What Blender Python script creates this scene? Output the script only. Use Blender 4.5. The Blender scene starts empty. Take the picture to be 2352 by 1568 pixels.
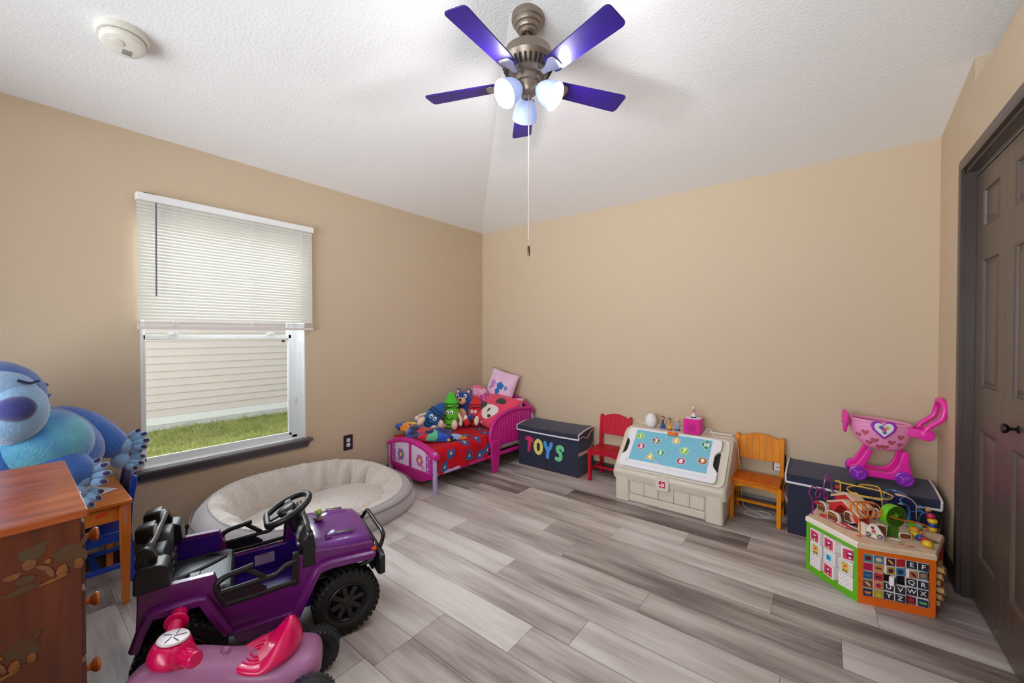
import bpy, bmesh, math, random
from mathutils import Vector, Matrix, Euler, noise

C = bpy.context.scene.collection
SC = bpy.context.scene
R = math.radians
PI = math.pi

# ------------------------------------------------------------------ camera
F_PX = 912.0
cam_d = bpy.data.cameras.new('camera')
cam_d.sensor_fit = 'HORIZONTAL'
cam_d.sensor_width = 36.0
cam_d.lens = 36.0 * F_PX / 2352.0
cam_d.shift_y = -5.86 / 2352.0
cam_d.clip_start = 0.02
cam = bpy.data.objects.new('camera', cam_d)
C.objects.link(cam)
cam.location = (0, 0, 1.28)
cam.rotation_euler = (R(90 - 0.7), 0, R(38.06))
SC.camera = cam

# ------------------------------------------------------------------ exposure, world, big lights
SC.view_settings.view_transform = 'Standard'
SC.view_settings.look = 'None'
SC.view_settings.gamma = 1.0
SC.view_settings.use_curve_mapping = False
SC.view_settings.exposure = 0.80

SC.cycles.max_bounces = 8
SC.cycles.glossy_bounces = 3
SC.cycles.transmission_bounces = 4

world = bpy.data.worlds.new('overcast_sky')
SC.world = world
world.use_nodes = True
wn = world.node_tree.nodes
wl = world.node_tree.links
wn.clear()
w_out = wn.new('ShaderNodeOutputWorld')
w_bg = wn.new('ShaderNodeBackground')
w_bg.inputs['Color'].default_value = (0.86, 0.93, 1.0, 1)
w_bg.inputs['Strength'].default_value = 0.55
wl.new(w_bg.outputs[0], w_out.inputs['Surface'])


def area(name, loc, rot, sx, sy, power, col=(1, 1, 1), portal=False, spread=180):
    d = bpy.data.lights.new(name, 'AREA')
    d.shape = 'RECTANGLE'
    d.size, d.size_y = sx, sy
    d.energy = power
    d.color = col
    d.spread = R(spread)
    if portal:
        d.cycles.is_portal = True
    o = bpy.data.objects.new(name, d)
    C.objects.link(o)
    o.location = loc
    o.rotation_euler = rot
    return o


# daylight entering the window in the left wall (sky above the neighbouring house)
area('window_daylight', (-4.1, 0.95, 2.35), (0, R(-55), 0), 1.5, 1.9, 120, (0.86, 0.93, 1.0))
# added fill light, shining through an invented glazed opening behind the camera
area('rear_fill_light', (-1.3, -2.3, 1.0), (R(101), 0, 0), 4.6, 2.4, 160, (0.93, 0.965, 1.0))

# ------------------------------------------------------------------ helpers


def lin(h):
    if isinstance(h, str):
        h = h.lstrip('#')
        c = [int(h[i:i + 2], 16) / 255 for i in (0, 2, 4)]
    else:
        c = [x / 255 for x in h]
    return tuple((x / 12.92) if x <= 0.04045 else ((x + 0.055) / 1.055) ** 2.4 for x in c) + (1.0,)


MATS = {}


def mat(name, col, rough=0.5, metal=0.0, bump=None, var=None, coat=0.0, sheen=0.0, spec=0.5, alpha=1.0, trans=0.0, sss=0.0):
    """procedural principled material: col sRGB; bump=(scale, strength[, detail]); var=(scale, second colour, amount)"""
    if name in MATS:
        return MATS[name]
    m = bpy.data.materials.new(name)
    m.use_nodes = True
    nt = m.node_tree
    n, l = nt.nodes, nt.links
    b = n['Principled BSDF']
    b.inputs['Base Color'].default_value = lin(col)
    b.inputs['Roughness'].default_value = rough
    b.inputs['Metallic'].default_value = metal
    b.inputs['Coat Weight'].default_value = coat
    b.inputs['Sheen Weight'].default_value = sheen
    b.inputs['Specular IOR Level'].default_value = spec
    b.inputs['Alpha'].default_value = alpha
    b.inputs['Transmission Weight'].default_value = trans
    if sss:
        b.inputs['Subsurface Weight'].default_value = sss
        b.inputs['Subsurface Radius'].default_value = (0.01, 0.01, 0.01)
    tc = None
    if bump or var:
        tc = n.new('ShaderNodeTexCoord')
    if var:
        t = n.new('ShaderNodeTexNoise')
        t.inputs['Scale'].default_value = var[0]
        t.inputs['Detail'].default_value = 4
        l.new(tc.outputs['Object'], t.inputs['Vector'])
        rp = n.new('ShaderNodeMapRange')
        rp.inputs['From Min'].default_value = 0.35
        rp.inputs['From Max'].default_value = 0.65
        l.new(t.outputs['Fac'], rp.inputs['Value'])
        mx = n.new('ShaderNodeMix')
        mx.data_type = 'RGBA'
        mx.inputs[6].default_value = lin(col)
        c2 = lin(var[1])
        am = var[2] if len(var) > 2 else 1.0
        c1 = lin(col)
        mx.inputs[7].default_value = tuple(c1[i] * (1 - am) + c2[i] * am for i in range(3)) + (1,)
        l.new(rp.outputs[0], mx.inputs[0])
        l.new(mx.outputs[2], b.inputs['Base Color'])
    if bump:
        t = n.new('ShaderNodeTexNoise')
        t.inputs['Scale'].default_value = bump[0]
        t.inputs['Detail'].default_value = bump[2] if len(bump) > 2 else 3
        l.new(tc.outputs['Object'], t.inputs['Vector'])
        bp = n.new('ShaderNodeBump')
        bp.inputs['Strength'].default_value = bump[1]
        bp.inputs['Distance'].default_value = 0.01
        l.new(t.outputs['Fac'], bp.inputs['Height'])
        l.new(bp.outputs[0], b.inputs['Normal'])
    MATS[name] = m
    return m


def wood(name, c1, c2, scale=(3, 40, 40), rough=0.4, coat=0.2, c3=None):
    """streaky wood grain, long axis = the axis with the small scale"""
    if name in MATS:
        return MATS[name]
    m = bpy.data.materials.new(name)
    m.use_nodes = True
    n, l = m.node_tree.nodes, m.node_tree.links
    b = n['Principled BSDF']
    b.inputs['Roughness'].default_value = rough
    b.inputs['Coat Weight'].default_value = coat
    tc = n.new('ShaderNodeTexCoord')
    mp = n.new('ShaderNodeMapping')
    mp.inputs['Scale'].default_value = scale
    l.new(tc.outputs['Object'], mp.inputs['Vector'])
    t = n.new('ShaderNodeTexNoise')
    t.inputs['Scale'].default_value = 1.0
    t.inputs['Detail'].default_value = 6
    t.inputs['Distortion'].default_value = 0.6
    l.new(mp.outputs[0], t.inputs['Vector'])
    r = n.new('ShaderNodeValToRGB')
    r.color_ramp.elements[0].position = 0.32
    r.color_ramp.elements[0].color = lin(c1)
    r.color_ramp.elements[1].position = 0.68
    r.color_ramp.elements[1].color = lin(c2)
    if c3:
        e = r.color_ramp.elements.new(0.5)
        e.color = lin(c3)
    l.new(t.outputs['Fac'], r.inputs[0])
    l.new(r.outputs[0], b.inputs['Base Color'])
    bp = n.new('ShaderNodeBump')
    bp.inputs['Strength'].default_value = 0.08
    bp.inputs['Distance'].default_value = 0.004
    l.new(t.outputs['Fac'], bp.inputs['Height'])
    l.new(bp.outputs[0], b.inputs['Normal'])
    MATS[name] = m
    return m


def frame(z, x=None):
    """rotation matrix whose z column is the direction z"""
    z = Vector(z).normalized()
    a = Vector(x) if x is not None else (Vector((1, 0, 0)) if abs(z.x) < 0.9 else Vector((0, 1, 0)))
    y = z.cross(a).normalized()
    x = y.cross(z).normalized()
    return Matrix((x, y, z)).transposed()


def smooth_path(pts, k=6, closed=False):
    """Catmull-Rom resampling"""
    P = [Vector(p) for p in pts]
    n = len(P)
    out = []
    rng = range(n if closed else n - 1)
    for i in rng:
        if closed:
            p0, p1, p2, p3 = P[(i - 1) % n], P[i], P[(i + 1) % n], P[(i + 2) % n]
        else:
            p0, p1, p2, p3 = P[max(i - 1, 0)], P[i], P[i + 1], P[min(i + 2, n - 1)]
        for j in range(k):
            t = j / k
            out.append(0.5 * ((2 * p1) + (p2 - p0) * t + (2 * p0 - 5 * p1 + 4 * p2 - p3) * t * t + (3 * p1 - p0 - 3 * p2 + p3) * t ** 3))
    if not closed:
        out.append(P[-1])
    return out


def rpoly(pts, r, k=4):
    """round the corners of a 2D polygon"""
    n = len(pts)
    out = []
    for i in range(n):
        p0, p1, p2 = Vector(pts[i - 1]), Vector(pts[i]), Vector(pts[(i + 1) % n])
        rr = r[i] if isinstance(r, (list, tuple)) else r
        a, b = (p0 - p1), (p2 - p1)
        d = min(rr, a.length * 0.49, b.length * 0.49)
        if d < 1e-6:
            out.append(tuple(p1))
            continue
        s, e = p1 + a.normalized() * d, p1 + b.normalized() * d
        for j in range(k + 1):
            t = j / k
            q = s * (1 - t) ** 2 + p1 * 2 * t * (1 - t) + e * t * t
            out.append((q.x, q.y))
    return out


class MB:
    def __init__(s):
        s.v, s.f, s.mi = [], [], []
        s.M = Matrix()

    def add(s, vs, fs, m=0):
        o = len(s.v)
        for p in vs:
            s.v.append(s.M @ Vector(p))
        for f in fs:
            s.f.append(tuple(i + o for i in f))
            s.mi.append(m)
        return s

    def box(s, x0, x1, y0, y1, z0, z1, m=0):
        v = [(x0, y0, z0), (x1, y0, z0), (x1, y1, z0), (x0, y1, z0), (x0, y0, z1), (x1, y0, z1), (x1, y1, z1), (x0, y1, z1)]
        return s.add(v, [(3, 2, 1, 0), (4, 5, 6, 7), (0, 1, 5, 4), (1, 2, 6, 5), (2, 3, 7, 6), (3, 0, 4, 7)], m)

    def obox(s, c, size, rot=None, m=0):
        """oriented box; rot = Euler tuple (radians) or 3x3 matrix"""
        if rot is None:
            rm = Matrix.Identity(3)
        elif isinstance(rot, Matrix):
            rm = rot.to_3x3()
        else:
            rm = Euler(rot).to_matrix()
        v = []
        for sz in (-.5, .5):
            for a, b in ((-.5, -.5), (.5, -.5), (.5, .5), (-.5, .5)):
                v.append(Vector(c) + rm @ Vector((a * size[0], b * size[1], sz * size[2])))
        return s.add(v, [(3, 2, 1, 0), (4, 5, 6, 7), (0, 1, 5, 4), (1, 2, 6, 5), (2, 3, 7, 6), (3, 0, 4, 7)], m)

    def bar(s, p0, p1, w, h, up=(0, 0, 1), m=0):
        p0, p1 = Vector(p0), Vector(p1)
        d = (p1 - p0)
        z = d.normalized()
        x = Vector(up).cross(z)
        if x.length < 1e-5:
            x = Vector((1, 0, 0))
        x.normalize()
        y = z.cross(x)
        rm = Matrix((x, y, z)).transposed()
        return s.obox((p0 + p1) / 2, (w, h, d.length), rm, m)

    def loft(s, rings, cap=True, m=0, closed=True, loop=False):
        n = len(rings[0])
        vs = [p for r in rings for p in r]
        fs = []
        k = len(rings)
        for i in range(k if loop else k - 1):
            i2 = (i + 1) % k
            for j in range(n if closed else n - 1):
                j2 = (j + 1) % n
                fs.append((i * n + j, i * n + j2, i2 * n + j2, i2 * n + j))
        if cap and not loop:
            fs.append(tuple(reversed(range(n))))
            fs.append(tuple((k - 1) * n + j for j in range(n)))
        return s.add(vs, fs, m)

    def tube(s, pts, r, n=8, closed=False, cap=True, m=0, flat=1.0, up=None):
        P = [Vector(p) for p in pts]
        k = len(P)
        rs = r if isinstance(r, (list, tuple)) else [r] * k
        T = []
        for i in range(k):
            if closed:
                t = P[(i + 1) % k] - P[i - 1]
            else:
                t = P[min(i + 1, k - 1)] - P[max(i - 1, 0)]
            T.append(t.normalized() if t.length > 1e-9 else Vector((0, 0, 1)))
        a = Vector(up) if up is not None else (Vector((0, 0, 1)) if abs(T[0].z) < 0.9 else Vector((1, 0, 0)))
        nx = (a - T[0] * a.dot(T[0])).normalized()
        rings = []
        for i in range(k):
            nx = (nx - T[i] * nx.dot(T[i]))
            nx.normalize()
            ny = T[i].cross(nx)
            rings.append([P[i] + nx * (math.cos(2 * PI * j / n) * rs[i] * flat) + ny * (math.sin(2 * PI * j / n) * rs[i]) for j in range(n)])
        return s.loft(rings, cap=cap, m=m, loop=closed)

    def cyl(s, p0, p1, r0, r1=None, n=20, cap=True, m=0):
        return s.tube([p0, p1], [r0, r0 if r1 is None else r1], n=n, cap=cap, m=m)

    def lathe(s, prof, n=24, loc=(0, 0, 0), axis=(0, 0, 1), cap=True, m=0, sx=1.0, sy=1.0):
        rm = frame(axis)
        L = Vector(loc)
        rings = [[L + rm @ Vector((r * math.cos(2 * PI * j / n) * sx, r * math.sin(2 * PI * j / n) * sy, z)) for j in range(n)] for r, z in prof]
        return s.loft(rings, cap=cap, m=m)

    def sph(s, c, r, n=16, rot=None, m=0, k=None):
        k = k or n // 2
        if not isinstance(r, (tuple, list)):
            r = (r, r, r)
        rm = Matrix.Identity(3) if rot is None else (rot.to_3x3() if isinstance(rot, Matrix) else Euler(rot).to_matrix())
        vs = [Vector(c) + rm @ Vector((0, 0, -r[2]))]
        for i in range(1, k):
            a = -PI / 2 + PI * i / k
            for j in range(n):
                b = 2 * PI * j / n
                vs.append(Vector(c) + rm @ Vector((math.cos(a) * math.cos(b) * r[0], math.cos(a) * math.sin(b) * r[1], math.sin(a) * r[2])))
        vs.append(Vector(c) + rm @ Vector((0, 0, r[2])))
        fs = [(0, 1 + (j + 1) % n, 1 + j) for j in range(n)]
        for i in range(k - 2):
            for j in range(n):
                a, b = 1 + i * n + j, 1 + i * n + (j + 1) % n
                fs.append((a, b, b + n, a + n))
        o = 1 + (k - 2) * n
        fs += [(o + j, o + (j + 1) % n, len(vs) - 1) for j in range(n)]
        return s.add(vs, fs, m)

    def prism(s, poly, d0, d1, plane='xy', m=0):
        """extrude a 2D polygon: xy along z, xz along y, yz along x"""
        def P(a, b, d):
            return {'xy': (a, b, d), 'xz': (a, d, b), 'yz': (d, a, b)}[plane]
        n = len(poly)
        vs = [P(a, b, d0) for a, b in poly] + [P(a, b, d1) for a, b in poly]
        fs = [tuple(reversed(range(n))), tuple(range(n, 2 * n))]
        fs += [(i, (i + 1) % n, n + (i + 1) % n, n + i) for i in range(n)]
        return s.add(vs, fs, m)

    def grid(s, fn, nu, nv, m=0, cu=False, cv=False):
        vs = [fn(i / (nu if cu else nu - 1), j / (nv if cv else nv - 1)) for i in range(nu) for j in range(nv)]
        fs = []
        for i in range(nu if cu else nu - 1):
            for j in range(nv if cv else nv - 1):
                i2, j2 = (i + 1) % nu, (j + 1) % nv
                fs.append((i * nv + j, i2 * nv + j, i2 * nv + j2, i * nv + j2))
        return s.add(vs, fs, m)

    def build(s, name, mats, parent=None, bevel=0, seg=2, subsurf=0, angle=40, loc=None, smooth=True, solid=0, weld=False):
        me = bpy.data.meshes.new(name)
        me.from_pydata([tuple(p) for p in s.v], [], s.f)
        if not isinstance(mats, (list, tuple)):
            mats = [mats]
        for m in mats:
            me.materials.append(m)
        me.polygons.foreach_set('material_index', s.mi)
        bm = bmesh.new()
        bm.from_mesh(me)
        if weld:
            bmesh.ops.remove_doubles(bm, verts=bm.verts, dist=1e-5)
        bmesh.ops.recalc_face_normals(bm, faces=bm.faces)
        bm.to_mesh(me)
        bm.free()
        if smooth:
            me.polygons.foreach_set('use_smooth', [True] * len(me.polygons))
            if not subsurf and hasattr(me, 'set_sharp_from_angle'):
                me.set_sharp_from_angle(angle=R(angle))
        me.update()
        o = bpy.data.objects.new(name, me)
        C.objects.link(o)
        if parent is not None:
            o.parent = parent
        if loc:
            o.location = loc
        if solid:
            md = o.modifiers.new('solid', 'SOLIDIFY')
            md.thickness = solid
            md.offset = 0
        if bevel:
            md = o.modifiers.new('bevel', 'BEVEL')
            md.width = bevel
            md.segments = seg
            md.limit_method = 'ANGLE'
            md.angle_limit = R(35)
        if subsurf:
            md = o.modifiers.new('subsurf', 'SUBSURF')
            md.levels = subsurf
            md.render_levels = subsurf
        return o


def tag(o, label=None, cat=None, group=None, kind=None):
    if label:
        o['label'] = label
    if cat:
        o['category'] = cat
    if group:
        o['group'] = group
    if kind:
        o['kind'] = kind
    return o


def thing(name, label, cat, loc=(0, 0, 0), rotz=0.0, group=None, rot=None):
    o = bpy.data.objects.new(name, None)
    o.empty_display_size = 0.05
    C.objects.link(o)
    o.location = loc
    o.rotation_euler = rot if rot else (0, 0, rotz)
    return tag(o, label, cat, group)


def kids(o):
    return [c for c in C.objects if c.parent == o]


def dup(root, loc=None, rotz=None, label=None, group=None):
    r = root.copy()
    C.objects.link(r)
    for ch in kids(root):
        c = ch.copy()
        C.objects.link(c)
        c.parent = r
        for g in kids(ch):
            d = g.copy()
            C.objects.link(d)
            d.parent = c
    if loc is not None:
        r.location = loc
    if rotz is not None:
        r.rotation_euler = (0, 0, rotz)
    if label:
        r['label'] = label
    if group:
        r['group'] = group
    return r


def text(name, s, size, m, M, parent=None, extrude=0.0006, bold=0.0, sx=1.0):
    """flat lettering, centred; M places the local xy plane (x = reading direction)"""
    cu = bpy.data.curves.new(name, 'FONT')
    cu.body = s
    cu.size = size
    cu.align_x = 'CENTER'
    cu.align_y = 'CENTER'
    cu.extrude = extrude
    cu.offset = bold
    cu.resolution_u = 4
    o = bpy.data.objects.new(name, cu)
    C.objects.link(o)
    bpy.context.view_layer.update()
    me = bpy.data.meshes.new_from_object(o.evaluated_get(bpy.context.evaluated_depsgraph_get()))
    bpy.data.objects.remove(o)
    bpy.data.curves.remove(cu)
    me.transform(Matrix.Diagonal((sx, 1, 1, 1)))
    me.transform(M)
    me.materials.clear()
    me.materials.append(m)
    o = bpy.data.objects.new(name, me)
    C.objects.link(o)
    if parent is not None:
        o.parent = parent
    return o


def plane_M(origin, xdir, ydir):
    """4x4 matrix mapping local x,y to the given world directions"""
    x, y = Vector(xdir).normalized(), Vector(ydir).normalized()
    z = x.cross(y).normalized()
    M = Matrix((x, y, z)).transposed().to_4x4()
    M.translation = Vector(origin)
    return M


def disc(mb, M, rx, ry=None, h=0.001, n=24, m=0, off=0.0):
    ry = ry or rx
    old = mb.M
    mb.M = old @ M
    mb.prism([(math.cos(2 * PI * i / n) * rx, math.sin(2 * PI * i / n) * ry) for i in range(n)], off, off + h, 'xy', m)
    mb.M = old


def star(n, r0, r1, a0=PI / 2):
    return [((r0 if i % 2 == 0 else r1) * math.cos(a0 + PI * i / n), (r0 if i % 2 == 0 else r1) * math.sin(a0 + PI * i / n)) for i in range(2 * n)]


def ngon(n, r, a0=PI / 2):
    return [(r * math.cos(a0 + 2 * PI * i / n), r * math.sin(a0 + 2 * PI * i / n)) for i in range(n)]


HEART = [(0, -1.0), (0.45, -0.55), (0.85, -0.1), (1.0, 0.35), (0.85, 0.75), (0.5, 0.88), (0.2, 0.75), (0, 0.45),
         (-0.2, 0.75), (-0.5, 0.88), (-0.85, 0.75), (-1.0, 0.35), (-0.85, -0.1), (-0.45, -0.55)]


def heart(s):
    return [(a * s, b * s * 0.95) for a, b in HEART]


# ================================================================== THE ROOM
XL, XR, YB, YN, ZE = -3.115, 0.542, 3.42, -0.75, 2.44
ZTOP = 2.775
SL = 0.172

wall_m = mat('beige_wall_paint', (207, 185, 158), 0.75, bump=(85, 0.15, 4))
ceil_m = mat('white_ceiling_texture', (246, 246, 247), 0.9, bump=(75, 0.26, 5))
white_m = mat('white_gloss_paint', (238, 238, 238), 0.35)
dark_m = mat('espresso_trim_paint', (70, 58, 55), 0.35)
sill_m = mat('charcoal_trim_paint', (86, 80, 86), 0.38)

# ---- floor: every vinyl plank is its own face island with a tone of its own


def floor_material():
    m = bpy.data.materials.new('grey_oak_vinyl_planks')
    m.use_nodes = True
    n, l = m.node_tree.nodes, m.node_tree.links
    b = n['Principled BSDF']
    at = n.new('ShaderNodeAttribute')
    at.attribute_name = 'tone'
    sep = n.new('ShaderNodeSeparateColor')
    l.new(at.outputs['Color'], sep.inputs[0])
    geo = n.new('ShaderNodeNewGeometry')
    mp = n.new('ShaderNodeMapping')
    mp.inputs['Scale'].default_value = (2.2, 34, 1)
    off = n.new('ShaderNodeCombineXYZ')
    mul = n.new('ShaderNodeMath')
    mul.operation = 'MULTIPLY'
    mul.inputs[1].default_value = 37.0
    l.new(sep.outputs[1], mul.inputs[0])
    l.new(mul.outputs[0], off.inputs[0])
    l.new(mul.outputs[0], off.inputs[1])
    l.new(geo.outputs['Position'], mp.inputs['Vector'])
    add = n.new('ShaderNodeVectorMath')
    l.new(mp.outputs[0], add.inputs[0])
    l.new(off.outputs[0], add.inputs[1])
    g1 = n.new('ShaderNodeTexNoise')          # fine grain
    g1.inputs['Scale'].default_value = 1.6
    g1.inputs['Detail'].default_value = 8
    g1.inputs['Roughness'].default_value = 0.62
    g1.inputs['Distortion'].default_value = 0.8
    l.new(add.outputs[0], g1.inputs['Vector'])
    mp2 = n.new('ShaderNodeMapping')
    mp2.inputs['Scale'].default_value = (1.1, 7.5, 1)
    l.new(geo.outputs['Position'], mp2.inputs['Vector'])
    add2 = n.new('ShaderNodeVectorMath')
    l.new(mp2.outputs[0], add2.inputs[0])
    l.new(off.outputs[0], add2.inputs[1])
    g2 = n.new('ShaderNodeTexNoise')          # broad streaks within a plank
    g2.inputs['Scale'].default_value = 1.2
    g2.inputs['Detail'].default_value = 3
    l.new(add2.outputs[0], g2.inputs['Vector'])
    # value = tone + grain
    m1 = n.new('ShaderNodeMath')
    m1.operation = 'MULTIPLY_ADD'
    m1.inputs[1].default_value = 0.55
    l.new(g1.outputs['Fac'], m1.inputs[0])
    l.new(sep.outputs[0], m1.inputs[2])
    m2 = n.new('ShaderNodeMath')
    m2.operation = 'MULTIPLY_ADD'
    m2.inputs[1].default_value = 1.35
    l.new(g2.outputs['Fac'], m2.inputs[0])
    l.new(m1.outputs[0], m2.inputs[2])
    m3 = n.new('ShaderNodeMath')
    m3.operation = 'SUBTRACT'
    m3.inputs[1].default_value = 0.86
    l.new(m2.outputs[0], m3.inputs[0])
    rp = n.new('ShaderNodeValToRGB')
    cr = rp.color_ramp
    cr.elements[0].position = 0.05
    cr.elements[0].color = lin((96, 84, 82))
    cr.elements[1].position = 0.95
    cr.elements[1].color = lin((222, 217, 213))
    e = cr.elements.new(0.3)
    e.color = lin((146, 134, 130))
    e = cr.elements.new(0.6)
    e.color = lin((190, 181, 176))
    l.new(m3.outputs[0], rp.inputs[0])
    l.new(rp.outputs[0], b.inputs['Base Color'])
    rr = n.new('ShaderNodeMapRange')
    rr.inputs['To Min'].default_value = 0.36
    rr.inputs['To Max'].default_value = 0.55
    l.new(g1.outputs['Fac'], rr.inputs['Value'])
    l.new(rr.outputs[0], b.inputs['Roughness'])
    bp = n.new('ShaderNodeBump')
    bp.inputs['Strength'].default_value = 0.12
    bp.inputs['Distance'].default_value = 0.003
    l.new(g1.outputs['Fac'], bp.inputs['Height'])
    l.new(bp.outputs[0], b.inputs['Normal'])
    return m


def build_floor():
    rnd = random.Random(11)
    W, L = 0.1835, 1.25
    # row index -> (joint x, {plank start (joint multiple): tone}) ; rows counted from y = 0.865
    joints = {0: -1.354, 1: -1.356, 2: -0.989, 3: -0.815, 4: -1.366, 5: -0.666, 6: -1.18, 7: -1.43, 8: -1.048, 9: -1.917, 10: -1.60, 11: -2.27, 12: -1.2, 13: -2.0}
    tones = {(10, 0): .10, (10, 1): .40, (10, -1): .42, (9, -1): .18, (9, 0): .58, (9, 1): .34, (8, 0): .66, (8, -1): .46, (8, 1): .5,
             (7, 0): .44, (7, -1): .70, (7, 1): .22, (6, 0): .20, (6, -1): .50, (6, 1): .68, (5, 0): .38, (5, -1): .5, (5, -2): .82,
             (4, 0): .5, (4, -1): .78, (4, 1): .42, (3, 0): .70, (3, -1): .50, (3, -2): .74, (2, 0): .42, (2, -1): .78, (2, -2): .6,
             (1, 0): .38, (1, -1): .6, (0, 0): .42, (0, -1): .5, (11, 0): .52, (11, 1): .5, (11, -1): .4, (12, 0): .3, (12, 1): .34, (12, 2): .4}
    mb = MB()
    tone = []
    g = 0.0009
    for k in range(-9, 15):
        y0, y1 = 0.865 + W * k, 0.865 + W * (k + 1)
        jx = joints.get(k, rnd.uniform(-2, -0.8))
        for i in range(-3, 5):
            x0, x1 = jx + L * i, jx + L * (i + 1)
            x0c, x1c = max(x0, XL - 0.02), min(x1, 1.2)
            y0c, y1c = max(y0, YN - .02), min(y1, YB + .02)
            if x1c <= x0c or y1c <= y0c:
                continue
            t = tones.get((k, i), rnd.choice([.3, .42, .5, .58, .66, .74]))
            s = rnd.random()
            mb.add([(x0c + g, y0c + g, 0), (x1c - g, y0c + g, 0), (x1c - g, y1c - g, 0), (x0c + g, y1c - g, 0)], [(0, 1, 2, 3)])
            tone.append((t, s))
    npl = len(mb.f)
    mb.add([(XL - .02, YN - .02, -0.0012), (1.2, YN - .02, -0.0012), (1.2, YB + .02, -0.0012), (XL - .02, YB + .02, -0.0012)], [(0, 1, 2, 3)])
    tone.append((-.25, 0.3))
    mb.box(XL - .02, 1.2, YN - .02, YB + .02, -.12, -.002)
    tone += [(0, 0)] * 6
    me = bpy.data.meshes.new('floor')
    me.from_pydata([tuple(p) for p in mb.v], [], mb.f)
    ca = me.color_attributes.new('tone', 'FLOAT_COLOR', 'CORNER')
    for p in me.polygons:
        t, s = tone[p.index]
        for li in p.loop_indices:
            ca.data[li].color = (t, s, 0, 1)
    me.materials.append(floor_material())
    o = bpy.data.objects.new('floor', me)
    C.objects.link(o)
    tag(o, kind='structure')


build_floor()

# ---- walls
WY0, WY1, WZ0, WZ1 = 0.487, 1.409, 0.476, 2.045     # window opening


def wall_with_hole(name, axis, pos, thick, a0, a1, z0, z1, hole, m):
    mb = MB()
    h0, h1, hz0, hz1 = hole
    p0, p1 = sorted((pos, pos + thick))
    for b in ((a0, h0, z0, z1), (h1, a1, z0, z1), (h0, h1, z0, hz0), (h0, h1, hz1, z1)):
        if b[1] - b[0] < 1e-4 or b[3] - b[2] < 1e-4:
            continue
        if axis == 'x':
            mb.box(p0, p1, b[0], b[1], b[2], b[3])
        else:
            mb.box(b[0], b[1], p0, p1, b[2], b[3])
    return tag(mb.build(name, m, smooth=False), kind='structure')


wall_with_hole('wall_left', 'x', XL, -0.16, YN - .1, YB + .16, 0, ZE + .02, (WY0, WY1, WZ0, WZ1), wall_m)
mb = MB()
mb.box(XL - .16, 1.25, YB, YB + .14, 0, ZE + .02)
tag(mb.build('wall_back', wall_m, smooth=False), kind='structure')
wall_with_hole('wall_near', 'y', YN, -0.14, XL, 1.25, 0, 3.0, (-2.75, 0.2, 0.6, 2.3), wall_m)  # opening invented in this unseen wall to admit the rear fill light

# right wall: full height next to the back wall, then the closet front with a plant ledge above it
YC = 2.765                                             # where the ledge recess begins
DY0, DY1, DZ = 1.27, 2.885, 2.075                      # closet opening
mb = MB()
mb.prism([(DY1, 0), (YB, 0), (YB, ZE), (YC, ZE + SL * (YB - YC)), (YC, DZ), (DY1, DZ)], XR, XR + .12, 'yz')
mb.box(XR, XR + .12, YN, DY0, 0, ZE)
mb.box(XR, XR + .12, DY0, YC, DZ, ZE)
mb.box(XR + .12, 1.2, YN, YC, ZE - .1, ZE)               # ledge top
mb.prism([(XR + .1, ZE), (1.2, ZE), (1.2, 2.7), (XR + .1, 2.7)], YC, YC + .1, 'xz')     # cheek of the recess
mb.box(1.12, 1.24, YN, YC, ZE, 2.95)                      # wall above the ledge, set back
mb.box(1.1, 1.2, DY0 - .2, YB, 0, DZ + .2)                  # closet back
tag(mb.build('wall_right', wall_m, smooth=False), kind='structure')

# ---- ceiling: two slopes rising from the left and back walls to a flat
k = (ZTOP - ZE) / SL
x1, y1 = XL + k, YB - k
V = [(XL - .16, YB + .14, ZE - SL * .15), (XL + k, YB - k, ZTOP), (1.25, YB - k, ZTOP), (1.25, YB + .14, ZE - SL * .14),
     (XL - .16, YN - .14, ZE - SL * .16), (XL + k, YN - .14, ZTOP), (1.25, YN - .14, ZTOP)]
mb = MB()
mb.add(V, [(0, 1, 2, 3), (0, 4, 5, 1), (1, 5, 6, 2)])
up = [(a, b, 3.05) for a, b, c in V]
mb.add(up, [(3, 2, 1, 0), (1, 5, 4, 0), (2, 6, 5, 1)])
ce = mb.build('ceiling', ceil_m, smooth=False)
tag(ce, kind='structure')

# ---- baseboards


def baseboard(name, p0, p1, inward):
    mb = MB()
    p0, p1, n = Vector(p0), Vector(p1), Vector(inward)
    pr = [(0, 0), (.014, 0), (.014, .07), (.009, .082), (.006, .09), (0, .09)]
    mb.loft([[p + n * a + Vector((0, 0, b)) for a, b in pr] for p in (p0, p1)])
    tag(mb.build(name, dark_m), kind='structure')


baseboard('baseboard_left', (XL, YN, 0), (XL, YB, 0), (1, 0, 0))
baseboard('baseboard_back', (XL, YB, 0), (XR, YB, 0), (0, -1, 0))
baseboard('baseboard_right', (XR, 2.945, 0), (XR, YB, 0), (-1, 0, 0))

# ---- left window: white returns, vinyl frame, two sashes with glass, latches
wr = bpy.data.objects.new('window_1', None)
C.objects.link(wr)
wr.location = (XL, 0, 0)
tag(wr, kind='structure')
vinyl_m = mat('white_window_vinyl', (236, 238, 240), 0.3)


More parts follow.
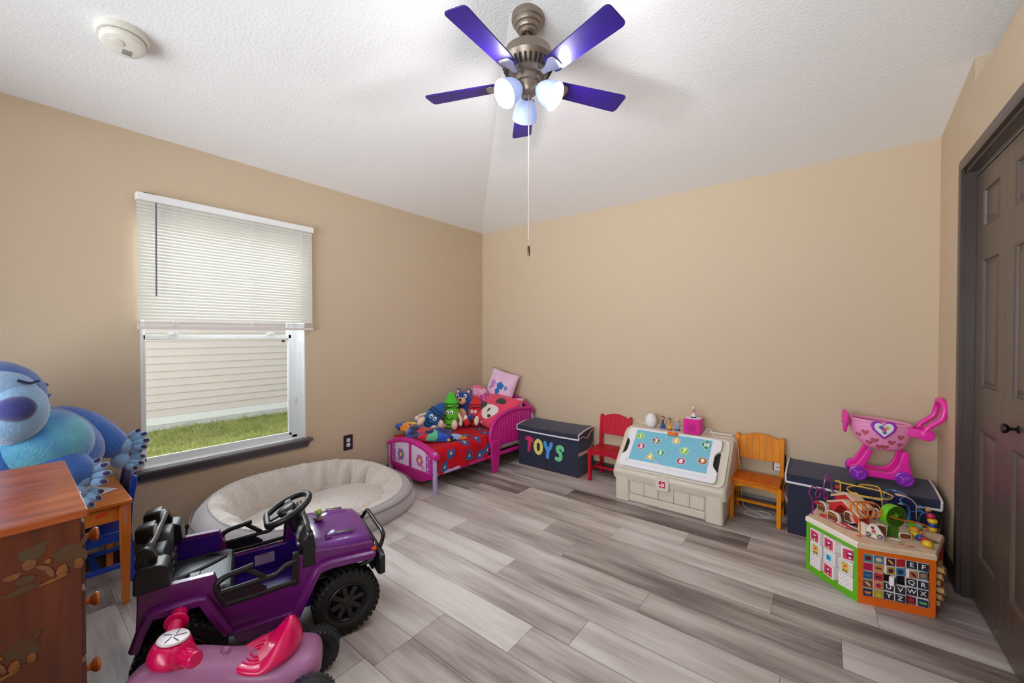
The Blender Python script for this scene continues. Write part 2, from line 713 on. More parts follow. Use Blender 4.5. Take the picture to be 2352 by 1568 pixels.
def glass_mat():
    m = bpy.data.materials.new('clear_window_glass')
    m.use_nodes = True
    n, l = m.node_tree.nodes, m.node_tree.links
    n.clear()
    o = n.new('ShaderNodeOutputMaterial')
    t = n.new('ShaderNodeBsdfTransparent')
    t.inputs[0].default_value = (0.97, 0.985, 0.98, 1)
    g = n.new('ShaderNodeBsdfGlossy')
    g.inputs['Roughness'].default_value = 0.02
    fr = n.new('ShaderNodeFresnel')
    fr.inputs[0].default_value = 1.35
    mx = n.new('ShaderNodeMixShader')
    l.new(fr.outputs[0], mx.inputs[0])
    l.new(t.outputs[0], mx.inputs[1])
    l.new(g.outputs[0], mx.inputs[2])
    l.new(mx.outputs[0], o.inputs[0])
    return m


glass_m = glass_mat()
D = -.125                                                # frame face depth
mb = MB()
e = .004
mb.box(-.16, .001, WY0 - e, WY0 + e, WZ0, WZ1)
mb.box(-.16, .001, WY1 - e, WY1 + e, WZ0, WZ1)
mb.box(-.16, .001, WY0, WY1, WZ0 - e, WZ0 + e)
mb.box(-.16, .001, WY0, WY1, WZ1 - e, WZ1 + e)
mb.build('window_return', mat('white_return_paint', (240, 240, 240), 0.5), wr)
mb = MB()
f = .03
for a, b, c, d in ((WY0, WY0 + f, WZ0, WZ1), (WY1 - f - .012, WY1, WZ0, WZ1), (WY0, WY1, WZ0, WZ0 + f - .006), (WY0, WY1, WZ1 - f, WZ1)):
    mb.box(D - .035, D, a, b, c, d)
mb.build('window_frame', vinyl_m, wr, bevel=.002)
ZM = 1.245


def sash(name, z0, z1, x, parent):
    mb = MB()
    s = .02
    a0, a1 = WY0 + f, WY1 - f - .012
    for a, b, c, d in ((a0, a0 + s * .5, z0, z1), (a1 - s, a1, z0, z1), (a0, a1, z0, z0 + s), (a0, a1, z1 - s * 1.4, z1)):
        mb.box(x - .018, x + .004, a, b, c, d)
    so = mb.build(name, vinyl_m, parent, bevel=.002)
    mb = MB()
    mb.box(x - .009, x - .006, a0 + s * .5, a1 - s, z0 + s, z1 - s * 1.4)
    mb.build('pane', glass_m, so)
    return so


s1 = sash('lower_sash', WZ0 + f - .006, ZM + .03, D - .006, wr)
s2 = sash('upper_sash', ZM + .0, WZ1 - f, D - .03, wr)
for y in (.66, 1.22):
    mb = MB()
    mb.box(D - .006, D + .012, y - .022, y + .022, ZM + .032, ZM + .044)
    mb.box(D - .004, D + .018, y - .006, y + .016, ZM + .044, ZM + .05)
    mb.build('sash_latch', vinyl_m, wr, bevel=.002)
mb = MB()
mb.box(D - .004, D + .004, 1.298, 1.318, ZM - .026, ZM - .008)
mb.build('sash_sensor', mat('grey_plastic', (70, 74, 84), .5), wr)
mb = MB()
mb.box(D - .002, D + .012, WY1 - .02, WY1 - .006, .74, .78)
mb.build('tilt_latch', mat('ivory_plastic', (226, 222, 205), .5), wr)

# dark stool and apron under the window
mb = MB()
prof = [(0, .488), (.05, .488), (.056, .482), (.056, .474), (.048, .466), (.03, .462), (.03, .445), (.02, .438), (.02, .42), (0, .42)]
ya, yb = .452, 1.446
rings = []
for y, cut in ((ya, 1), (yb, 1)):
    rings.append([(XL + a, y + (0.0 if b > .465 else (0.02 if y == ya else -.02)), b) for a, b in prof])
mb.loft(rings)
mb.box(XL - .02, XL + .02, WY0 - .02, WY1 + .02, .474, .4875)
tag(mb.build('trim_1', sill_m, bevel=.0015), kind='structure')

# invented, unseen window behind the camera, added to let the fill light in
w2 = bpy.data.objects.new('added_fill_window', None)
C.objects.link(w2)
w2.location = (0, YN, 0)
tag(w2, kind='structure')
mb = MB()
for a, b, c, d in ((-2.75, -2.7, .6, 2.3), (.15, .2, .6, 2.3), (-2.75, .2, .6, .65), (-2.75, .2, 2.25, 2.3), (-1.3, -1.25, .6, 2.3)):
    mb.box(a, b, -.12, -.04, c, d)
mb.build('window_frame', vinyl_m, w2)
for a, b in ((-2.7, -1.3), (-1.25, .15)):
    mb = MB()
    mb.box(a, b, -.085, -.081, .65, 2.25)
    mb.build('pane', glass_m, w2)

# ---- closet: casing, track and four bifold leaves
mb = MB()
cp = [(0, 0), (.016, .0), (.018, .012), (.018, .04), (.012, .05), (.012, .058), (0, .058)]   # (proud, across) from the inner edge


def casing_leg(y_in, sgn):
    r = []
    for z, ex in ((0, 0), (DZ + .002, 1)):
        r.append([(XR - a, y_in + sgn * b, z + (b if ex else 0)) for a, b in cp])
    mb.loft(r)


casing_leg(DY1, 1)
casing_leg(DY0, -1)
r = []
for y, sg in ((DY0, -1), (DY1, 1)):
    r.append([(XR - a, y + sg * b, DZ + .002 + b) for a, b in cp])
mb.loft(r)
mb.box(XR - .002, XR + .12, DY1 - .016, DY1 + .001, 0, DZ)
mb.box(XR - .002, XR + .12, DY0 - .001, DY0 + .016, 0, DZ)
mb.box(XR - .002, XR + .12, DY0, DY1, DZ - .016, DZ + .001)
tag(mb.build('trim_2', dark_m), kind='structure')
mb = MB()
mb.box(XR + .03, XR + .06, DY0 + .02, DY1 - .02, DZ - .042, DZ - .016)
tag(mb.build('trim_3', mat('steel_track', (170, 170, 175), .3, 1.0), bevel=.002), kind='structure')

door_m = mat('dark_brown_door_paint', (88, 74, 66), 0.33, bump=(160, .05, 3))


def bifold_leaf(name, y0, y1, knob=None):
    d = bpy.data.objects.new(name, None)
    C.objects.link(d)
    XF = .033
    d.location = (XR + XF, 0, 0)
    tag(d, kind='structure')
    z0, z1 = .012, DZ - .045
    pans = [(1.77, 1.945), (1.03, 1.625), (.24, .838)]
    m0, m1 = y0 + .085, y1 - .085
    mb = MB()
    T = .034
    mb.box(0, T, y0, m0, z0, z1)
    mb.box(0, T, m1, y1, z0, z1)
    edges = [z0] + [v for p in reversed(pans) for v in p] + [z1]
    for i in range(0, len(edges), 2):
        mb.box(0, T, m0, m1, edges[i], edges[i + 1])
    mb.build('leaf', door_m, d, bevel=.0015)
    for a, b in pans:
        pb = MB()
        rg = []
        for ins, dx in ((0, .0), (.008, .003), (.012, .010), (.022, .011), (.04, .004), (.044, .003)):
            rg.append([(dx, m0 + ins, a + ins), (dx, m1 - ins, a + ins), (dx, m1 - ins, b - ins), (dx, m0 + ins, b - ins)])
        pb.loft(rg, cap=False)
        n = len(pb.v)
        pb.f.append((n - 4, n - 3, n - 2, n - 1))
        pb.mi.append(0)
        pb.build('panel', door_m, d, angle=25)
    if knob:
        kb = MB()
        kb.lathe([(.014, 0), (.014, .004), (.006, .007), (.006, .02), (.015, .026), (.019, .034), (.016, .042), (.001, .045)], 16, (0, knob[0], knob[1]), (-1, 0, 0))
        kb.build('door_knob', mat('dark_bronze', (44, 38, 36), .35, .8), d)


LW = (DY1 - DY0 - .05) / 4
for i in range(4):
    b = DY1 - .022 - i * (LW + .002)
    bifold_leaf('door_%d' % (i + 1), b - LW, b, (2.318, .925) if i == 1 else None)

# ================================================================== OUTSIDE
h = thing('neighbor_house', 'cream lap-sided house wall across the lawn outside the window', 'house', (-6.5, 2.0, 0.08))
side_m = mat('cream_vinyl_siding', (212, 204, 204), .6, bump=(40, .05, 3))
mb = MB()
P = .0945
for i in range(34):
    z = .17 + i * P
    mb.loft([[(-.01, y, z), (.019, y, z), (.003, y, z + P), (-.012, y, z + P)] for y in (-7, 9)])
mb.build('siding', side_m, h, smooth=False)
mb = MB()
mb.box(-.03, .014, -7, 9, .07, .168)
mb.build('skirt_board', mat('white_skirt', (235, 238, 245), .5), h, bevel=.003)
mb = MB()
mb.box(-.03, .006, -7, 9, -.06, .07)
mb.build('foundation', mat('pale_concrete', (205, 208, 214), .8, bump=(60, .2)), h)
mb = MB()
mb.box(-1.0, .35, -7, 9, 3.4, 3.5)
mb.build('roof_eave', mat('white_soffit', (235, 235, 232), .6), h)

lawn_m = mat('lawn_soil_green', (128, 140, 76), .9, var=(6, (160, 160, 92), .8), bump=(90, .4))
blade_m = mat('grass_blade_green', (136, 152, 74), .7, var=(5, (190, 188, 118), .9))
mb = MB()
mb.add([(-6.52, -8, .08), (XL - .16, -8, .05), (XL - .16, 12, .05), (-6.52, 12, .08)], [(0, 1, 2, 3)])
rnd = random.Random(5)
for i in range(15000):
    x = rnd.uniform(-6.48, -3.9)
    y = rnd.uniform(-.2, 4.2) if x < -5 else rnd.uniform(-.1, 3.0)
    a = rnd.uniform(0, 2 * PI)
    hh = rnd.uniform(.02, .055) * (1.5 if x < -6.3 else 1)
    w = rnd.uniform(.003, .006)
    lx, ly = rnd.uniform(-.03, .03), rnd.uniform(-.03, .03)
    z = .05 + (.03 * (XL - .16 - x) / 3.245)
    mb.add([(x - w * math.cos(a), y - w * math.sin(a), z), (x + w * math.cos(a), y + w * math.sin(a), z), (x + lx, y + ly, z + hh)], [(0, 1, 2)], 1)
o = mb.build('grass', [lawn_m, blade_m], smooth=False)
tag(o, 'sunlit green lawn between the window and the neighbouring house', 'grass', kind='stuff')

# ================================================================== TODDLER BED AND WHAT LIES ON IT
pink_p = mat('magenta_bed_plastic', (206, 28, 140), .32)
lilac_m = mat('lilac_powder_coat', (190, 168, 220), .35)


def spots(name, base, cols, scale, rad, rough=.85, sheen=.3, bump=None, stretch=(1, 1, 1)):
    """fabric printed with separate round patches"""
    m = mat(name, base, rough, sheen=sheen, bump=bump)
    n, l = m.node_tree.nodes, m.node_tree.links
    b = n['Principled BSDF']
    tc = n.new('ShaderNodeTexCoord')
    mp = n.new('ShaderNodeMapping')
    mp.inputs['Scale'].default_value = stretch
    l.new(tc.outputs['Object'], mp.inputs['Vector'])
    v = n.new('ShaderNodeTexVoronoi')
    v.inputs['Scale'].default_value = scale
    v.inputs['Randomness'].default_value = .35
    l.new(mp.outputs[0], v.inputs['Vector'])
    r = n.new('ShaderNodeValToRGB')
    r.color_ramp.interpolation = 'CONSTANT'
    r.color_ramp.elements[0].color = lin(cols[0])
    r.color_ramp.elements[1].position = rad
    r.color_ramp.elements[1].color = lin(base)
    if len(cols) > 1:
        e = r.color_ramp.elements.new(rad * .5)
        e.color = lin(cols[1])
    l.new(v.outputs['Distance'], r.inputs[0])
    l.new(r.outputs[0], b.inputs['Base Color'])
    return m


def patches(name, cols, scale, rough=.85, bump=None, sheen=.3, distort=1.5):
    """fabric printed with irregular patches of several colours"""
    m = mat(name, cols[0], rough, sheen=sheen, bump=bump)
    n, l = m.node_tree.nodes, m.node_tree.links
    b = n['Principled BSDF']
    tc = n.new('ShaderNodeTexCoord')
    ns = n.new('ShaderNodeTexNoise')
    ns.inputs['Scale'].default_value = scale * 1.2
    l.new(tc.outputs['Object'], ns.inputs['Vector'])
    mx = n.new('ShaderNodeVectorMath')
    mx.operation = 'MULTIPLY_ADD'
    mx.inputs[1].default_value = (distort / scale,) * 3
    l.new(ns.outputs['Color'], mx.inputs[0])
    l.new(tc.outputs['Object'], mx.inputs[2])
    v = n.new('ShaderNodeTexVoronoi')
    v.inputs['Scale'].default_value = scale
    l.new(mx.outputs[0], v.inputs['Vector'])
    sp = n.new('ShaderNodeSeparateColor')
    l.new(v.outputs['Color'], sp.inputs[0])
    r = n.new('ShaderNodeValToRGB')
    r.color_ramp.interpolation = 'CONSTANT'
    k = len(cols)
    r.color_ramp.elements[0].color = lin(cols[0])
    r.color_ramp.elements[1].position = (k - 1) / k
    r.color_ramp.elements[1].color = lin(cols[-1])
    for i in range(1, k - 1):
        e = r.color_ramp.elements.new(i / k)
        e.color = lin(cols[i])
    l.new(sp.outputs[0], r.inputs[0])
    l.new(r.outputs[0], b.inputs['Base Color'])
    return m


bed = thing('toddler_bed', 'magenta and lilac plastic toddler bed in the room corner', 'bed', (-2.43, 2.11, 0), R(-3.0))
BL, BW = 1.25, .645                                     # length (local y), width (local -x)


def arc(x, x0, x1, za, zb):
    t = (x - x0) / (x1 - x0) * 2 - 1
    return zb - (zb - za) * t * t


# footboard: arched cap rail, lower rail with a dipped edge, divider, two printed panels
fb = thing('footboard', None, None)
fb.parent = bed
xs = [-BW + BW * i / 16 for i in range(17)]
mb = MB()
rings = []
for x in [-BW - .012] + xs[1:-1] + [.03]:
    z = arc(x, -BW, 0, .325, .392)
    rings.append([(x, -.03, z - .036), (x, -.034, z - .012), (x, -.022, z), (x, .022, z), (x, .03, z - .012), (x, .026, z - .036)])
mb.loft(rings)
mb.build('cap_rail', pink_p, fb, bevel=.004)
mb = MB()
poly = [(x, arc(x, -BW, 0, .31, .37)) for x in xs] + [(0, .14), (0, .115), (-.07, .1), (-.16, .062), (-.32, .05), (-.48, .062), (-.575, .1), (-BW, .115)]
mb.prism(poly, -.012, .012, 'xz')
mb.box(-BW + .02, -.02, -.02, .0, .128, .15)
mb.box(-.335, -.305, -.022, 0, .14, .345)
mb.box(-BW + .02, -BW + .045, -.02, 0, .14, .32)
mb.box(-.045, -.02, -.02, 0, .14, .32)
mb.build('panel_frame', pink_p, fb, bevel=.003)
pale_print = mat('pale_lilac_print', (226, 208, 232), .4)
dots_print = spots('lilac_dotted_print', (178, 90, 170), [(240, 226, 244)], 34, .3, .4, 0)
for a, b, side in ((-BW + .05, -.34, -1), (-.3, -.05, 1)):
    mb = MB()
    m = (a + b) / 2
    d0, d1 = (a, a + .055) if side < 0 else (b - .055, b)
    c0, c1 = (a + .055, b) if side < 0 else (a, b - .055)
    for q0, q1, mi in ((c0, c1, 0), (d0, d1, 1)):
        zz = lambda x: arc(x, -BW, 0, .29, .352)
        mb.prism([(q0, .155), (q1, .155), (q1, zz(q1)), ((q0 + q1) / 2, zz((q0 + q1) / 2)), (q0, zz(q0))], -.0165, -.012, 'xz', mi)
    p = mb.build('printed_panel', [pale_print, dots_print], fb)
    # soft printed flowers and a bow in place of the printed figures
    pm = MB()
    for i in range(6):
        A = i * PI / 3
        disc(pm, plane_M((m - side * .01 + .03 * math.cos(A), -.017, .235 + .03 * math.sin(A)), (1, 0, 0), (0, 0, 1)), .02, .024, .0006, 14)
    disc(pm, plane_M((m - side * .01, -.0177, .235), (1, 0, 0), (0, 0, 1)), .018, .018, .0006, 14, 1)
    disc(pm, plane_M((m + side * .03, -.017, .185), (1, 0, 0), (0, 0, 1)), .026, .02, .0006, 14, 2)
    pm.build('printed_flower', [mat('print_violet', (150, 112, 190), .4) if side < 0 else mat('print_rose', (222, 110, 170), .4), mat('print_yellow', (240, 205, 90), .4), mat('print_pink', (225, 150, 200), .4)], fb)
for x in (-BW + .004, -.004):
    mb = MB()
    mb.tube([(x, 0, 0), (x, 0, .33)], .019, 14)
    q = mb.build('post', lilac_m, fb)
    mb = MB()
    for z in (.07, .16):
        mb.cyl((x, -.019, z), (x, -.0215, z), .004, n=10)
    mb.build('bolt', mat('zinc_bolt', (150, 150, 155), .3, 1), fb)

hb = thing('headboard', None, None)
hb.parent = bed
mb = MB()
poly = [(x, arc(x, -BW, 0, .50, .62)) for x in xs] + [(0, .18), (-BW, .18)]
mb.prism(poly, BL - .012, BL + .012, 'xz')
rings = []
for x in [-BW - .012] + xs[1:-1] + [.02]:
    z = arc(x, -BW, 0, .52, .635)
    rings.append([(x, BL - .03, z - .036), (x, BL - .034, z - .012), (x, BL - .022, z), (x, BL + .015, z), (x, BL + .02, z - .012), (x, BL + .018, z - .036)])
mb.loft(rings)
mb.build('board', pink_p, hb, bevel=.004)
for x in (-BW + .004, -.004):
    mb = MB()
    mb.tube([(x, BL, 0), (x, BL, .5)], .019, 14)
    mb.build('post', lilac_m, hb)
for x, nm in ((-BW + .01, 'side_rail'), (-.004, 'side_rail')):
    mb = MB()
    mb.tube([(x, .02, .155), (x, BL - .02, .155)], .0165, 12)
    mb.tube([(x, .25, .155), (x, BL - .03, .155)], .0185, 12, m=1)
    mb.build(nm, [lilac_m, pink_p], bed)
# guard rails with their flat tapered legs
for x, nm in ((.002, 1), (-BW - .002, -1)):
    g = thing('guard_rail', None, None)
    g.parent = bed
    top = [(.635, .23), (.628, .30), (.63, .36), (.645, .415), (.675, .46), (.72, .495), (.79, .52), (.88, .54), (.97, .546), (1.06, .54), (1.15, .53), (1.22, .522)]
    low = [(1.22, .235), (.98, .232), (.80, .232), (.74, .225)]
    mb = MB()
    mb.prism(top + low, x - .007, x + .007, 'yz')
    for i in range(13):
        y = .745 + i * .036
        mb.box(x - .0105, x + .0105, y, y + .018, .25, .462 + .05 * min(1, i / 6))
    mb.build('slatted_panel', pink_p, g, bevel=.003)
    mb = MB()
    mb.tube([Vector((x, a, b)) for a, b in smooth_path([(p[0], p[1], 0) for p in top], 3) for a, b in [(a, b)]] if False else [Vector((x, q.x, q.y)) for q in smooth_path([(p[0], p[1], 0) for p in top], 3)], .019, 12, flat=1.0)
    mb.build('rim', pink_p, g)
    mb = MB()
    sh = .012 if nm > 0 else -.012
    mb.loft([[(x + sh - .013, .622, .30), (x + sh + .013, .622, .30), (x + sh + .013, .745, .30), (x + sh - .013, .745, .30)],
             [(x + sh - .013, .622, .20), (x + sh + .013, .622, .20), (x + sh + .013, .742, .20), (x + sh - .013, .742, .20)],
             [(x + sh - .014, .638, .0), (x + sh + .014, .638, .0), (x + sh + .014, .71, .0), (x + sh - .014, .71, .0)]])
    mb.build('leg', pink_p, g, bevel=.009, seg=3)

# mattress, white sheet edge showing under the red blanket
BM = Matrix.Translation((-2.43, 2.11, 0)) @ Matrix.Rotation(R(-3.0), 4, 'Z')
o = thing('mattress', 'white crib mattress under the red blanket on the toddler bed', 'mattress', (-2.43, 2.11, 0), R(-3))
mb = MB()
mb.box(-BW + .03, -.028, .03, BL - .03, .173, .335)
mb.build('mattress_body', mat('white_mattress_cover', (228, 222, 216), .8, bump=(60, .2)), o, bevel=.03, seg=4)
mb = MB()
mb.tube([(-.028, .06, .20), (-.028, BL - .06, .2)], .004, 6)
mb.build('piping', mat('grey_piping', (190, 185, 185), .7), o)

red_fleece = mat('red_fleece', (200, 6, 30), .9, sheen=.05, spec=.2, bump=(120, .15))
blue_p, tan_p = mat('blue_print', (38, 92, 160), .9), mat('tan_print', (236, 196, 140), .9)
fl = thing('red_blanket', 'red fleece blanket with blue spots spread over the toddler bed', 'blanket', (-2.43, 2.11, 0), R(-3))
rnd = random.Random(3)


def sheet_z(x, y):
    """top surface of the blanket in bed coordinates (x from -BW to past 0, hanging over the near side)"""
    return .346 + .006 * math.sin(9 * y + 7 * x) + .005 * math.sin(17 * x + 3 * y)


def sheet_p(u, v, off=0.0):
    # u across (0 wall side .. 1 hanging hem), v along
    y = .02 + v * (1.12)
    L = u * (BW + .165) - .01
    e = BW - .035
    if L < e:
        x = -BW + .02 + L
        z = sheet_z(x, y) + off
        if L > e - .05:
            z -= (L - e + .05) ** 2 * 5
        return (x, y, z)
    d = L - e
    fo = .010 * math.sin(21 * y + 1) * min(1, d / .08) + .006 * math.sin(47 * y)
    hem = 1 if v < .5 else max(.22, 1 - (v - .5) * 12)
    gap = .014 if v > .5 else 0
    return (-.015 + .022 * min(1, d / .03) + fo * .7 + off - gap, y, sheet_z(-.02, y) - .0125 - d * 0.98 * hem)


mb = MB()
mb.grid(lambda u, v: sheet_p(u, v), 46, 90)
mb.build('fleece', red_fleece, fl, solid=.006)
for (u, v) in [(.2, .62), (.45, .66), (.62, .6), (.3, .42), (.55, .43), (.73, .42), (.62, .24), (.72, .6), (.90, .30), (.89, .5), (.94, .06), (.82, .12), (.4, .22), (.93, .42), (.75, .28)]:
    mb = MB()
    su, sv = .058, .040
    k = 12

    def blob(i, j, s):
        a = 2 * PI * j / 16
        rr = (1 + .16 * math.sin(3 * a + u * 20) + .1 * math.sin(5 * a + v * 30)) * s * i / 3
        return sheet_p(u + math.cos(a) * su * rr, v + math.sin(a) * sv * rr, .0045 if s == 1 else .0055)
    mb.grid(lambda a, b: blob(round(a * 3), round(b * 16) % 16, 1), 4, 16, cv=True) if False else None
    for s, mi in ((1, 0), (.3, 1)):
        c = sheet_p(u, v, .0045 if s == 1 else .0055)
        ring = [blob(3, j, s) for j in range(16)]
        mid = [blob(1.5, j, s) for j in range(16)]
        n0 = len(mb.v)
        mb.add([c] + mid + ring, [(0, 1 + j, 1 + (j + 1) % 16) for j in range(16)] + [(1 + j, 17 + j, 17 + (j + 1) % 16, 1 + (j + 1) % 16) for j in range(16)], mi)
    mb.build('printed_spot', [blue_p, tan_p], fl)

# the bundled throw at the foot of the bed
thr = patches('multicolour_throw_print', [(28, 40, 110), (30, 84, 190), (22, 32, 84), (240, 200, 70), (200, 30, 50), (36, 60, 150), (96, 190, 140), (20, 30, 90), (150, 190, 230), (232, 150, 60)], 11, bump=(90, .2))
mb = MB()


def throw_p(u, v):
    # u along the roll from wall side back-left to near side right, v around
    path = [(-.60, .10, .44), (-.53, .16, .42), (-.44, .14, .415), (-.34, .12, .405), (-.25, .16, .40), (-.16, .20, .39), (-.10, .27, .385), (-.06, .36, .372)]
    P = smooth_path(path, 8)
    i = min(int(u * (len(P) - 1)), len(P) - 1)
    c = P[i]
    rr = (.105 - .045 * u) * (1 + .16 * math.sin(9 * u + 2) + .12 * math.sin(23 * u)) * (math.sin(PI * min(max(u, .03), .97)) ** .35)
    a = 2 * PI * v
    w = 1 + .13 * math.sin(3 * a + 8 * u) + .07 * math.sin(7 * a + 21 * u)
    return (c.x + math.cos(a) * rr * .35 * w, c.y + math.cos(a) * rr * 1.35 * w, max(c.z + math.sin(a) * rr * .62 * w, .357))


mb.grid(throw_p, 44, 28, cv=True)
ob = mb.build('throw_blanket', thr, subsurf=1)
ob.location, ob.rotation_euler = (-2.43, 2.11, 0), (0, 0, R(-3))
tag(ob, 'bundled navy, yellow and green patterned throw over the foot of the bed', 'blanket')
mb = MB()


def throw2(u, v):
    x = -.56 + .42 * v
    y = .2 + .36 * u
    z = .36 + .035 * math.sin(7 * u + 5 * v) ** 2 + .03 * math.sin(13 * v + 2) ** 2 * (1 - u) + .05 * (1 - u) * (1 - v)
    return (x + .05 * u, y + .05 * math.sin(5 * v), z)


# ------------------------------------------------------------------ pillows


def pillow(name, w, h, t, m, loc, rot, label, cat='pillow', n=22, pinch=.12):
    root = thing(name, label, cat, loc, rot=rot)
    mb = MB()

    def side(sg):
        def fn(a, b):
            u, v = a * 2 - 1, b * 2 - 1
            d = max(0, (1 - u * u) * (1 - v * v)) ** .42
            x = u * w / 2 * (1 - pinch * (1 - abs(u) ** .0 * (v * v)) * .5)
            x = u * w / 2 * (1 - pinch * (1 - v * v) * abs(u) ** 3 * .6)
            y = v * h / 2 * (1 - pinch * (1 - u * u) * abs(v) ** 3 * .6)
            return (x, y, sg * t / 2 * d)
        return fn
    mb.grid(side(1), n, n)
    mb.grid(side(-1), n, n)
    o = mb.build('cover', m, root, weld=True, angle=180)
    return root, side(1)


coral = mat('coral_plush', (240, 70, 108), .95, sheen=.2, bump=(70, .35), var=(7, (226, 58, 100), .6))
pr, fn = pillow('bed_pillow', .54, .42, .17, coral, (-2.66, 3.085, .50), (R(38), R(4), R(-12)), 'large coral pillow with black and white print propped at the bed head')
mb = MB()
for cu, cv, su, sv, mi, ph in ((.62, .34, .40, .40, 0, 0), (.36, .42, .20, .24, 1, 1), (.68, .70, .24, .20, 1, 2), (.70, .22, .09, .08, 1, 0), (.60, .36, .05, .12, 1, 0)):
    pts = []
    for rr in (0, .5, 1):
        for j in range(18):
            a = 2 * PI * j / 18
            q = rr * (1 + .1 * math.sin(3 * a + ph))
            p = Vector(fn(min(max(cu + math.cos(a) * su / 2 * q, .01), .99), min(max(cv + math.sin(a) * sv / 2 * q, .01), .99)))
            pts.append(p + Vector((0, 0, .002 + .0015 * mi)))
    fs = [(j, (j + 1) % 18, 18 + (j + 1) % 18, 18 + j) for j in range(18)] + [(18 + j, 18 + (j + 1) % 18, 36 + (j + 1) % 18, 36 + j) for j in range(18)]
    mb.add(pts, fs, mi)
mb.build('printed_patch', [mat('white_plush', (238, 228, 224), .95, sheen=.4), mat('black_plush', (48, 40, 48), .95, sheen=.4)], pr)

pinkc = mat('pale_pink_velvet', (240, 206, 226), .8, sheen=.5, var=(12, (226, 168, 214), .55))
pr, fn = pillow('throw_pillow', .35, .35, .13, pinkc, (-2.715, 3.285, .715), (R(76), R(13), R(6)), 'square pale pink cushion with blue print standing against the wall corner')
mb = MB()
for cu, cv, su, sv, mi in ((.55, .52, .24, .22, 0), (.5, .34, .16, .2, 0), (.75, .5, .12, .14, 1), (.28, .52, .16, .26, 2), (.22, .38, .1, .1, 2)):
    pts = []
    for rr in (0, .5, 1):
        for j in range(18):
            a = 2 * PI * j / 18
            q = rr * (1 + .14 * math.sin(5 * a))
            pts.append(Vector(fn(cu + math.cos(a) * su / 2 * q, cv + math.sin(a) * sv / 2 * q)) + Vector((0, 0, .002 + .0005 * mi)))
    fs = [(j, (j + 1) % 18, 18 + (j + 1) % 18, 18 + j) for j in range(18)] + [(18 + j, 18 + (j + 1) % 18, 36 + (j + 1) % 18, 36 + j) for j in range(18)]
    mb.add(pts, fs, mi)
mb.build('printed_blossom', [mat('blue_velvet_print', (42, 112, 190), .8), mat('slate_velvet_print', (120, 140, 200), .8), mat('violet_velvet_print', (190, 130, 205), .8)], pr)

pillow('sleeping_pillow', .40, .26, .12, mat('pale_pink_cotton', (238, 190, 208), .85), (-2.60, 3.20, .50), (R(48), R(-6), R(8)), 'pale pink pillow squeezed between the coral pillow and the headboard')
dots_f = spots('magenta_dotted_plush', (190, 62, 140), [(244, 214, 232)], 42, .28, .9, .4)
root = thing('plush_cushion', 'round magenta dotted cushion with pale top behind the stuffed toys', 'cushion', (-2.905, 3.10, .56), rot=(R(-22), R(6), R(20)))
mb = MB()
mb.sph((0, 0, 0), (.155, .10, .165), 24)
mb.build('cover', dots_f, root, subsurf=1)
mb = MB()
mb.sph((.0, -.008, .085), (.105, .1, .09), 20)
mb.build('top_panel', mat('pale_rose_plush', (240, 200, 214), .9, sheen=.4, var=(14, (214, 110, 160), .8)), root, subsurf=1)
mb = MB()
for s in (-1, 1):
    mb.sph((s * .03, -.075, .14), (.035, .02, .02), 12, (0, s * .3, 0))
mb.sph((0, -.085, .138), .014, 10)
mb.build('bow', mat('coral_bow', (236, 110, 140), .8), root)

# ------------------------------------------------------------------ stuffed crayons
skin = mat('cream_plush', (244, 214, 196), .95, sheen=.5, bump=(120, .2))
black_f = mat('black_felt', (22, 22, 26), .9)
white_f = mat('white_felt', (244, 244, 244), .8)


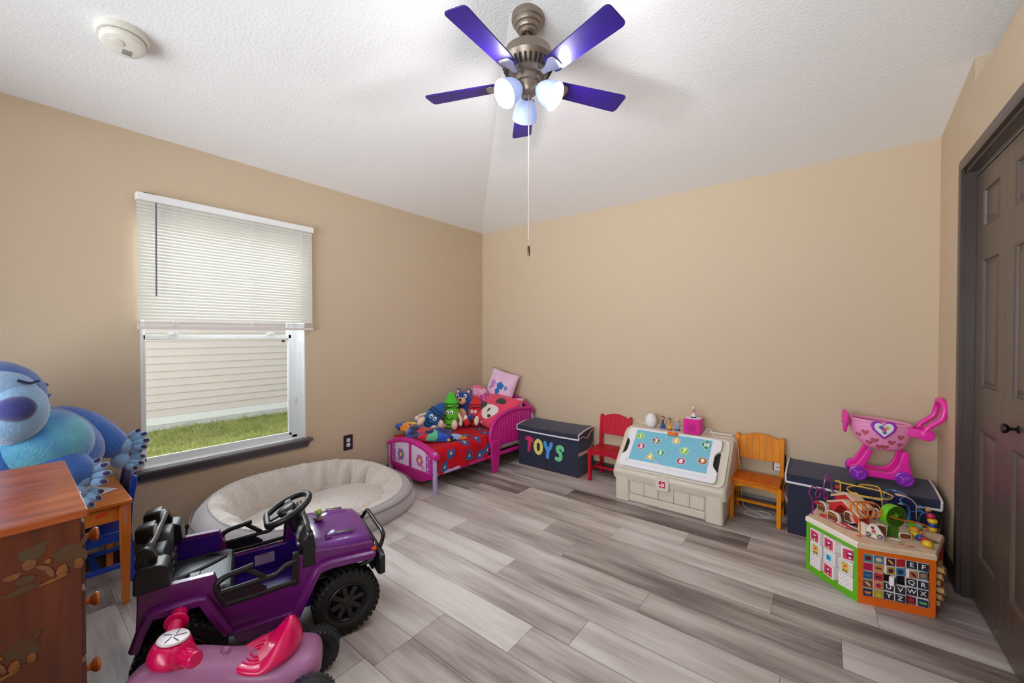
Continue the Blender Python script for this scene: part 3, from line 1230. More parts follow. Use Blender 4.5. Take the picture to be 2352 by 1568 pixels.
def crayon(label, col, dark, loc, H, r, rot, arms=True):
    root = thing('stuffed_crayon', label, 'stuffed toy', loc, rot=rot, group='stuffed crayons on the bed')
    body = mat('crayon_plush_%d_%d_%d' % col, col, .9, sheen=.4, bump=(140, .12))
    mb = MB()
    mb.lathe([(.001, 0), (r * .9, .004), (r, .02), (r * 1.02, H * .35), (r, H * .66), (r * .98, H * .69)], 22, sy=.82)
    mb.build('body', body, root, angle=60)
    mb = MB()
    mb.lathe([(r * .97, H * .685), (r * .92, H * .70), (r * .72, H * .80), (r * .46, H * .92), (r * .36, H * .97), (r * .18, H), (.001, H * 1.003)], 22, sy=.82)
    mb.build('tip', mat('crayon_tip_%d_%d_%d' % dark, dark, .9, sheen=.4), root, angle=60)

    def band(z, amp, w, n=44):
        bm_ = MB()
        rg = []
        for dz, dr in ((-w, .001), (-w * .6, .0035), (w * .6, .0035), (w, .001)):
            rg.append([((r * 1.005 + dr) * math.cos(2 * PI * j / n), (r * 1.005 + dr) * .82 * math.sin(2 * PI * j / n), z + dz + amp * math.sin(5 * 2 * PI * j / n)) for j in range(n)])
        bm_.loft(rg, cap=False)
        bm_.build('band', black_f, root)
    band(H * .685, 0, H * .011)
    band(H * .60, H * .014, H * .012)
    band(H * .56, 0, H * .006)
    band(H * .12, 0, H * .010)
    # simple sewn face on the side facing -y
    yf = -r * .82
    for s in (-1, 1):
        em = MB()
        em.sph((s * r * .27, yf * .985, H * .45), (r * .22, r * .09, r * .27), 14)
        em.sph((s * r * .25, yf * 1.06, H * .44), (r * .10, r * .05, r * .12), 12, m=1)
        em.build('eye', [white_f, black_f], root)
    mm = MB()
    mm.tube([(r * .42 * math.cos(a), yf * .99 - .004 * math.sin(a), H * .33 - r * .3 * math.sin(a)) for a in [PI * i / 10 for i in range(11)]], r * .05, 6)
    mm.build('mouth', black_f, root)
    for s in (-1, 1):
        lm = MB()
        lm.tube(smooth_path([(s * r * .45, -r * .4, .03), (s * r * .75, -r * 1.15, .03), (s * r * .82, -r * 1.5, .028)], 4), [r * .28] * 9, 10)
        lm.sph((s * r * .85, -r * 1.75, .048), (r * .38, r * .34, .048), 14)
        lm.build('leg', skin, root)
        if arms:
            am = MB()
            am.tube(smooth_path([(s * r * .95, 0, H * .42), (s * r * 1.35, -r * .3, H * .28), (s * r * 1.45, -r * .75, H * .17)], 4), [r * .18] * 9, 10)
            am.sph((s * r * 1.45, -r * .9, H * .15), (r * .28, r * .3, r * .3), 12)
            am.build('arm', skin, root)
    return root


crayon('green stuffed crayon with face sitting upright in the middle of the bed', (98, 190, 26), (70, 196, 40), (-2.89, 2.70, .352), .35, .078, (R(-6), R(1), R(36)))
crayon('red stuffed crayon with face sitting against the coral pillow', (214, 16, 44), (220, 34, 40), (-2.79, 2.93, .352), .30, .068, (R(-14), R(2), R(28)))
crayon('blue stuffed crayon with face slumped sideways on the bed', (22, 92, 160), (20, 84, 152), (-2.975, 2.44, .375), .31, .078, (R(-16), R(38), R(40)))

# a plain blue stuffed animal behind the crayons
root = thing('stuffed_animal', 'dark blue stuffed animal with tan muzzle behind the green crayon toy', 'stuffed toy', (-2.92, 2.90, .34), rot=(R(-8), 0, R(32)))
nav = mat('royal_blue_plush', (26, 58, 148), .95, sheen=.5, bump=(110, .25))
tanp = mat('tan_plush', (232, 178, 132), .95, sheen=.4)
mb = MB()
mb.sph((0, 0, .12), (.085, .075, .13), 20)
mb.build('body', nav, root, subsurf=1)
mb = MB()
mb.sph((0, -.06, .105), (.055, .035, .075), 18)
mb.build('belly', tanp, root, subsurf=1)
mb = MB()
mb.sph((0, .0, .265), (.098, .092, .088), 20)
mb.build('head', nav, root, subsurf=1)
mb = MB()
mb.sph((0, -.085, .25), (.05, .045, .038), 16)
mb.build('muzzle', tanp, root, subsurf=1)
mb = MB()
mb.sph((0, -.13, .262), (.014, .012, .011), 12)
mb.build('nose', black_f, root)
for s in (-1, 1):
    mb = MB()
    mb.sph((s * .055, .01, .345), (.03, .018, .034), 14, (0, s * .35, 0))
    mb.sph((s * .055, -.008, .343), (.018, .008, .022), 12, (0, s * .35, 0), m=1)
    mb.build('ear', [nav, tanp], root)
    mb = MB()
    mb.sph((s * .04, -.088, .298), (.017, .01, .022), 12)
    mb.sph((s * .038, -.097, .296), (.008, .004, .011), 10, m=1)
    mb.build('eye', [white_f, black_f], root)
    mb = MB()
    mb.tube(smooth_path([(s * .08, -.01, .18), (s * .115, -.05, .12), (s * .10, -.1, .09)], 5), [.024] * 11, 10)
    mb.sph((s * .1, -.11, .085), .03, 12)
    mb.build('arm', nav, root)
    mb = MB()
    mb.tube(smooth_path([(s * .05, -.03, .04), (s * .08, -.11, .035), (s * .085, -.15, .035)], 5), [.03] * 11, 10)
    mb.sph((s * .085, -.175, .042), (.035, .045, .04), 12, m=1)
    mb.build('leg', [nav, mat('red_shoe_plush', (204, 24, 40), .8)], root)

# ================================================================== ALONG THE BACK WALL
navy_f = mat('navy_canvas', (36, 40, 66), .85, bump=(300, .15), sheen=.2)
trim_w = mat('white_piping', (236, 232, 238), .7)
trim_p = mat('peach_webbing', (214, 160, 140), .75)


def fabric_box(name, label, x0, x1, yf, yb, h, lidh, rise, root_loc):
    root = thing(name, label, 'toy box', root_loc)
    T = Matrix.Translation(-Vector(root_loc))
    w = x1 - x0
    mb = MB()
    mb.M = T
    ring = []
    for z, ins in ((.002, .004), (.02, 0), (h - .05, 0), (h - .004, 0)):
        ring.append([(x0 + ins, yf + ins, z), ((x0 + x1) / 2, yf + ins - .004 * (z > .01), z), (x1 - ins, yf + ins, z), (x1 - ins, yb - ins, z), (x0 + ins, yb - ins, z)])
    mb.loft(ring)
    mb.build('body', navy_f, root, bevel=.004)
    # lid with a short front flap and slightly sagging top
    mb = MB()
    mb.M = T
    o = .008
    xm = (x0 + x1) / 2
    rg = []
    for t in [i / 20 for i in range(21)]:
        x = x0 - o + (w + 2 * o) * t
        e = min(1, min(t, 1 - t) * 9)
        sag = -.006 * math.sin(PI * t) ** 1.0
        zt = h + rise + sag
        rg.append([(x, yf - .012, h - lidh + sag * .6), (x, yf - .016, h - lidh * .3 + sag), (x, yf - .006, h + .004 + sag), (x, (yf + yb) / 2, zt - .003), (x, yb + .002, zt),
                   (x, yb + .002, zt - .01), (x, (yf + yb) / 2, h + .0), (x, yf - .0, h - .012), (x, yf - .003, h - lidh + sag * .6)])
    mb.loft(rg)
    lid = mb.build('lid', navy_f, root, bevel=.002)
    mb = MB()
    mb.M = T
    mb.tube([(x0 - o, yf - .015, h - lidh + .004 - .0036 * math.sin(PI * i / 16)) if False else (x0 - o + (w + 2 * o) * i / 16, yf - .0145, h - lidh + .003 - .0036 * math.sin(PI * i / 16)) for i in range(17)], .0058, 6, flat=1.2)
    mb.build('piping', trim_w, lid)
    for x in (x0 - o, x1 + o):
        mb = MB()
        mb.M = T
        mb.tube(smooth_path([(x, yf - .013, h - lidh + .004), (x, yf - .017, h - lidh * .3), (x, yf - .007, h + .006), (x, (yf + yb) / 2, h + rise - .0), (x, yb, h + rise + .002)], 4), .0052, 6)
        mb.build('edge_piping', trim_w, lid)
    # seam down the middle of front and top
    mb = MB()
    mb.M = T
    mb.tube([(xm, yf - .0055, .01), (xm, yf - .0055, h - lidh)], .0016, 5)
    mb.tube([(xm, yf - .0175, h - lidh + .006), (xm, yf - .0175, h - lidh * .4), (xm, yf - .008, h + .0015), (xm, yb, h + rise - .004)], .0016, 5)
    mb.build('fold_seam', mat('dark_seam', (20, 22, 38), .9), root)
    # side webbing handles
    for x, s in ((x0, -1), (x1, 1)):
        mb = MB()
        mb.M = T
        p = smooth_path([(x, yf + .0, h * .55), (x + s * .004, yf + .02, h * .555), (x + s * .03, (yf + yb) / 2, h * .60), (x + s * .004, yb - .02, h * .68), (x, yb, h * .69)], 5)
        mb.loft([[q + Vector((0, 0, -.014)), q + Vector((s * .003, 0, -.014)), q + Vector((s * .003, 0, .014)), q + Vector((0, 0, .014))] for q in p])
        mb.build('handle', trim_p, root)
        mb = MB()
        mb.M = T
        mb.tube(smooth_path([(x + s * .006, yf + .0, h - lidh + .012), (x + s * .014, yf + .06, h - lidh + .02), (x + s * .012, yf + .13, h - lidh - .005), (x + s * .010, yf + .2, h - .01), (x + s * .006, yb - .02, h + .01)], 5), .0045, 6)
        mb.build('flap_edge', trim_p, root)
    mb = MB()
    mb.M = T
    mb.tube([(x1 + .001, yf, .006), (x1 + .001, yb, .006)], .0045, 6)
    mb.tube([(x0 - .001, yf, .006), (x0 - .001, yb, .006)], .0045, 6)
    mb.tube([(x0 - .001, yf - .001, .004), (x1 + .001, yf - .001, .004)], .002, 6)
    mb.build('bottom_piping', trim_w if lidh > .05 else trim_p, root)
    return root


tb = fabric_box('toy_box', 'navy fabric toy box with colourful TOYS lettering beside the bed', -2.355, -1.69, 3.115, 3.395, .385, .042, .03, (-2.02, 3.26, 0))
LT = [((214, 44, 104), 'T'), ((232, 222, 120), 'O'), ((74, 158, 226), 'Y'), ((112, 212, 148), 'S')]
# fat rounded hand-drawn letters as outlines


def letter(name, strokes, r, M, m, parent):
    mb = MB()
    mb.M = M
    for si, pts in enumerate(strokes):
        P = [Vector((a, b, 0)) for a, b in pts]
        h = .0016 + .0004 * si
        n = len(P)
        if (P[0] - P[-1]).length < 1e-4:                      # closed ring
            c = sum(P[:-1], Vector()) / (n - 1)
            o_ = [p + (p - c).normalized() * r for p in P[:-1]]
            i_ = [p - (p - c).normalized() * r for p in P[:-1]]
            up_ = Vector((0, 0, h))
            mb.loft([o_, [p + up_ for p in o_], [p + up_ for p in i_], i_], loop=True, cap=False)
            continue
        L, Rr = [], []
        for i in range(n):
            t = (P[min(i + 1, n - 1)] - P[max(i - 1, 0)]).normalized()
            q = Vector((-t.y, t.x, 0)) * r
            L.append(P[i] + q)
            Rr.append(P[i] - q)
        a0 = math.atan2(L[-1].y - P[-1].y, L[-1].x - P[-1].x)
        a1 = math.atan2(Rr[0].y - P[0].y, Rr[0].x - P[0].x)
        out = L + [P[-1] + Vector((math.cos(a0 - PI * j / 8), math.sin(a0 - PI * j / 8), 0)) * r for j in range(1, 8)]
        out += Rr[::-1] + [P[0] + Vector((math.cos(a1 - PI * j / 8), math.sin(a1 - PI * j / 8), 0)) * r for j in range(1, 8)]
        mb.prism([(q.x, q.y) for q in out], 0, h)
    return mb.build(name, m, parent, smooth=False)


def P2(pts, k=5):
    return [(q.x, q.y) for q in smooth_path([(a, b, 0) for a, b in pts], k)]


ells = [(.036 * math.cos(2 * PI * i / 24), .058 * math.sin(2 * PI * i / 24)) for i in range(25)]
ST = {'T': [P2([(-.028, .048), (.0, .055), (.03, .045), (.034, .034)]), P2([(.008, .05), (.004, 0), (-.002, -.06)])],
      'O': [ells],
      'Y': [P2([(-.034, .058), (-.022, .02), (.0, -.005)]), P2([(.034, .058), (.022, .02), (.0, -.005), (-.006, -.07)])],
      'S': [P2([(.036, .04), (.026, .058), (.0, .06), (-.018, .045), (-.012, .02), (.012, .0), (.016, -.035), (-.004, -.055), (-.03, -.05)])]}
for (col, ch), x, z in zip(LT, (-2.222, -2.115, -2.005, -1.885), (.225, .212, .205, .19)):
    M = plane_M((x + 2.02, 3.115 - 3.26 - .0085, z), (1, 0, 0), (0, 0, 1))
    letter('letter_' + ch.lower(), ST[ch], .018, M, mat('felt_' + ch, col, .8), tb)

b2 = fabric_box('storage_bin', 'navy fabric storage bin with white piping under the pink toy cart', -.172, .498, 3.085, 3.40, .385, .05, .022, (.16, 3.24, 0))
mb = MB()
mb.box(.335, .3385, -.12, -.105, .19, .225)
mb.build('care_tag', trim_w, b2)


# ------------------------------------------------------------------ small wooden chairs
def kid_chair(label, m, m_seat, loc, rotz, w=.285, d=.28):
    """seat height .28, back height .56; the back stands at +y"""
    root = thing('kid_chair', label, 'chair', loc, rotz, group=None)
    t = .027
    hw, hd = w / 2, d / 2
    mb = MB()
    mb.box(-hw - .008, hw + .008, -hd - .012, hd - .02, .262, .278)
    mb.build('seat', m_seat, root, bevel=.004)
    for s in (-1, 1):
        mb = MB()
        mb.box(s * hw - t / 2, s * hw + t / 2, -hd, -hd + t, 0, .262)
        mb.build('front_leg', m, root, bevel=.003)
        mb = MB()
        x0, x1 = s * hw - t / 2, s * hw + t / 2
        mb.loft([[(x0, hd - t + dy, z), (x1, hd - t + dy, z), (x1, hd + dy, z), (x0, hd + dy, z)] for z, dy in ((0, .02), (.27, 0), (.40, .008), (.535, .028))])
        mb.sph((s * hw, hd - t / 2 + .028, .535), (t / 2, t / 2, .010), 12)
        mb.build('back_post', m, root, bevel=.003)
    # back panel: curved top, grooved boards
    mb = MB()
    n = 12
    top = [(-hw + t / 2 + (w - t) * i / n, .525 + .032 * math.sin(PI * i / n)) for i in range(n + 1)]
    bot = [(hw - t / 2, .372), (-hw + t / 2, .372)]
    poly = top + bot
    f = [(a, hd - t / 2 + (b - .37) * .16 - .006, b) for a, b in poly]
    g = [(a, hd - t / 2 + (b - .37) * .16 + .006, b) for a, b in poly]
    k = len(poly)
    mb.add(f + g, [tuple(range(k)), tuple(reversed(range(k, 2 * k)))] + [(i, (i + 1) % k, k + (i + 1) % k, k + i) for i in range(k)])
    bp = mb.build('backrest', m, root, bevel=.002)
    for i in range(1, 6):
        mb = MB()
        x = -hw + t / 2 + (w - t) * i / 6
        zt = .525 + .032 * math.sin(PI * i / 6) - .004
        mb.loft([[(x - .0008, hd - t / 2 + (z - .37) * .16 - .0066, z), (x + .0008, hd - t / 2 + (z - .37) * .16 - .0066, z), (x + .0008, hd - t / 2 + (z - .37) * .16 - .005, z), (x - .0008, hd - t / 2 + (z - .37) * .16 - .005, z)] for z in (.375, zt)])
        mb.build('board_groove', mat('groove_' + m.name, (60, 20, 20) if 'red' in m.name else (120, 60, 12), .6), bp)
    # scalloped front apron and side aprons
    mb = MB()
    n = 16
    lowp = [(-hw + t / 2 + (w - t) * i / n, .222 + .018 * (1 - abs(2 * i / n - 1)) ** .8 * (1 - .25 * math.cos(4 * PI * i / n))) for i in range(n + 1)]
    mb.prism(lowp + [(hw - t / 2, .262), (-hw + t / 2, .262)], -hd + .006, -hd + .02, 'xz')
    mb.build('apron', m, root, bevel=.0015)
    for s in (-1, 1):
        mb = MB()
        mb.box(s * hw - .007, s * hw + .007, -hd + t, hd - t, .225, .262)
        mb.build('side_apron', m, root, bevel=.0015)
        mb = MB()
        mb.box(s * hw - .008, s * hw + .008, -hd + t, hd - t + .016, .085, .107)
        mb.build('side_stretcher', m, root, bevel=.002)
    mb = MB()
    mb.box(-hw + .008, hw - .008, -.012, .012, .087, .105)
    mb.build('cross_stretcher', m, root, bevel=.002)
    return root


red_w = mat('red_painted_wood', (200, 4, 44), .45, spec=.3)
red_s = mat('red_painted_seat', (184, 4, 34), .45, spec=.3)
or_w = wood('honey_wood', (214, 122, 8), (232, 144, 20), (30, 30, 3), .5, .0)
or_s = wood('honey_seat_wood', (196, 92, 8), (220, 116, 16), (30, 3, 30), .45, .0)
for m_ in (or_w, or_s):
    m_.node_tree.nodes['Principled BSDF'].inputs['Specular IOR Level'].default_value = .25
kid_chair('small red painted wooden chair beside the TOYS box', red_w, red_s, (-1.468, 3.265, 0), 0, .27, .25)
kid_chair('small honey coloured wooden chair right of the cream toy chest', or_w, or_s, (-.357, 3.245, 0), 0, .275, .25)

# ------------------------------------------------------------------ cream toy chest with drawing lid
ch = thing('toy_chest', 'cream plastic toy chest with tilted white and blue drawing board lid', 'toy chest', (-.89, 3.15, 0))
T = Matrix.Translation((.89, -3.15, 0))
cream = mat('cream_plastic', (222, 211, 195), .42, bump=(220, .06))
mb = MB()
mb.M = T


def rr_ring(x0, x1, y0, y1, r, z, n=5):
    return [(a, b, z) for a, b in rpoly([(x0, y0), (x1, y0), (x1, y1), (x0, y1)], r, n)]


mb.loft([rr_ring(-1.268, -.515, 2.955, 3.39, .04, 0), rr_ring(-1.272, -.511, 2.95, 3.392, .045, .01), rr_ring(-1.276, -.507, 2.945, 3.395, .045, .20)])
mb.build('chest_body', cream, ch, bevel=.004, angle=50)
# front: corner columns, base rail and five panels separated by ribs
for x0, x1 in ((-1.27, -1.158), (-.625, -.512)):
    mb = MB()
    mb.M = T
    mb.loft([rr_ring(x0, x1, 2.925, 3.0, .025, .002), rr_ring(x0, x1, 2.922, 3.0, .028, .185)])
    mb.build('corner_column', cream, ch, bevel=.004)
mb = MB()
mb.M = T
mb.box(-1.158, -.625, 2.933, 2.96, .012, .064)
mb.build('base_rail', cream, ch, bevel=.006, seg=3)
PWD = (1.158 - .625) / 5
for i in range(5):
    x = -1.158 + PWD * i
    mb = MB()
    mb.M = T
    mb.box(x + .004, x + PWD - .004, 2.936, 2.96, .068, .175)
    mb.build('front_panel', cream, ch, bevel=.007, seg=3)
for i in range(1, 5):
    x = -1.158 + PWD * i
    mb = MB()
    mb.M = T
    mb.box(x - .007, x + .007, 2.928, 2.955, .066, .18)
    mb.build('rib', cream, ch, bevel=.004)
# lid shell: side profile swept across, closed ends rounded
mb = MB()
mb.M = T
prof = rpoly([(2.93, .160), (2.912, .225), (2.928, .252), (3.205, .505), (3.24, .512), (3.40, .512), (3.40, .165)], [.012, .02, .02, .03, .02, .02, .0], 4)
rings = []
for x, ins in ((-1.288, .030), (-1.284, .014), (-1.274, .004), (-1.262, 0), (-.520, 0), (-.508, .004), (-.498, .014), (-.494, .030)):
    cy, cz = 3.18, .30
    rings.append([(x, y + (ins if y < cy else -ins), z - (ins if z > .19 else 0)) for y, z in prof])
mb.loft(rings)
mb.build('lid_shell', cream, ch, angle=50)
# raised rim around the board
A = math.atan2(.505 - .252, 3.205 - 2.928)


def on_slope(x, s, off=0.0):
    """point on the sloped lid: s = distance up the slope from the front lip"""
    return (x + .89, 2.928 + s * math.cos(A) - off * math.sin(A) - 3.15, .252 + s * math.sin(A) + off * math.cos(A))


SL_LEN = math.hypot(.277, .253)
mb = MB()
rim = []
for x, s in rpoly([(-1.272, -.005), (-.51, -.005), (-.51, SL_LEN + .005), (-1.272, SL_LEN + .005)], .05, 6):
    cx, cs = (-.891, SL_LEN / 2)
    d = Vector((cx - x, cs - s)).normalized() * .03
    rim.append([on_slope(x, s, 0), on_slope(x, s, .012), on_slope(x + d.x, s + d.y, .012), on_slope(x + d.x, s + d.y, 0)])
mb.loft(rim, loop=True, cap=False)
mb.build('lid_rim', cream, ch, bevel=.004, seg=3)
# storage ledge rail at the back
mb = MB()
mb.M = T
mb.tube(smooth_path([(-1.25, 3.385, .514), (-.9, 3.388, .516), (-.53, 3.385, .514)], 4), .008, 8)
mb.build('back_ledge', cream, ch)
# white board with hand cut-outs at both sides
bd = thing('drawing_board', None, None)
bd.parent = ch
bw = mat('white_board_plastic', (240, 240, 246), .25)
x0, x1, s0, s1 = -1.245, -.56, .012, SL_LEN - .012
mid = (s0 + s1) / 2
out = rpoly([(x0, s0), (x1, s0), (x1, mid - .085), (x1 - .035, mid - .05), (x1 - .035, mid + .05), (x1, mid + .085), (x1, s1), (x0, s1), (x0, mid + .085), (x0 + .035, mid + .05), (x0 + .035, mid - .05), (x0, mid - .085)],
            [.03, .03, .02, .025, .025, .02, .03, .03, .02, .025, .025, .02], 4)
mb = MB()
n = len(out)
vs = [on_slope(x, s, .004) for x, s in out] + [on_slope(x, s, .026) for x, s in out]
mb.add(vs, [tuple(reversed(range(n))), tuple(range(n, 2 * n))] + [(i, (i + 1) % n, n + (i + 1) % n, n + i) for i in range(n)])
mb.build('board_frame', bw, bd, bevel=.004, seg=3)
for xa, xb in ((x0 + .002, x0 + .05), (x1 - .05, x1 - .002)):
    mb = MB()
    q = [on_slope(xa, mid - .075, .0), on_slope(xb, mid - .075, .0), on_slope(xb, mid + .075, .0), on_slope(xa, mid + .075, .0)]
    q2 = [on_slope(xa, mid - .075, .003), on_slope(xb, mid - .075, .003), on_slope(xb, mid + .075, .003), on_slope(xa, mid + .075, .003)]
    mb.loft([q, q2])
    mb.build('opening_shade_plate', mat('painted_opening_shade', (34, 26, 28), .8), ch)  # dark plate on the closed lid, painting the shade inside each cut-out
bx0, bx1, bs0, bs1 = -1.178, -.625, .072, SL_LEN - .03
mb = MB()
mb.add([on_slope(bx0, bs0, .0268), on_slope(bx1, bs0, .0268), on_slope(bx1, bs1, .0268), on_slope(bx0, bs1, .0268)], [(0, 1, 2, 3)])
mb.build('blue_activity_sheet', mat('sky_blue_sheet', (122, 194, 220), .35), bd)
BMt = plane_M(on_slope(0, 0, .0272), (1, 0, 0), (0, math.cos(A), math.sin(A)))
BMt.translation = Vector(on_slope(-.89, 0, .0272))


def bpt(u, v):
    """board fractions to local sheet coordinates"""
    return (bx0 + .89 + (bx1 - bx0) * u, bs0 + (bs1 - bs0) * v)


line_m = mat('pale_blue_line', (176, 220, 236), .4)
rnd = random.Random(8)
for i in range(26):
    u, v = (i % 7 + .5 + rnd.uniform(-.2, .2)) / 7, (i // 7 + .5 + rnd.uniform(-.15, .15)) / 4
    sh = [ngon(3, .034, rnd.uniform(0, 6)), star(5, .034, .015, rnd.uniform(0, 6)), ngon(24, .03), ngon(4, .034, rnd.uniform(0, 6)), ngon(6, .032, rnd.uniform(0, 6))][i % 5]
    a, b = bpt(u, v)
    a = min(max(a, bx0 + .89 + .036), bx1 + .89 - .036)
    b = min(max(b, bs0 + .036), bs1 - .036)
    mb = MB()
    mb.M = BMt
    mb.loft([[(a + x, b + y, .0001), (a + x * .955, b + y * .955, .0001)] for x, y in sh], closed=False, cap=False, loop=True)
    mb.build('outline_shape', line_m, bd, smooth=False)
nums = [('1', .07, .80, (150, 205, 40), ngon(28, .027)), ('2', .12, .47, (190, 20, 90), ngon(6, .029)), ('3', .30, .72, (140, 80, 40), star(5, .036, .02)), ('4', .28, .18, (232, 190, 50), ngon(3, .038)),
        ('5', .40, .36, (40, 150, 100), ngon(6, .028, 0)), ('6', .56, .82, (230, 190, 60), ngon(6, .029)), ('7', .69, .55, (150, 205, 40), ngon(6, .030, 0)), ('8', .68, .22, (190, 20, 90), ngon(28, .027)),
        ('9', .93, .34, (176, 96, 40), ngon(6, .031)), ('10', .945, .84, (40, 150, 110), ngon(4, .042))]
for s, u, v, col, sh in nums:
    a, b = bpt(u, v)
    mb = MB()
    mb.M = BMt
    lim = lambda p: (min(a + p[0], bx1 + .89), b + p[1])
    k = 1.12
    mb.prism([(min(a + x * k, bx1 + .89), min(b + y * k, bs1)) for x, y in sh], .0002, .0004, 'xy', 0)
    mb.prism([(min(a + x, bx1 + .89 - .001), min(b + y, bs1 - .001)) for x, y in sh], .0004, .0007, 'xy', 1)
    bg = mb.build('number_badge', [mat('badge_edge_white', (236, 240, 236), .4), mat('badge_%d_%d_%d' % col, col, .4)], bd, smooth=False)
    text('numeral', s, .046 if len(s) == 1 else .040, mat('numeral_white', (250, 250, 250), .4), BMt @ Matrix.Translation((a if s != '10' else a - .004, b - .001, .001)), bd, .0002, .0028)
# pen groove and magnetic eraser clip
mb = MB()
mb.M = BMt
mb.box(bx0 + .89 - .01, bx1 + .89 + .005, .040, .046, -.001, .0028)
mb.build('pen_groove', bw, bd, bevel=.0012)
mb = MB()
mb.M = BMt
mb.cyl((bx0 + .89 - .008, .058, .0), (bx0 + .89 - .008, .058, .004), .005, n=12)
mb.build('cord_hole', mat('grey_hole', (150, 150, 160), .5), bd)
e_ = thing('eraser_clip', 'orange clip on the top edge of the blue and white drawing board', 'clip', (-.905, 3.15, .45))
mb = MB()
mb.M = Matrix.Translation((.015, 0, -.45)) @ BMt
mb.M = Matrix.Translation((.905 - .89, 0, -.45)) @ BMt
mb.box(-.052, .022, bs1 - .012, bs1 + .016, .0014, .013)
mb.build('clip_body', mat('orange_plastic', (232, 116, 22), .4), e_, bevel=.003)
mb = MB()
mb.M = Matrix.Translation((.905 - .89, 0, -.45)) @ BMt
mb.box(.0, .023, bs1 - .010, bs1 + .014, .006, .015)
mb.build('clip_pad', mat('dark_orange_plastic', (206, 92, 10), .4), e_, bevel=.003)
# white string looped over the front of the board
st = MB()
st.M = Matrix.Translation((0, 0, 0)) @ BMt
st.tube(smooth_path([(-.165, .102, .003), (-.13, .096, .004), (-.10, .098, .004), (-.075, .088, .006), (-.05, .070, .004), (-.09, .08, .009), (-.06, .075, .004), (-.01, .062, .003), (.03, .048, .003)], 5), .0016, 6)
so = st.build('string', mat('white_string', (238, 232, 236), .7))
so.location = (-.89, 3.15, 0)
tag(so, 'thin white string lying across the lower edge of the drawing board', 'string')
# red star emblem on the front
M = plane_M((-.905 + .89, 2.911 - 3.15, .195), (1, 0, 0), (0, .06, 1))
mb = MB()
mb.M = M
mb.prism(rpoly([(-.047, -.046), (.047, -.046), (.047, .046), (-.047, .046)], .018), -.012, .004)
emb = mb.build('emblem_plate', cream, ch, bevel=.003)
mb = MB()
mb.M = M
mb.prism(rpoly([(-.026, -.026), (.026, -.026), (.026, .026), (-.026, .026)], .004), .0042, .005, 'xy', 1)
mb.prism(rpoly([(-.023, -.023), (.023, -.023), (.023, .023), (-.023, .023)], .003), .005, .0055, 'xy', 0)
mb.prism([(x + .003, y - .002) for x, y in star(5, .019, .009, PI / 2 + .3)], .0055, .006, 'xy', 1)
mb.prism([(-.023, -.019), (-.004, -.003), (-.012, -.001), (-.023, -.009)], .0055, .006, 'xy', 1)
mb.prism(star(5, .0075, .0032, PI / 2 + .3), .006, .0064, 'xy', 0)
mb.build('star_emblem', [mat('emblem_red', (206, 24, 76), .4), mat('emblem_white', (246, 240, 242), .4)], ch, smooth=False)

# ------------------------------------------------------------------ things on top of the chest
ZT = .513
eg = thing('egg_lamp', 'white egg-shaped lamp on the back ledge of the toy chest', 'lamp', (-1.115, 3.29, ZT))
mb = MB()
mb.lathe([(.001, .004), (.03, .006), (.042, .022), (.049, .045), (.046, .068), (.035, .092), (.018, .108), (.001, .113)], 24)
mb.build('lamp_shade', mat('white_silicone', (240, 240, 238), .5, sss=.2), eg)
mb = MB()
mb.lathe([(.03, 0), (.033, .001), (.033, .008), (.001, .009)], 24)
mb.build('lamp_base', mat('grey_base', (190, 188, 186), .5), eg)
mb = MB()
mb.tube(smooth_path([(-.03, .02, .01), (-.06, .04, .006), (-.1, .06, .03), (-.15, .07, .01), (-.165, .1, -.03), (-.16, .11, -.2)], 6), .0022, 6)
mb.build('power_cord', trim_w, eg)

sk = mat('figure_skin', (226, 172, 138), .6)


def figurine(label, loc, h, hair, top, skirt, base, rotz=0, wide=1.0):
    root = thing('figurine', label, 'figurine', loc, rotz, group=None)
    mb = MB()
    mb.lathe([(.001, 0), (.022, 0), (.022, .006), (.018, .009), (.001, .009)], 18)
    mb.build('base', base, root)
    mb = MB()
    mb.lathe([(.016 * wide, .009), (.0165 * wide, .014), (.012 * wide, .03), (.0075, .042)], 16, sy=.8)
    mb.build('skirt', skirt, root)
    mb = MB()
    mb.lathe([(.0075, .041), (.0095, .05), (.0105, .058), (.006, .063), (.0035, .066)], 14, sy=.7)
    mb.build('torso', top, root)
    for s in (-1, 1):
        mb = MB()
        mb.tube(smooth_path([(s * .0105, 0, .058), (s * .016, -.003, .046), (s * .010, -.011, .04)], 3), [.0034, .0033, .003, .003, .003, .003, .0028], 8)
        mb.build('arm', sk, root)
    mb = MB()
    mb.sph((0, -.001, .076), (.0105, .0105, .0125), 14)
    mb.sph((0, -.0115, .075), (.0018, .002, .0022), 8)
    mb.build('head', sk, root)
    for s in (-1, 1):
        mb = MB()
        mb.sph((s * .004, -.0105, .078), (.0015, .001, .002), 8)
        mb.build('eye', black_f, root)
    mb = MB()
    mb.sph((0, .003, .08), (.0118, .0115, .012), 14)
    mb.tube(smooth_path([(0, .008, .08), (.002, .013, .066), (.0, .012, .05)], 3), [.008, .008, .007, .007, .006, .005, .003], 10)
    mb.build('hair', hair, root)
    root.scale = (h / .09,) * 3
    return root


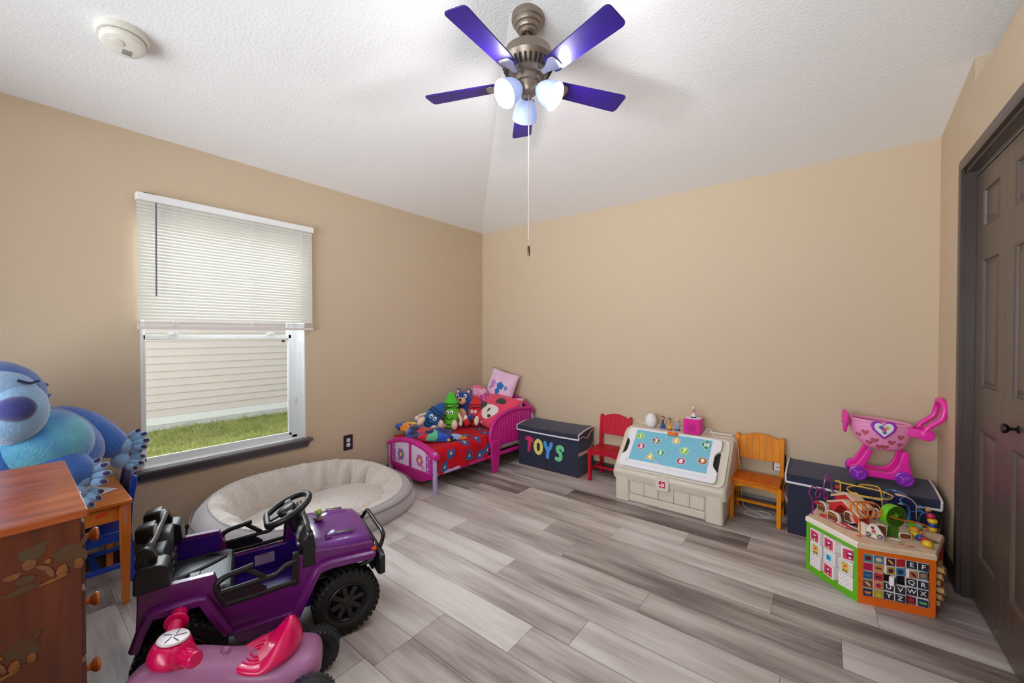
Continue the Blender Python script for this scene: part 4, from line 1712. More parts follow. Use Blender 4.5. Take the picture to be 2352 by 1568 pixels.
dk = mat('dark_hair', (40, 28, 26), .6)
figurine('small figurine in teal coat on a blue base beside the egg lamp', (-1.022, 3.30, ZT), .098, dk, mat('teal_paint', (30, 90, 104), .5), mat('navy_paint', (40, 70, 120), .5), mat('blue_base', (60, 110, 180), .5), .2)
figurine('small figurine in yellow dress on a red base, middle of the three on the chest', (-.965, 3.28, ZT), .09, dk, mat('gold_paint', (206, 160, 70), .5), mat('yellow_paint', (216, 176, 80), .5), mat('red_base', (186, 40, 46), .5), .1, 1.3)
figurine('small figurine with fair hair and pale blue gown next to the pink speaker', (-.908, 3.30, ZT), .09, mat('fair_hair', (232, 214, 170), .6), mat('pale_blue_paint', (160, 190, 220), .5), mat('ice_blue_paint', (130, 160, 205), .5), mat('slate_base', (70, 90, 120), .5), -.1)

spk = thing('speaker_box', 'pink cube speaker with white top on the toy chest', 'speaker', (-.785, 3.285, ZT))
mag = mat('magenta_fabric', (226, 30, 150), .85, bump=(500, .2), sheen=.3)
mb = MB()
mb.box(-.062, .062, -.06, .06, 0, .118)
mb.build('cube_body', mag, spk, bevel=.010, seg=4)
mb = MB()
mb.prism(rpoly([(-.054, -.052), (.054, -.052), (.054, .052), (-.054, .052)], .01), .1178, .120)
mb.build('top_plate', mat('white_top_plate', (238, 234, 240), .4), spk)
mb = MB()
for i in range(12):
    for j in range(12):
        x, z = -.028 + i * .0051, .022 + j * .0056
        cx, cz = x / .031, (z - .05) / .036
        ear = (z > .072 and abs(abs(x) - .02) < .010 - (z - .072) * .5)
        if cx * cx + cz * cz < 1.0 and z < .074 or ear:
            mb.cyl((x, -.0605, z), (x, -.0612, z), .0016, n=6)
g = mb.build('speaker_grille', mat('dark_magenta', (120, 20, 90), .8), spk, smooth=False)
tag(g, kind='stuff')
fg = figurine('figurine with white cap and pink top on the pink speaker', (-.785, 3.285, ZT + .12), .078, mat('black_hair', (28, 22, 30), .6), mat('rose_paint', (220, 120, 160), .5), mat('white_paint', (236, 226, 236), .5), mat('ink_base', (46, 50, 80), .5), .15, 1.15)
mb = MB()
mb.sph((0, .0, .086), (.0125, .0125, .008), 12)
mb.build('cap', mat('white_cap', (240, 236, 244), .6), fg)
mb = MB()
mb.tube(smooth_path([(-.715, 3.25, ZT + .006), (-.70, 3.235, ZT + .02), (-.68, 3.23, ZT + .05), (-.655, 3.235, ZT + .055), (-.635, 3.235, ZT + .02), (-.62, 3.24, ZT + .005), (-.58, 3.25, ZT + .008), (-.53, 3.26, ZT + .006), (-.497, 3.275, ZT - .01), (-.482, 3.30, ZT - .08), (-.47, 3.36, .2), (-.47, 3.39, .06), (-.44, 3.36, .0045), (-.36, 3.30, .0045), (-.30, 3.27, .0045), (-.27, 3.32, .0045), (-.32, 3.35, .0045), (-.40, 3.31, .0045), (-.44, 3.25, .0045), (-.36, 3.22, .0045), (-.27, 3.27, .0045), (-.235, 3.36, .03), (-.238, 3.395, .2), (-.24, 3.385, .30)], 6), .0024, 6)
cb = mb.build('charging_cable', trim_w)
tag(cb, 'thin white charging cable from the pink speaker to the outlet behind the honey chair', 'cable')


# ------------------------------------------------------------------ outlets
def outlet(label, loc, rot):
    root = thing('wall_outlet', label, 'outlet', loc, rot=rot)       # local: x right, z up, -y out of the wall
    mb = MB()
    mb.prism(rpoly([(-.04, -.0625), (.04, -.0625), (.04, .0625), (-.04, .0625)], .003), -.006, 0, 'xz')
    mb.build('cover_plate', mat('black_outlet_plate', (36, 30, 44), .35), root, bevel=.002)
    for z in (-.02, .02):
        mb = MB()
        mb.prism([(max(-.0165, min(.0165, .0185 * math.cos(2 * PI * i / 24))), z + .0165 * math.sin(2 * PI * i / 24)) for i in range(24)], -.0085, -.005, 'xz')
        s = mb.build('socket', mat('white_socket', (236, 226, 228), .4), root)
        mb = MB()
        for x in (-.006, .006):
            mb.box(x - .0014, x + .0014, -.0089, -.008, z + .001, z + .009)
        mb.cyl((0, -.0089, z - .007), (0, -.008, z - .007), .0028, n=10)
        mb.build('slot', mat('slot_black', (14, 12, 16), .6), s)
    return root


outlet('black duplex wall outlet under the right side of the window', (XL, 1.757, .377), (0, 0, R(90)))
outlet('black duplex wall outlet on the back wall beside the honey chair', (-.238, YB, .36), (0, 0, 0))
ad = thing('power_adapter', 'white square charger plugged into the outlet behind the honey chair', 'charger', (-.245, YB - .009, .335))
mb = MB()
mb.box(-.025, .025, -.03, -.0, -.028, .028)
mb.build('adapter_body', mat('white_charger_plastic', (238, 236, 240), .4), ad, bevel=.005, seg=3)
mb = MB()
mb.box(-.012, .012, -.0312, -.0295, -.008, .0)
mb.build('charger_port', mat('port_grey', (150, 150, 156), .5), ad)

# ================================================================== HEXAGONAL WOODEN ACTIVITY CUBE
HB = Vector((.139, 2.496))
HL = .281


def hdir(d):
    return Vector((math.cos(R(d)), math.sin(R(d))))


HX = [HB]
for d in (16, 76, 136, 196):
    HX.append(HX[-1] + hdir(d) * HL)
HX.append(HX[-1] + hdir(256) * HL)                       # B C D E F A
hc = sum(HX, Vector((0, 0))) / 6
cube = thing('activity_cube', 'six-sided wooden activity cube with bead wires, green and orange faces', 'activity toy', (hc.x, hc.y, 0))
CT = Matrix.Translation((-hc.x, -hc.y, 0))
birch = wood('birch_ply', (222, 188, 156), (236, 208, 180), (18, 18, 18), .5, .15)
birch_e = mat('pale_birch_edge', (240, 228, 214), .5)
face_cols = [('orange_face_paint', (236, 106, 12)), ('red_face_paint', (196, 40, 46)), ('blue_face_paint', (40, 100, 180)), ('yellow_face_paint', (236, 190, 50)), ('purple_face_paint', (130, 70, 160)), ('green_face_paint', (100, 182, 16))]
# inner core so that nothing shows through the windows
mb = MB()
mb.M = CT
mb.prism([tuple(hc + (p - hc) * .78) for p in HX], .004, .25, 'xy')
mb.build('core', mat('dark_core', (52, 34, 28), .8), cube)
HZ = .262


def face_M(i):
    p, q = HX[i], HX[(i + 1) % 6]
    d = (q - p).normalized()
    return CT @ plane_M((p.x, p.y, 0), (d.x, d.y, 0), (0, 0, 1))    # local x along edge, y up, z outward


for i in range(6):
    mb = MB()
    mb.M = face_M(i)
    out = rpoly([(0, 0), (HL, 0), (HL, HZ), (0, HZ)], .0008, 4)
    mx, my0, my1 = .019, .036, .02
    inn = rpoly([(mx, my0), (HL - mx, my0), (HL - mx, HZ - my1), (mx, HZ - my1)], .012, 4)
    n = len(out)
    mb.loft([[(a, b, -.012) for a, b in out], [(a, b, 0) for a, b in out], [(a, b, 0) for a, b in inn], [(a, b, -.012) for a, b in inn]], loop=True, cap=False)
    mb.build('face_frame', mat(face_cols[i][0], face_cols[i][1], .4), cube, angle=30)
    if i not in (0, 5):
        mb = MB()
        mb.M = face_M(i)
        mb.box(.02, HL - .02, .03, HZ - .02, -.016, -.010)
        mb.build('face_panel', birch, cube)
# top slab
mb = MB()
mb.M = CT
o0 = [tuple(hc + (p - hc) * 1.012) for p in HX]
o1 = [tuple(hc + (p - hc) * .985) for p in HX]
mb.loft([[(a, b, HZ) for a, b in o0], [(a, b, .279) for a, b in o0], [(a, b, .2875) for a, b in o1]], m=0)
mb.build('top_board', [birch], cube, angle=20)
# the left edge of the top is painted white
mb = MB()
mb.M = CT
A_, B_ = Vector(o0[5]), Vector(o0[0])
nrm = Vector((B_.y - A_.y, -(B_.x - A_.x))).normalized()
mb.loft([[(p.x, p.y, HZ), (p.x + nrm.x * .002, p.y + nrm.y * .002, HZ), (p.x + nrm.x * .002, p.y + nrm.y * .002, .28), (p.x - nrm.x * .006, p.y - nrm.y * .006, .2885), (p.x - nrm.x * .008, p.y - nrm.y * .008, .287)] for p in (A_, B_)])
mb.build('edge_band', birch_e, cube)
# printed roads, pond and picnic cloth on the top
mb = MB()
mb.M = CT
for (x, y, rx, ry, a, mi, h) in ((.195, 2.69, .12, .055, 16, 0, .0004), (.10, 2.77, .075, .05, -45, 0, .0004), (.085, 2.685, .055, .026, -42, 1, .0008), (.02, 2.745, .035, .025, -45, 1, .0008), (.40, 2.72, .045, .022, 16, 0, .0004),
                                 (.30, 2.60, .012, .007, 16, 2, .0006), (.33, 2.60, .014, .007, 16, 1, .0006), (.30, 2.62, .014, .006, 16, 3, .0006), (.40, 2.74, .02, .006, 20, 1, .0008), (.15, 2.585, .014, .007, 30, 1, .0006)):
    disc(mb, Matrix.Translation((x, y, .2876)) @ Matrix.Rotation(R(a), 4, 'Z'), rx, ry, h, 28, mi)
mb.build('printed_road', [mat('road_grey_print', (112, 104, 92), .5), mat('rose_print', (216, 70, 90), .5), mat('orange_print', (236, 120, 40), .5), mat('leaf_print', (150, 180, 50), .5)], cube, smooth=False)
mb = MB()
mb.M = CT
for p in ([(.055, 2.70), (.085, 2.672), (.10, 2.655)], [(.11, 2.70), (.13, 2.675), (.15, 2.66)], [(.26, 2.64), (.30, 2.645)]):
    mb.tube([(a, b, .2888) for a, b in p], .0022, 6)
mb.build('road_line', mat('road_white', (244, 240, 236), .5), cube)

# --- green face: three columns of three turning picture blocks
white_b = mat('white_block_paint', (240, 232, 232), .5)
B_ = {'red': mat('coral_block_print', (232, 66, 84), .5), 'mag': mat('magenta_block_print', (190, 20, 120), .5), 'skin': mat('cream_block_print', (244, 208, 160), .5),
      'lime': mat('lime_block_print', (190, 190, 90), .5), 'or': mat('orange_block_print', (244, 184, 90), .5), 'blue': mat('cyan_block_print', (70, 190, 222), .5), 'dot': mat('plum_dot_print', (130, 90, 140), .5), 'brown': mat('brown_block_print', (90, 50, 30), .5),
      'deep': mat('teal_letter_print', (30, 130, 180), .5)}
FM = face_M(5)
names = [['face', 'face', 'face'], ['star', 'letter', 'star'], ['dots', 'face', 'dots']]
bs = .066
for c in range(3):
    xc = .021 + .0395 + c * .08
    for r_ in range(3):
        zc = HZ - .022 - .0345 - r_ * .0685
        turn = {(2, 0): R(38), (0, 0): R(-6), (1, 0): R(-5), (0, 1): R(4), (1, 1): R(-3), (1, 2): R(-9), (2, 1): R(8), (2, 2): R(10), (0, 2): R(-4)}[(c, r_)]
        blk = bpy.data.objects.new('picture_block', None)
        C.objects.link(blk)
        blk.parent = cube
        blk.matrix_local = FM @ Matrix.Translation((xc, zc, -.026)) @ Matrix.Rotation(turn, 4, 'Y')
        mb = MB()
        mb.box(-bs / 2, bs / 2, -bs / 2, bs / 2, -bs / 2, bs / 2)
        mb.build('block_body', white_b, blk, bevel=.003)
        z = bs / 2
        kind = names[r_][c]
        mb = MB()
        mats_ = []
        if kind == 'face':
            mb.prism([(a, b) for a, b in rpoly([(-.025, -.025), (.025, -.025), (.025, .025), (-.025, .025)], .003)], z, z + .0004, 'xy', 0)
            disc(mb, Matrix.Translation((0, .004, z)), .017, .016, .0008, 20, 1)
            disc(mb, Matrix.Translation((.0, -.01, z)), .013, .012, .0008, 20, 1)
            disc(mb, Matrix.Translation((.001, .006, z)), .008, .005, .0012, 16, 2)
            disc(mb, Matrix.Translation((.001, -.014, z)), .005, .006, .0012, 16, 3)
            mats_ = [B_['red'], B_['mag'], white_b, B_['skin']]
        elif kind == 'star':
            mb.box(-.025, .025, -.025, .025, z, z + .0004, 0)
            for s in (-1, 1):
                mb.box(s * .019 - .003, s * .019 + .003, -.025, .025, z, z + .0006, 1)
            mb.prism([(a, b + .001) for a, b in star(5, .021, .011)], z, z + .0009, 'xy', 2)
            disc(mb, Matrix.Translation((0, .006, z)), .008, .006, .0012, 14, 3)
            disc(mb, Matrix.Translation((-.006, -.016, z)), .003, .006, .0012, 10, 4)
            disc(mb, Matrix.Translation((.006, -.016, z)), .003, .006, .0012, 10, 4)
            mats_ = [B_['lime'], white_b, B_['or'], B_['red'], B_['brown']]
        elif kind == 'letter':
            mb.box(-.0135, .0135, -.015, .013, z, z + .0004, 0)
            rr = random.Random(2)
            for i in range(14):
                a = 2 * PI * i / 14
                x, y = .023 * max(-1, min(1, 1.3 * math.cos(a))), .023 * max(-1, min(1, 1.3 * math.sin(a)))
                disc(mb, Matrix.Translation((x, y, z)), .0017, .0017, .0005, 8, 1)
            mats_ = [B_['blue'], B_['dot']]
        else:
            for i in range(5):
                for j in range(5):
                    if (i + j) % 2 == 0:
                        disc(mb, Matrix.Translation((-.022 + i * .011, -.022 + j * .011, z)), .0019, .0019, .0005, 8, (i * j) % 3)
            mats_ = [B_['dot'], B_['or'], B_['mag']]
        mb.build('picture', mats_, blk, smooth=False)
        if kind == 'letter':
            text('letter', 'B', .026, B_['deep'], Matrix.Translation((-.0015, -.001, z + .0009)), blk, .0003, .001)
            mm = MB()
            disc(mm, Matrix.Translation((.0105, -.0085, z + .0004)), .0017, .0017, .0006, 8)
            mm.build('letter_dot', B_['deep'], blk)

# --- orange face: five rows of three double tiles with pictures and letters
FM = face_M(0)
ink = mat('blackboard_tile', (34, 36, 52), .45)
tw, th = .0362, .0362
pic = {'maroon': (110, 20, 40), 'teal': (70, 130, 150), 'plum': (90, 24, 70), 'crimson': (190, 36, 56), 'mag': (186, 20, 90), 'tan': (206, 140, 90), 'olive': (176, 160, 60), 'sea': (60, 120, 150), 'blue': (40, 90, 140), 'red': (200, 50, 50), 'cream': (220, 190, 150), 'navy': (34, 50, 90), 'gold': (220, 190, 50), 'green': (110, 190, 50), 'orange': (230, 130, 60), 'brown': (110, 64, 40), 'pink': (220, 90, 130)}
PM = {k: mat('tile_' + k, v, .45) for k, v in pic.items()}
rows = [[('teal', 'maroon', 'disc'), ('sea', 'cream', 'disc'), ('plum', 'gold', 'leaf'), ('crimson', 'red', 'flower'), 'E', 'F'],
        [('mag', 'crimson', 'bar'), ('tan', 'brown', 'bar'), ('olive', 'plum', 'flower'), ('sea', 'navy', 'disc'), ('tan', 'maroon', 'leaf'), ('sea', 'orange', 'disc')],
        [('blue', 'teal', 'bar'), ('red', 'plum', 'half'), ('navy', 'navy', 'bar'), ('navy', 'navy', 'bar'), 'Q', 'R'],
        [('brown', 'cream', 'leaf'), ('tan', 'mag', 'flower'), 'U', 'V', 'W', 'X'],
        [('navy', 'orange', 'half'), ('olive', 'gold', 'tri'), 'Y', 'Z', ('maroon', 'crimson', 'star'), ('navy', 'green', 'bar')]]
turns = {(0, 1): 10, (1, 1): 12, (1, 2): 14, (2, 1): 55, (3, 1): -14, (4, 1): -8, (4, 2): -12, (0, 2): -8, (2, 2): -8, (3, 2): -2}
for r_ in range(5):
    for c in range(3):
        xc = .0205 + .04 + c * .08
        zc = HZ - .022 - .0205 - r_ * .0408
        t = bpy.data.objects.new('letter_tile', None)
        C.objects.link(t)
        t.parent = cube
        t.matrix_local = FM @ Matrix.Translation((xc, zc, -.014)) @ Matrix.Rotation(R(turns.get((r_, c), 0)), 4, 'Y')
        mb = MB()
        mb.box(-.039, .039, -.0193, .0193, -.009, .009)
        mb.build('tile_body', birch if turns.get((r_, c), 0) == 0 else white_b, t, bevel=.0015)
        for k in (0, 1):
            it = rows[r_][2 * c + k]
            x = -.0196 + .0392 * k
            z = .009
            mb = MB()
            if isinstance(it, str):
                mb.box(x - .0177, x + .0177, -.0172, .0172, z, z + .0004)
                mb.build('tile_face', ink, t, smooth=False)
                text('letter', it, .029, white_b, Matrix.Translation((x, 0, z + .0007)), t, .0002, .0005)
            else:
                bgc, fg, kind = it
                mb.box(x - .0177, x + .0177, -.0172, .0172, z, z + .0004, 0)
                if kind == 'disc':
                    disc(mb, Matrix.Translation((x, -.001, z)), .012, .0105, .0008, 20, 1)
                elif kind == 'leaf':
                    disc(mb, Matrix.Translation((x, 0, z)) @ Matrix.Rotation(R(-45), 4, 'Z'), .015, .005, .0008, 16, 1)
                elif kind == 'flower':
                    for i in range(5):
                        disc(mb, Matrix.Translation((x + .006 * math.cos(i * 1.257), .006 * math.sin(i * 1.257), z)), .005, .005, .0008, 12, 1)
                elif kind == 'bar':
                    mb.box(x - .012, x + .012, -.004, .004, z, z + .0008, 1)
                elif kind == 'half':
                    mb.prism([(x + .013 * math.cos(PI + PI * i / 12), .004 + .013 * math.sin(PI + PI * i / 12)) for i in range(13)], z, z + .0008, 'xy', 1)
                elif kind == 'tri':
                    mb.prism([(x - .011, -.010), (x + .011, -.010), (x, .012)], z, z + .0008, 'xy', 1)
                elif kind == 'star':
                    mb.prism([(x + a, b) for a, b in star(5, .013, .006)], z, z + .0008, 'xy', 1)
                mb.build('tile_face', [PM[bgc], PM[fg]], t, smooth=False)
# --- right face: turning wooden gear pegs
FM = face_M(1)
for r_ in range(6):
    for c in range(2):
        mb = MB()
        mb.M = FM
        y = .05 + r_ * .031
        mb.box(.02 + c * .06, .055 + c * .06, y, y + .022, -.008, .012 + .006 * ((r_ + c) % 3))
        mb.build('wooden_peg', wood('peg_wood', (176, 132, 80), (200, 156, 100), (30, 30, 30), .5, .1), cube, bevel=.002)

# --- bead wires
WIRE = {'purple': ((150, 30, 130), [(-0.039, 2.73, 0.283), (-0.038, 2.732, 0.363), (-0.053, 2.709, 0.414), (-0.034, 2.738, 0.442), (-0.008, 2.777, 0.412), (-0.005, 2.782, 0.389), (-0.016, 2.764, 0.372), (-0.026, 2.749, 0.396), (-0.015, 2.767, 0.419), (0.007, 2.799, 0.418), (0.025, 2.826, 0.391), (0.027, 2.829, 0.368), (0.014, 2.81, 0.358), (0.012, 2.806, 0.394), (0.012, 2.807, 0.449), (0.024, 2.825, 0.496), (0.042, 2.851, 0.454), (0.047, 2.859, 0.405), (0.059, 2.876, 0.366), (0.067, 2.888, 0.284)]),
        'yellow': ((232, 186, 50), [(.085, 2.925, .284), (.085, 2.928, .38), (0.085, 2.935, 0.425), (0.078, 2.962, 0.432), (0.065, 2.952, 0.431), (0.132, 2.937, 0.43), (0.246, 2.918, 0.43), (0.285, 2.883, 0.43), (0.293, 2.847, 0.43), (0.273, 2.797, 0.43), (0.23, 2.778, 0.43), (0.155, 2.778, 0.428), (0.116, 2.825, 0.428), (0.114, 2.872, 0.428), (0.142, 2.926, 0.428), (0.185, 2.941, 0.428), (0.17, 2.952, 0.426), (0.177, 2.975, 0.43), (0.215, 2.99, 0.43), (0.245, 2.985, 0.43), (0.256, 2.95, 0.42), (.262, 2.935, .35), (.262, 2.93, .284)]),
        'blue': ((40, 120, 190), [(0.357, 2.808, 0.284), (0.353, 2.815, 0.348), (0.349, 2.821, 0.402), (0.317, 2.807, 0.43), (0.332, 2.861, 0.432), (0.35, 2.917, 0.432), (0.326, 2.96, 0.432), (0.29, 2.965, 0.432), (0.268, 2.93, 0.425), (.266, 2.91, .36), (.266, 2.905, .284)]),
        'sky': ((40, 120, 190), [(.39, 2.89, .284), (0.397, 2.9, 0.325), (0.403, 2.868, 0.366), (0.429, 2.904, 0.37), (0.435, 2.935, 0.37), (0.42, 2.97, 0.372), (0.393, 2.975, 0.372), (0.366, 2.955, 0.37), (0.376, 2.93, 0.37), (0.412, 2.90, 0.368), (.36, 2.87, .36), (.35, 2.85, .284)]),
        'orange': ((236, 124, 40), [(0.147, 2.551, 0.284), (0.147, 2.551, 0.366), (0.129, 2.533, 0.402), (0.114, 2.517, 0.425), (0.112, 2.514, 0.455), (0.125, 2.528, 0.468), (0.152, 2.556, 0.461), (0.174, 2.579, 0.432), (0.18, 2.585, 0.407), (0.172, 2.577, 0.386), (0.153, 2.557, 0.395), (0.137, 2.541, 0.423), (0.137, 2.54, 0.453), (0.152, 2.556, 0.466), (0.175, 2.581, 0.459), (0.197, 2.603, 0.435), (0.205, 2.611, 0.41), (0.196, 2.601, 0.384), (0.178, 2.583, 0.395), (0.16, 2.565, 0.426), (0.16, 2.564, 0.448), (0.177, 2.583, 0.461), (0.197, 2.603, 0.46), (0.219, 2.625, 0.441), (0.225, 2.632, 0.431), (0.233, 2.641, 0.404), (0.221, 2.628, 0.382), (0.204, 2.611, 0.393), (0.215, 2.621, 0.408), (0.236, 2.643, 0.402), (0.273, 2.645, 0.393), (0.314, 2.681, 0.376), (0.355, 2.717, 0.368), (0.396, 2.753, 0.35), (0.411, 2.766, 0.336), (0.397, 2.753, 0.325), (0.382, 2.741, 0.284)])}
for nm, (col, pts) in WIRE.items():
    mb = MB()
    mb.M = CT
    mb.tube(smooth_path(pts, 5), .0035, 8)
    mb.build('bead_wire', mat('wire_' + nm, col, .3, coat=.3), cube)
BC = {'y': mat('bead_yellow', (232, 190, 30), .3, coat=.4), 'r': mat('bead_red', (196, 20, 60), .3, coat=.4), 'b': mat('bead_blue', (24, 70, 150), .3, coat=.4), 'm': mat('bead_mint', (150, 196, 186), .3, coat=.4), 'o': mat('bead_orange', (240, 150, 40), .3, coat=.4)}
for x, y, z, c, r_ in ((.068, 2.886, .303, 'y', .019), (.44, 2.862, .302, 'y', .020), (.44, 2.862, .321, 'b', .018), (.44, 2.862, .342, 'y', .02), (.434, 2.862, .364, 'r', .018), (.388, 2.85, .305, 'm', .019), (.362, 2.755, .318, 'o', .020), (.362, 2.735, .304, 'y', .020),
                       (.377, 2.705, .302, 'b', .018), (.388, 2.675, .304, 'r', .018), (.392, 2.640, .304, 'y', .021), (.366, 2.955, .37, 'm', .014), (.435, 2.932, .37, 'o', .012), (.075, 2.945, .40, 'r', .016), (.05, 2.93, .375, 'm', .013), (-.02, 2.775, .345, 'r', .012)):
    mb = MB()
    mb.M = CT
    mb.sph((x, y, z), (r_, r_, r_ * .78), 14)
    mb.build('bead', BC[c], cube)

# --- barn arch, tree, dark arch and sliding picture pieces
barn_r = mat('barn_red_paint', (226, 52, 60), .45)


def upright(poly, x0, y0, ang, t0, t1, mats_, name, z0=.2875, m=0, bevel=.002):
    """a board standing on the top: poly in (along, up), at angle ang, thickness from t0 to t1 to the rear"""
    mb = MB()
    mb.M = CT @ Matrix.Translation((x0, y0, z0)) @ Matrix.Rotation(R(ang), 4, 'Z')
    mb.prism(poly, t0, t1, 'xz', m)
    return mb.build(name, mats_, cube, bevel=bevel)


def arch(w, h, eave, rin, hin):
    pts = [(-w / 2, 0), (-w / 2, eave), (0, h), (w / 2, eave), (w / 2, 0), (rin, 0)]
    pts += [(rin * math.cos(a), hin * math.sin(a)) for a in [PI * i / 10 for i in range(1, 10)]]
    return pts + [(-rin, 0)]


upright(arch(.172, .088, .048, .052, .062), .092, 2.79, -49, 0, .03, barn_r, 'barn_wall')
upright(arch(.165, .122, .08, .05, .07), .106, 2.81, -49, .012, .05, barn_r, 'barn_wall')
for dx, dy, h, w, th_ in ((.092, 2.79, .0, .2, .034), (.106, 2.806, .036, .19, .06)):
    for s in (-1, 1):
        upright([(0, .098 + h), (0, .086 + h), (s * w / 2, .038 + h), (s * w / 2, .052 + h)], dx, dy, -49, -.006, th_, birch, 'barn_roof')
green_t = mat('tree_green_paint', (106, 196, 20), .4)
green_d = mat('tree_dark_print', (66, 110, 22), .45)
mb = MB()
mb.M = CT @ Matrix.Translation((.288, 2.667, .39)) @ Matrix.Rotation(R(46), 4, 'Z')
ring = [(.058 * math.cos(2 * PI * i / 28), .052 * math.sin(2 * PI * i / 28)) for i in range(28)]
hole = [(.016 * math.cos(2 * PI * i / 28) - .006, .014 * math.sin(2 * PI * i / 28) + .004) for i in range(28)]
mb.loft([[(a, -.0, b) for a, b in ring], [(a, .034, b) for a, b in ring], [(a, .034, b) for a, b in hole], [(a, 0, b) for a, b in hole]], loop=True, cap=False)
tc_ = mb.build('tree_crown', green_t, cube, angle=30)
mb = MB()
mb.M = CT @ Matrix.Translation((.288, 2.667, .39)) @ Matrix.Rotation(R(46), 4, 'Z')
mb.loft([[(a * .97, -.0008, b * .97) for a, b in ring], [(a * 1.05, -.0008, b * 1.05) for a, b in hole]], cap=False)
for i in range(11):
    A_ = 2 * PI * i / 11
    rr = .04 if i % 2 else .03
    mb.cyl((rr * math.cos(A_), -.001, rr * .9 * math.sin(A_)), (rr * math.cos(A_), -.0016, rr * .9 * math.sin(A_)), .0045, n=10, m=1)
mb.build('leaf_print', [green_d, mat('berry_print', (36, 60, 16), .5)], tc_)
upright([(-.016, 0), (.016, 0), (.014, .055), (-.014, .055)], .285, 2.668, 22, 0, .03, green_d, 'tree_trunk')
mb = MB()
mb.M = CT
mb.loft([[(x, y, z), (x + .022, y + .008, z), (x + .019, y + .016, z), (x - .003, y + .008, z)] for x, y, z in ((.345, 2.75, .2875), (.345, 2.75, .33), (.337, 2.74, .352), (.318, 2.72, .365))])
mb.build('tree_branch', green_t, cube, bevel=.001)
out_ = [(.062 * math.cos(PI * i / 16), .10 + .05 * math.sin(PI * i / 16)) for i in range(17)]
upright([(.062, 0)] + out_ + [(-.062, 0), (-.035, 0), (-.035, .09), (0, .12), (.035, .09), (.035, 0)], .325, 2.86, 18, 0, .03, mat('navy_arch_paint', (32, 36, 90), .45), 'arch_board')
upright([(.066, .04), (.066, .10)] + [(.066 * math.cos(PI * i / 16), .10 + .055 * math.sin(PI * i / 16)) for i in range(1, 10)] + [(.062 * math.cos(PI * i / 16), .10 + .05 * math.sin(PI * i / 16)) for i in range(9, -1, -1)] + [(.062, .04)], .325, 2.86, 18, -.001, .031, birch, 'arch_edge')
brown_p = mat('brown_picture', (120, 62, 28), .5)


def piece(x, y, ang, w, h, kind, z0=.2885):
    p = bpy.data.objects.new('sliding_piece', None)
    C.objects.link(p)
    p.parent = cube
    p.matrix_local = CT @ Matrix.Translation((x, y, z0)) @ Matrix.Rotation(R(ang), 4, 'Z')
    if kind == 'bus':
        out = rpoly([(-w / 2, 0), (w / 2, 0), (w / 2, h * .6), (w * .3, h), (-w / 2, h)], [.006, .006, .012, .012, .016])
    elif kind == 'bike':
        out = rpoly([(-w / 2, .004), (-w / 2, h * .4), (-w * .18, h), (w * .12, h), (w / 2, h * .35), (w / 2, .0)], [.012, .012, .012, .012, .014, .012])
    elif kind == 'dog':
        out = rpoly([(-w * .4, 0), (-w * .5, h * .5), (-w * .35, h), (w * .3, h), (w * .2, h * .5), (w * .5, .1 * h), (w * .5, 0)], [.004, .008, .008, .012, .008, .006, .004])
    else:
        out = rpoly([(-w / 2, 0), (w / 2, 0), (w / 2, h), (-w / 2, h)], .012)
    mb = MB()
    mb.prism(out, 0, .018, 'xz')
    mb.build('piece_body', birch_e, p, bevel=.002)
    mb = MB()
    c = [(a * .84, h * .5 + (b - h * .5) * .84) for a, b in out]
    if kind in ('bus', 'dog', 'bear'):
        mb.prism(c, -.0006, 0, 'xz', 0)
    if kind == 'bus':
        for i in range(4):
            mb.box(-w * .34 + i * w * .17, -w * .24 + i * w * .17, -.0012, -.0005, h * .56, h * .74, 1)
        for s in (-.24, .2):
            mb.cyl((s * w, -.0015, .006), (s * w, -.0005, .006), .006, n=12, m=2)
            mb.cyl((s * w, -.0018, .006), (s * w, -.0005, .006), .0028, n=12, m=3)
    elif kind == 'bike':
        for s in (-.3, .3):
            mb.cyl((s * w, -.001, h * .22), (s * w, 0, h * .22), h * .17, n=14, m=4)
            mb.cyl((s * w, -.0014, h * .22), (s * w, 0, h * .22), h * .09, n=12, m=3)
        mb.tube([(-w * .3, -.001, h * .24), (-w * .05, -.001, h * .4), (w * .28, -.001, h * .26)], .0022, 6, m=5)
        mb.sph((-.002, -.0005, h * .52), (w * .12, .001, h * .13), 10, m=6)
        mb.sph((-.006, -.0005, h * .76), (w * .1, .001, h * .1), 10, m=7)
    mb.build('piece_print', [brown_p, mat('amber_print', (206, 150, 50), .5), mat('tyre_print', (40, 36, 40), .5), mat('hub_print', (170, 160, 160), .5), mat('violet_print', (80, 50, 110), .5), mat('lime_print', (160, 190, 40), .5), mat('pink_print', (216, 60, 150), .5), mat('hair_print', (110, 60, 40), .5)], p, smooth=False)
    return p


piece(.048, 2.705, -44, .068, .046, 'bus')
piece(.0, 2.815, -44, .055, .05, 'bus')
piece(.112, 2.74, -42, .05, .052, 'dog')
piece(.203, 2.59, -8, .07, .068, 'bike')
piece(.235, 2.655, 10, .04, .05, 'bear')
piece(.21, 2.90, 10, .035, .075, 'bear')
piece(.235, 2.86, 10, .04, .06, 'bike')
piece(.158, 2.612, -60, .05, .055, 'block')
piece(.322, 2.675, 16, .05, .028, 'bear')

# ================================================================== TOY SHOPPING CART
cart = thing('toy_cart', 'pink toy shopping cart with heart cut-outs on the navy bin', 'toy cart', (.262, 3.235, .409), R(5))
pk = mat('pale_pink_plastic', (250, 158, 206), .3, coat=.2)
hp = mat('hot_pink_plastic', (242, 40, 172), .3, coat=.2)
vio = mat('violet_plastic', (152, 40, 190), .35, coat=.2)
# local: x along the cart (handle at +x), y to the wall, z up
mb = MB()


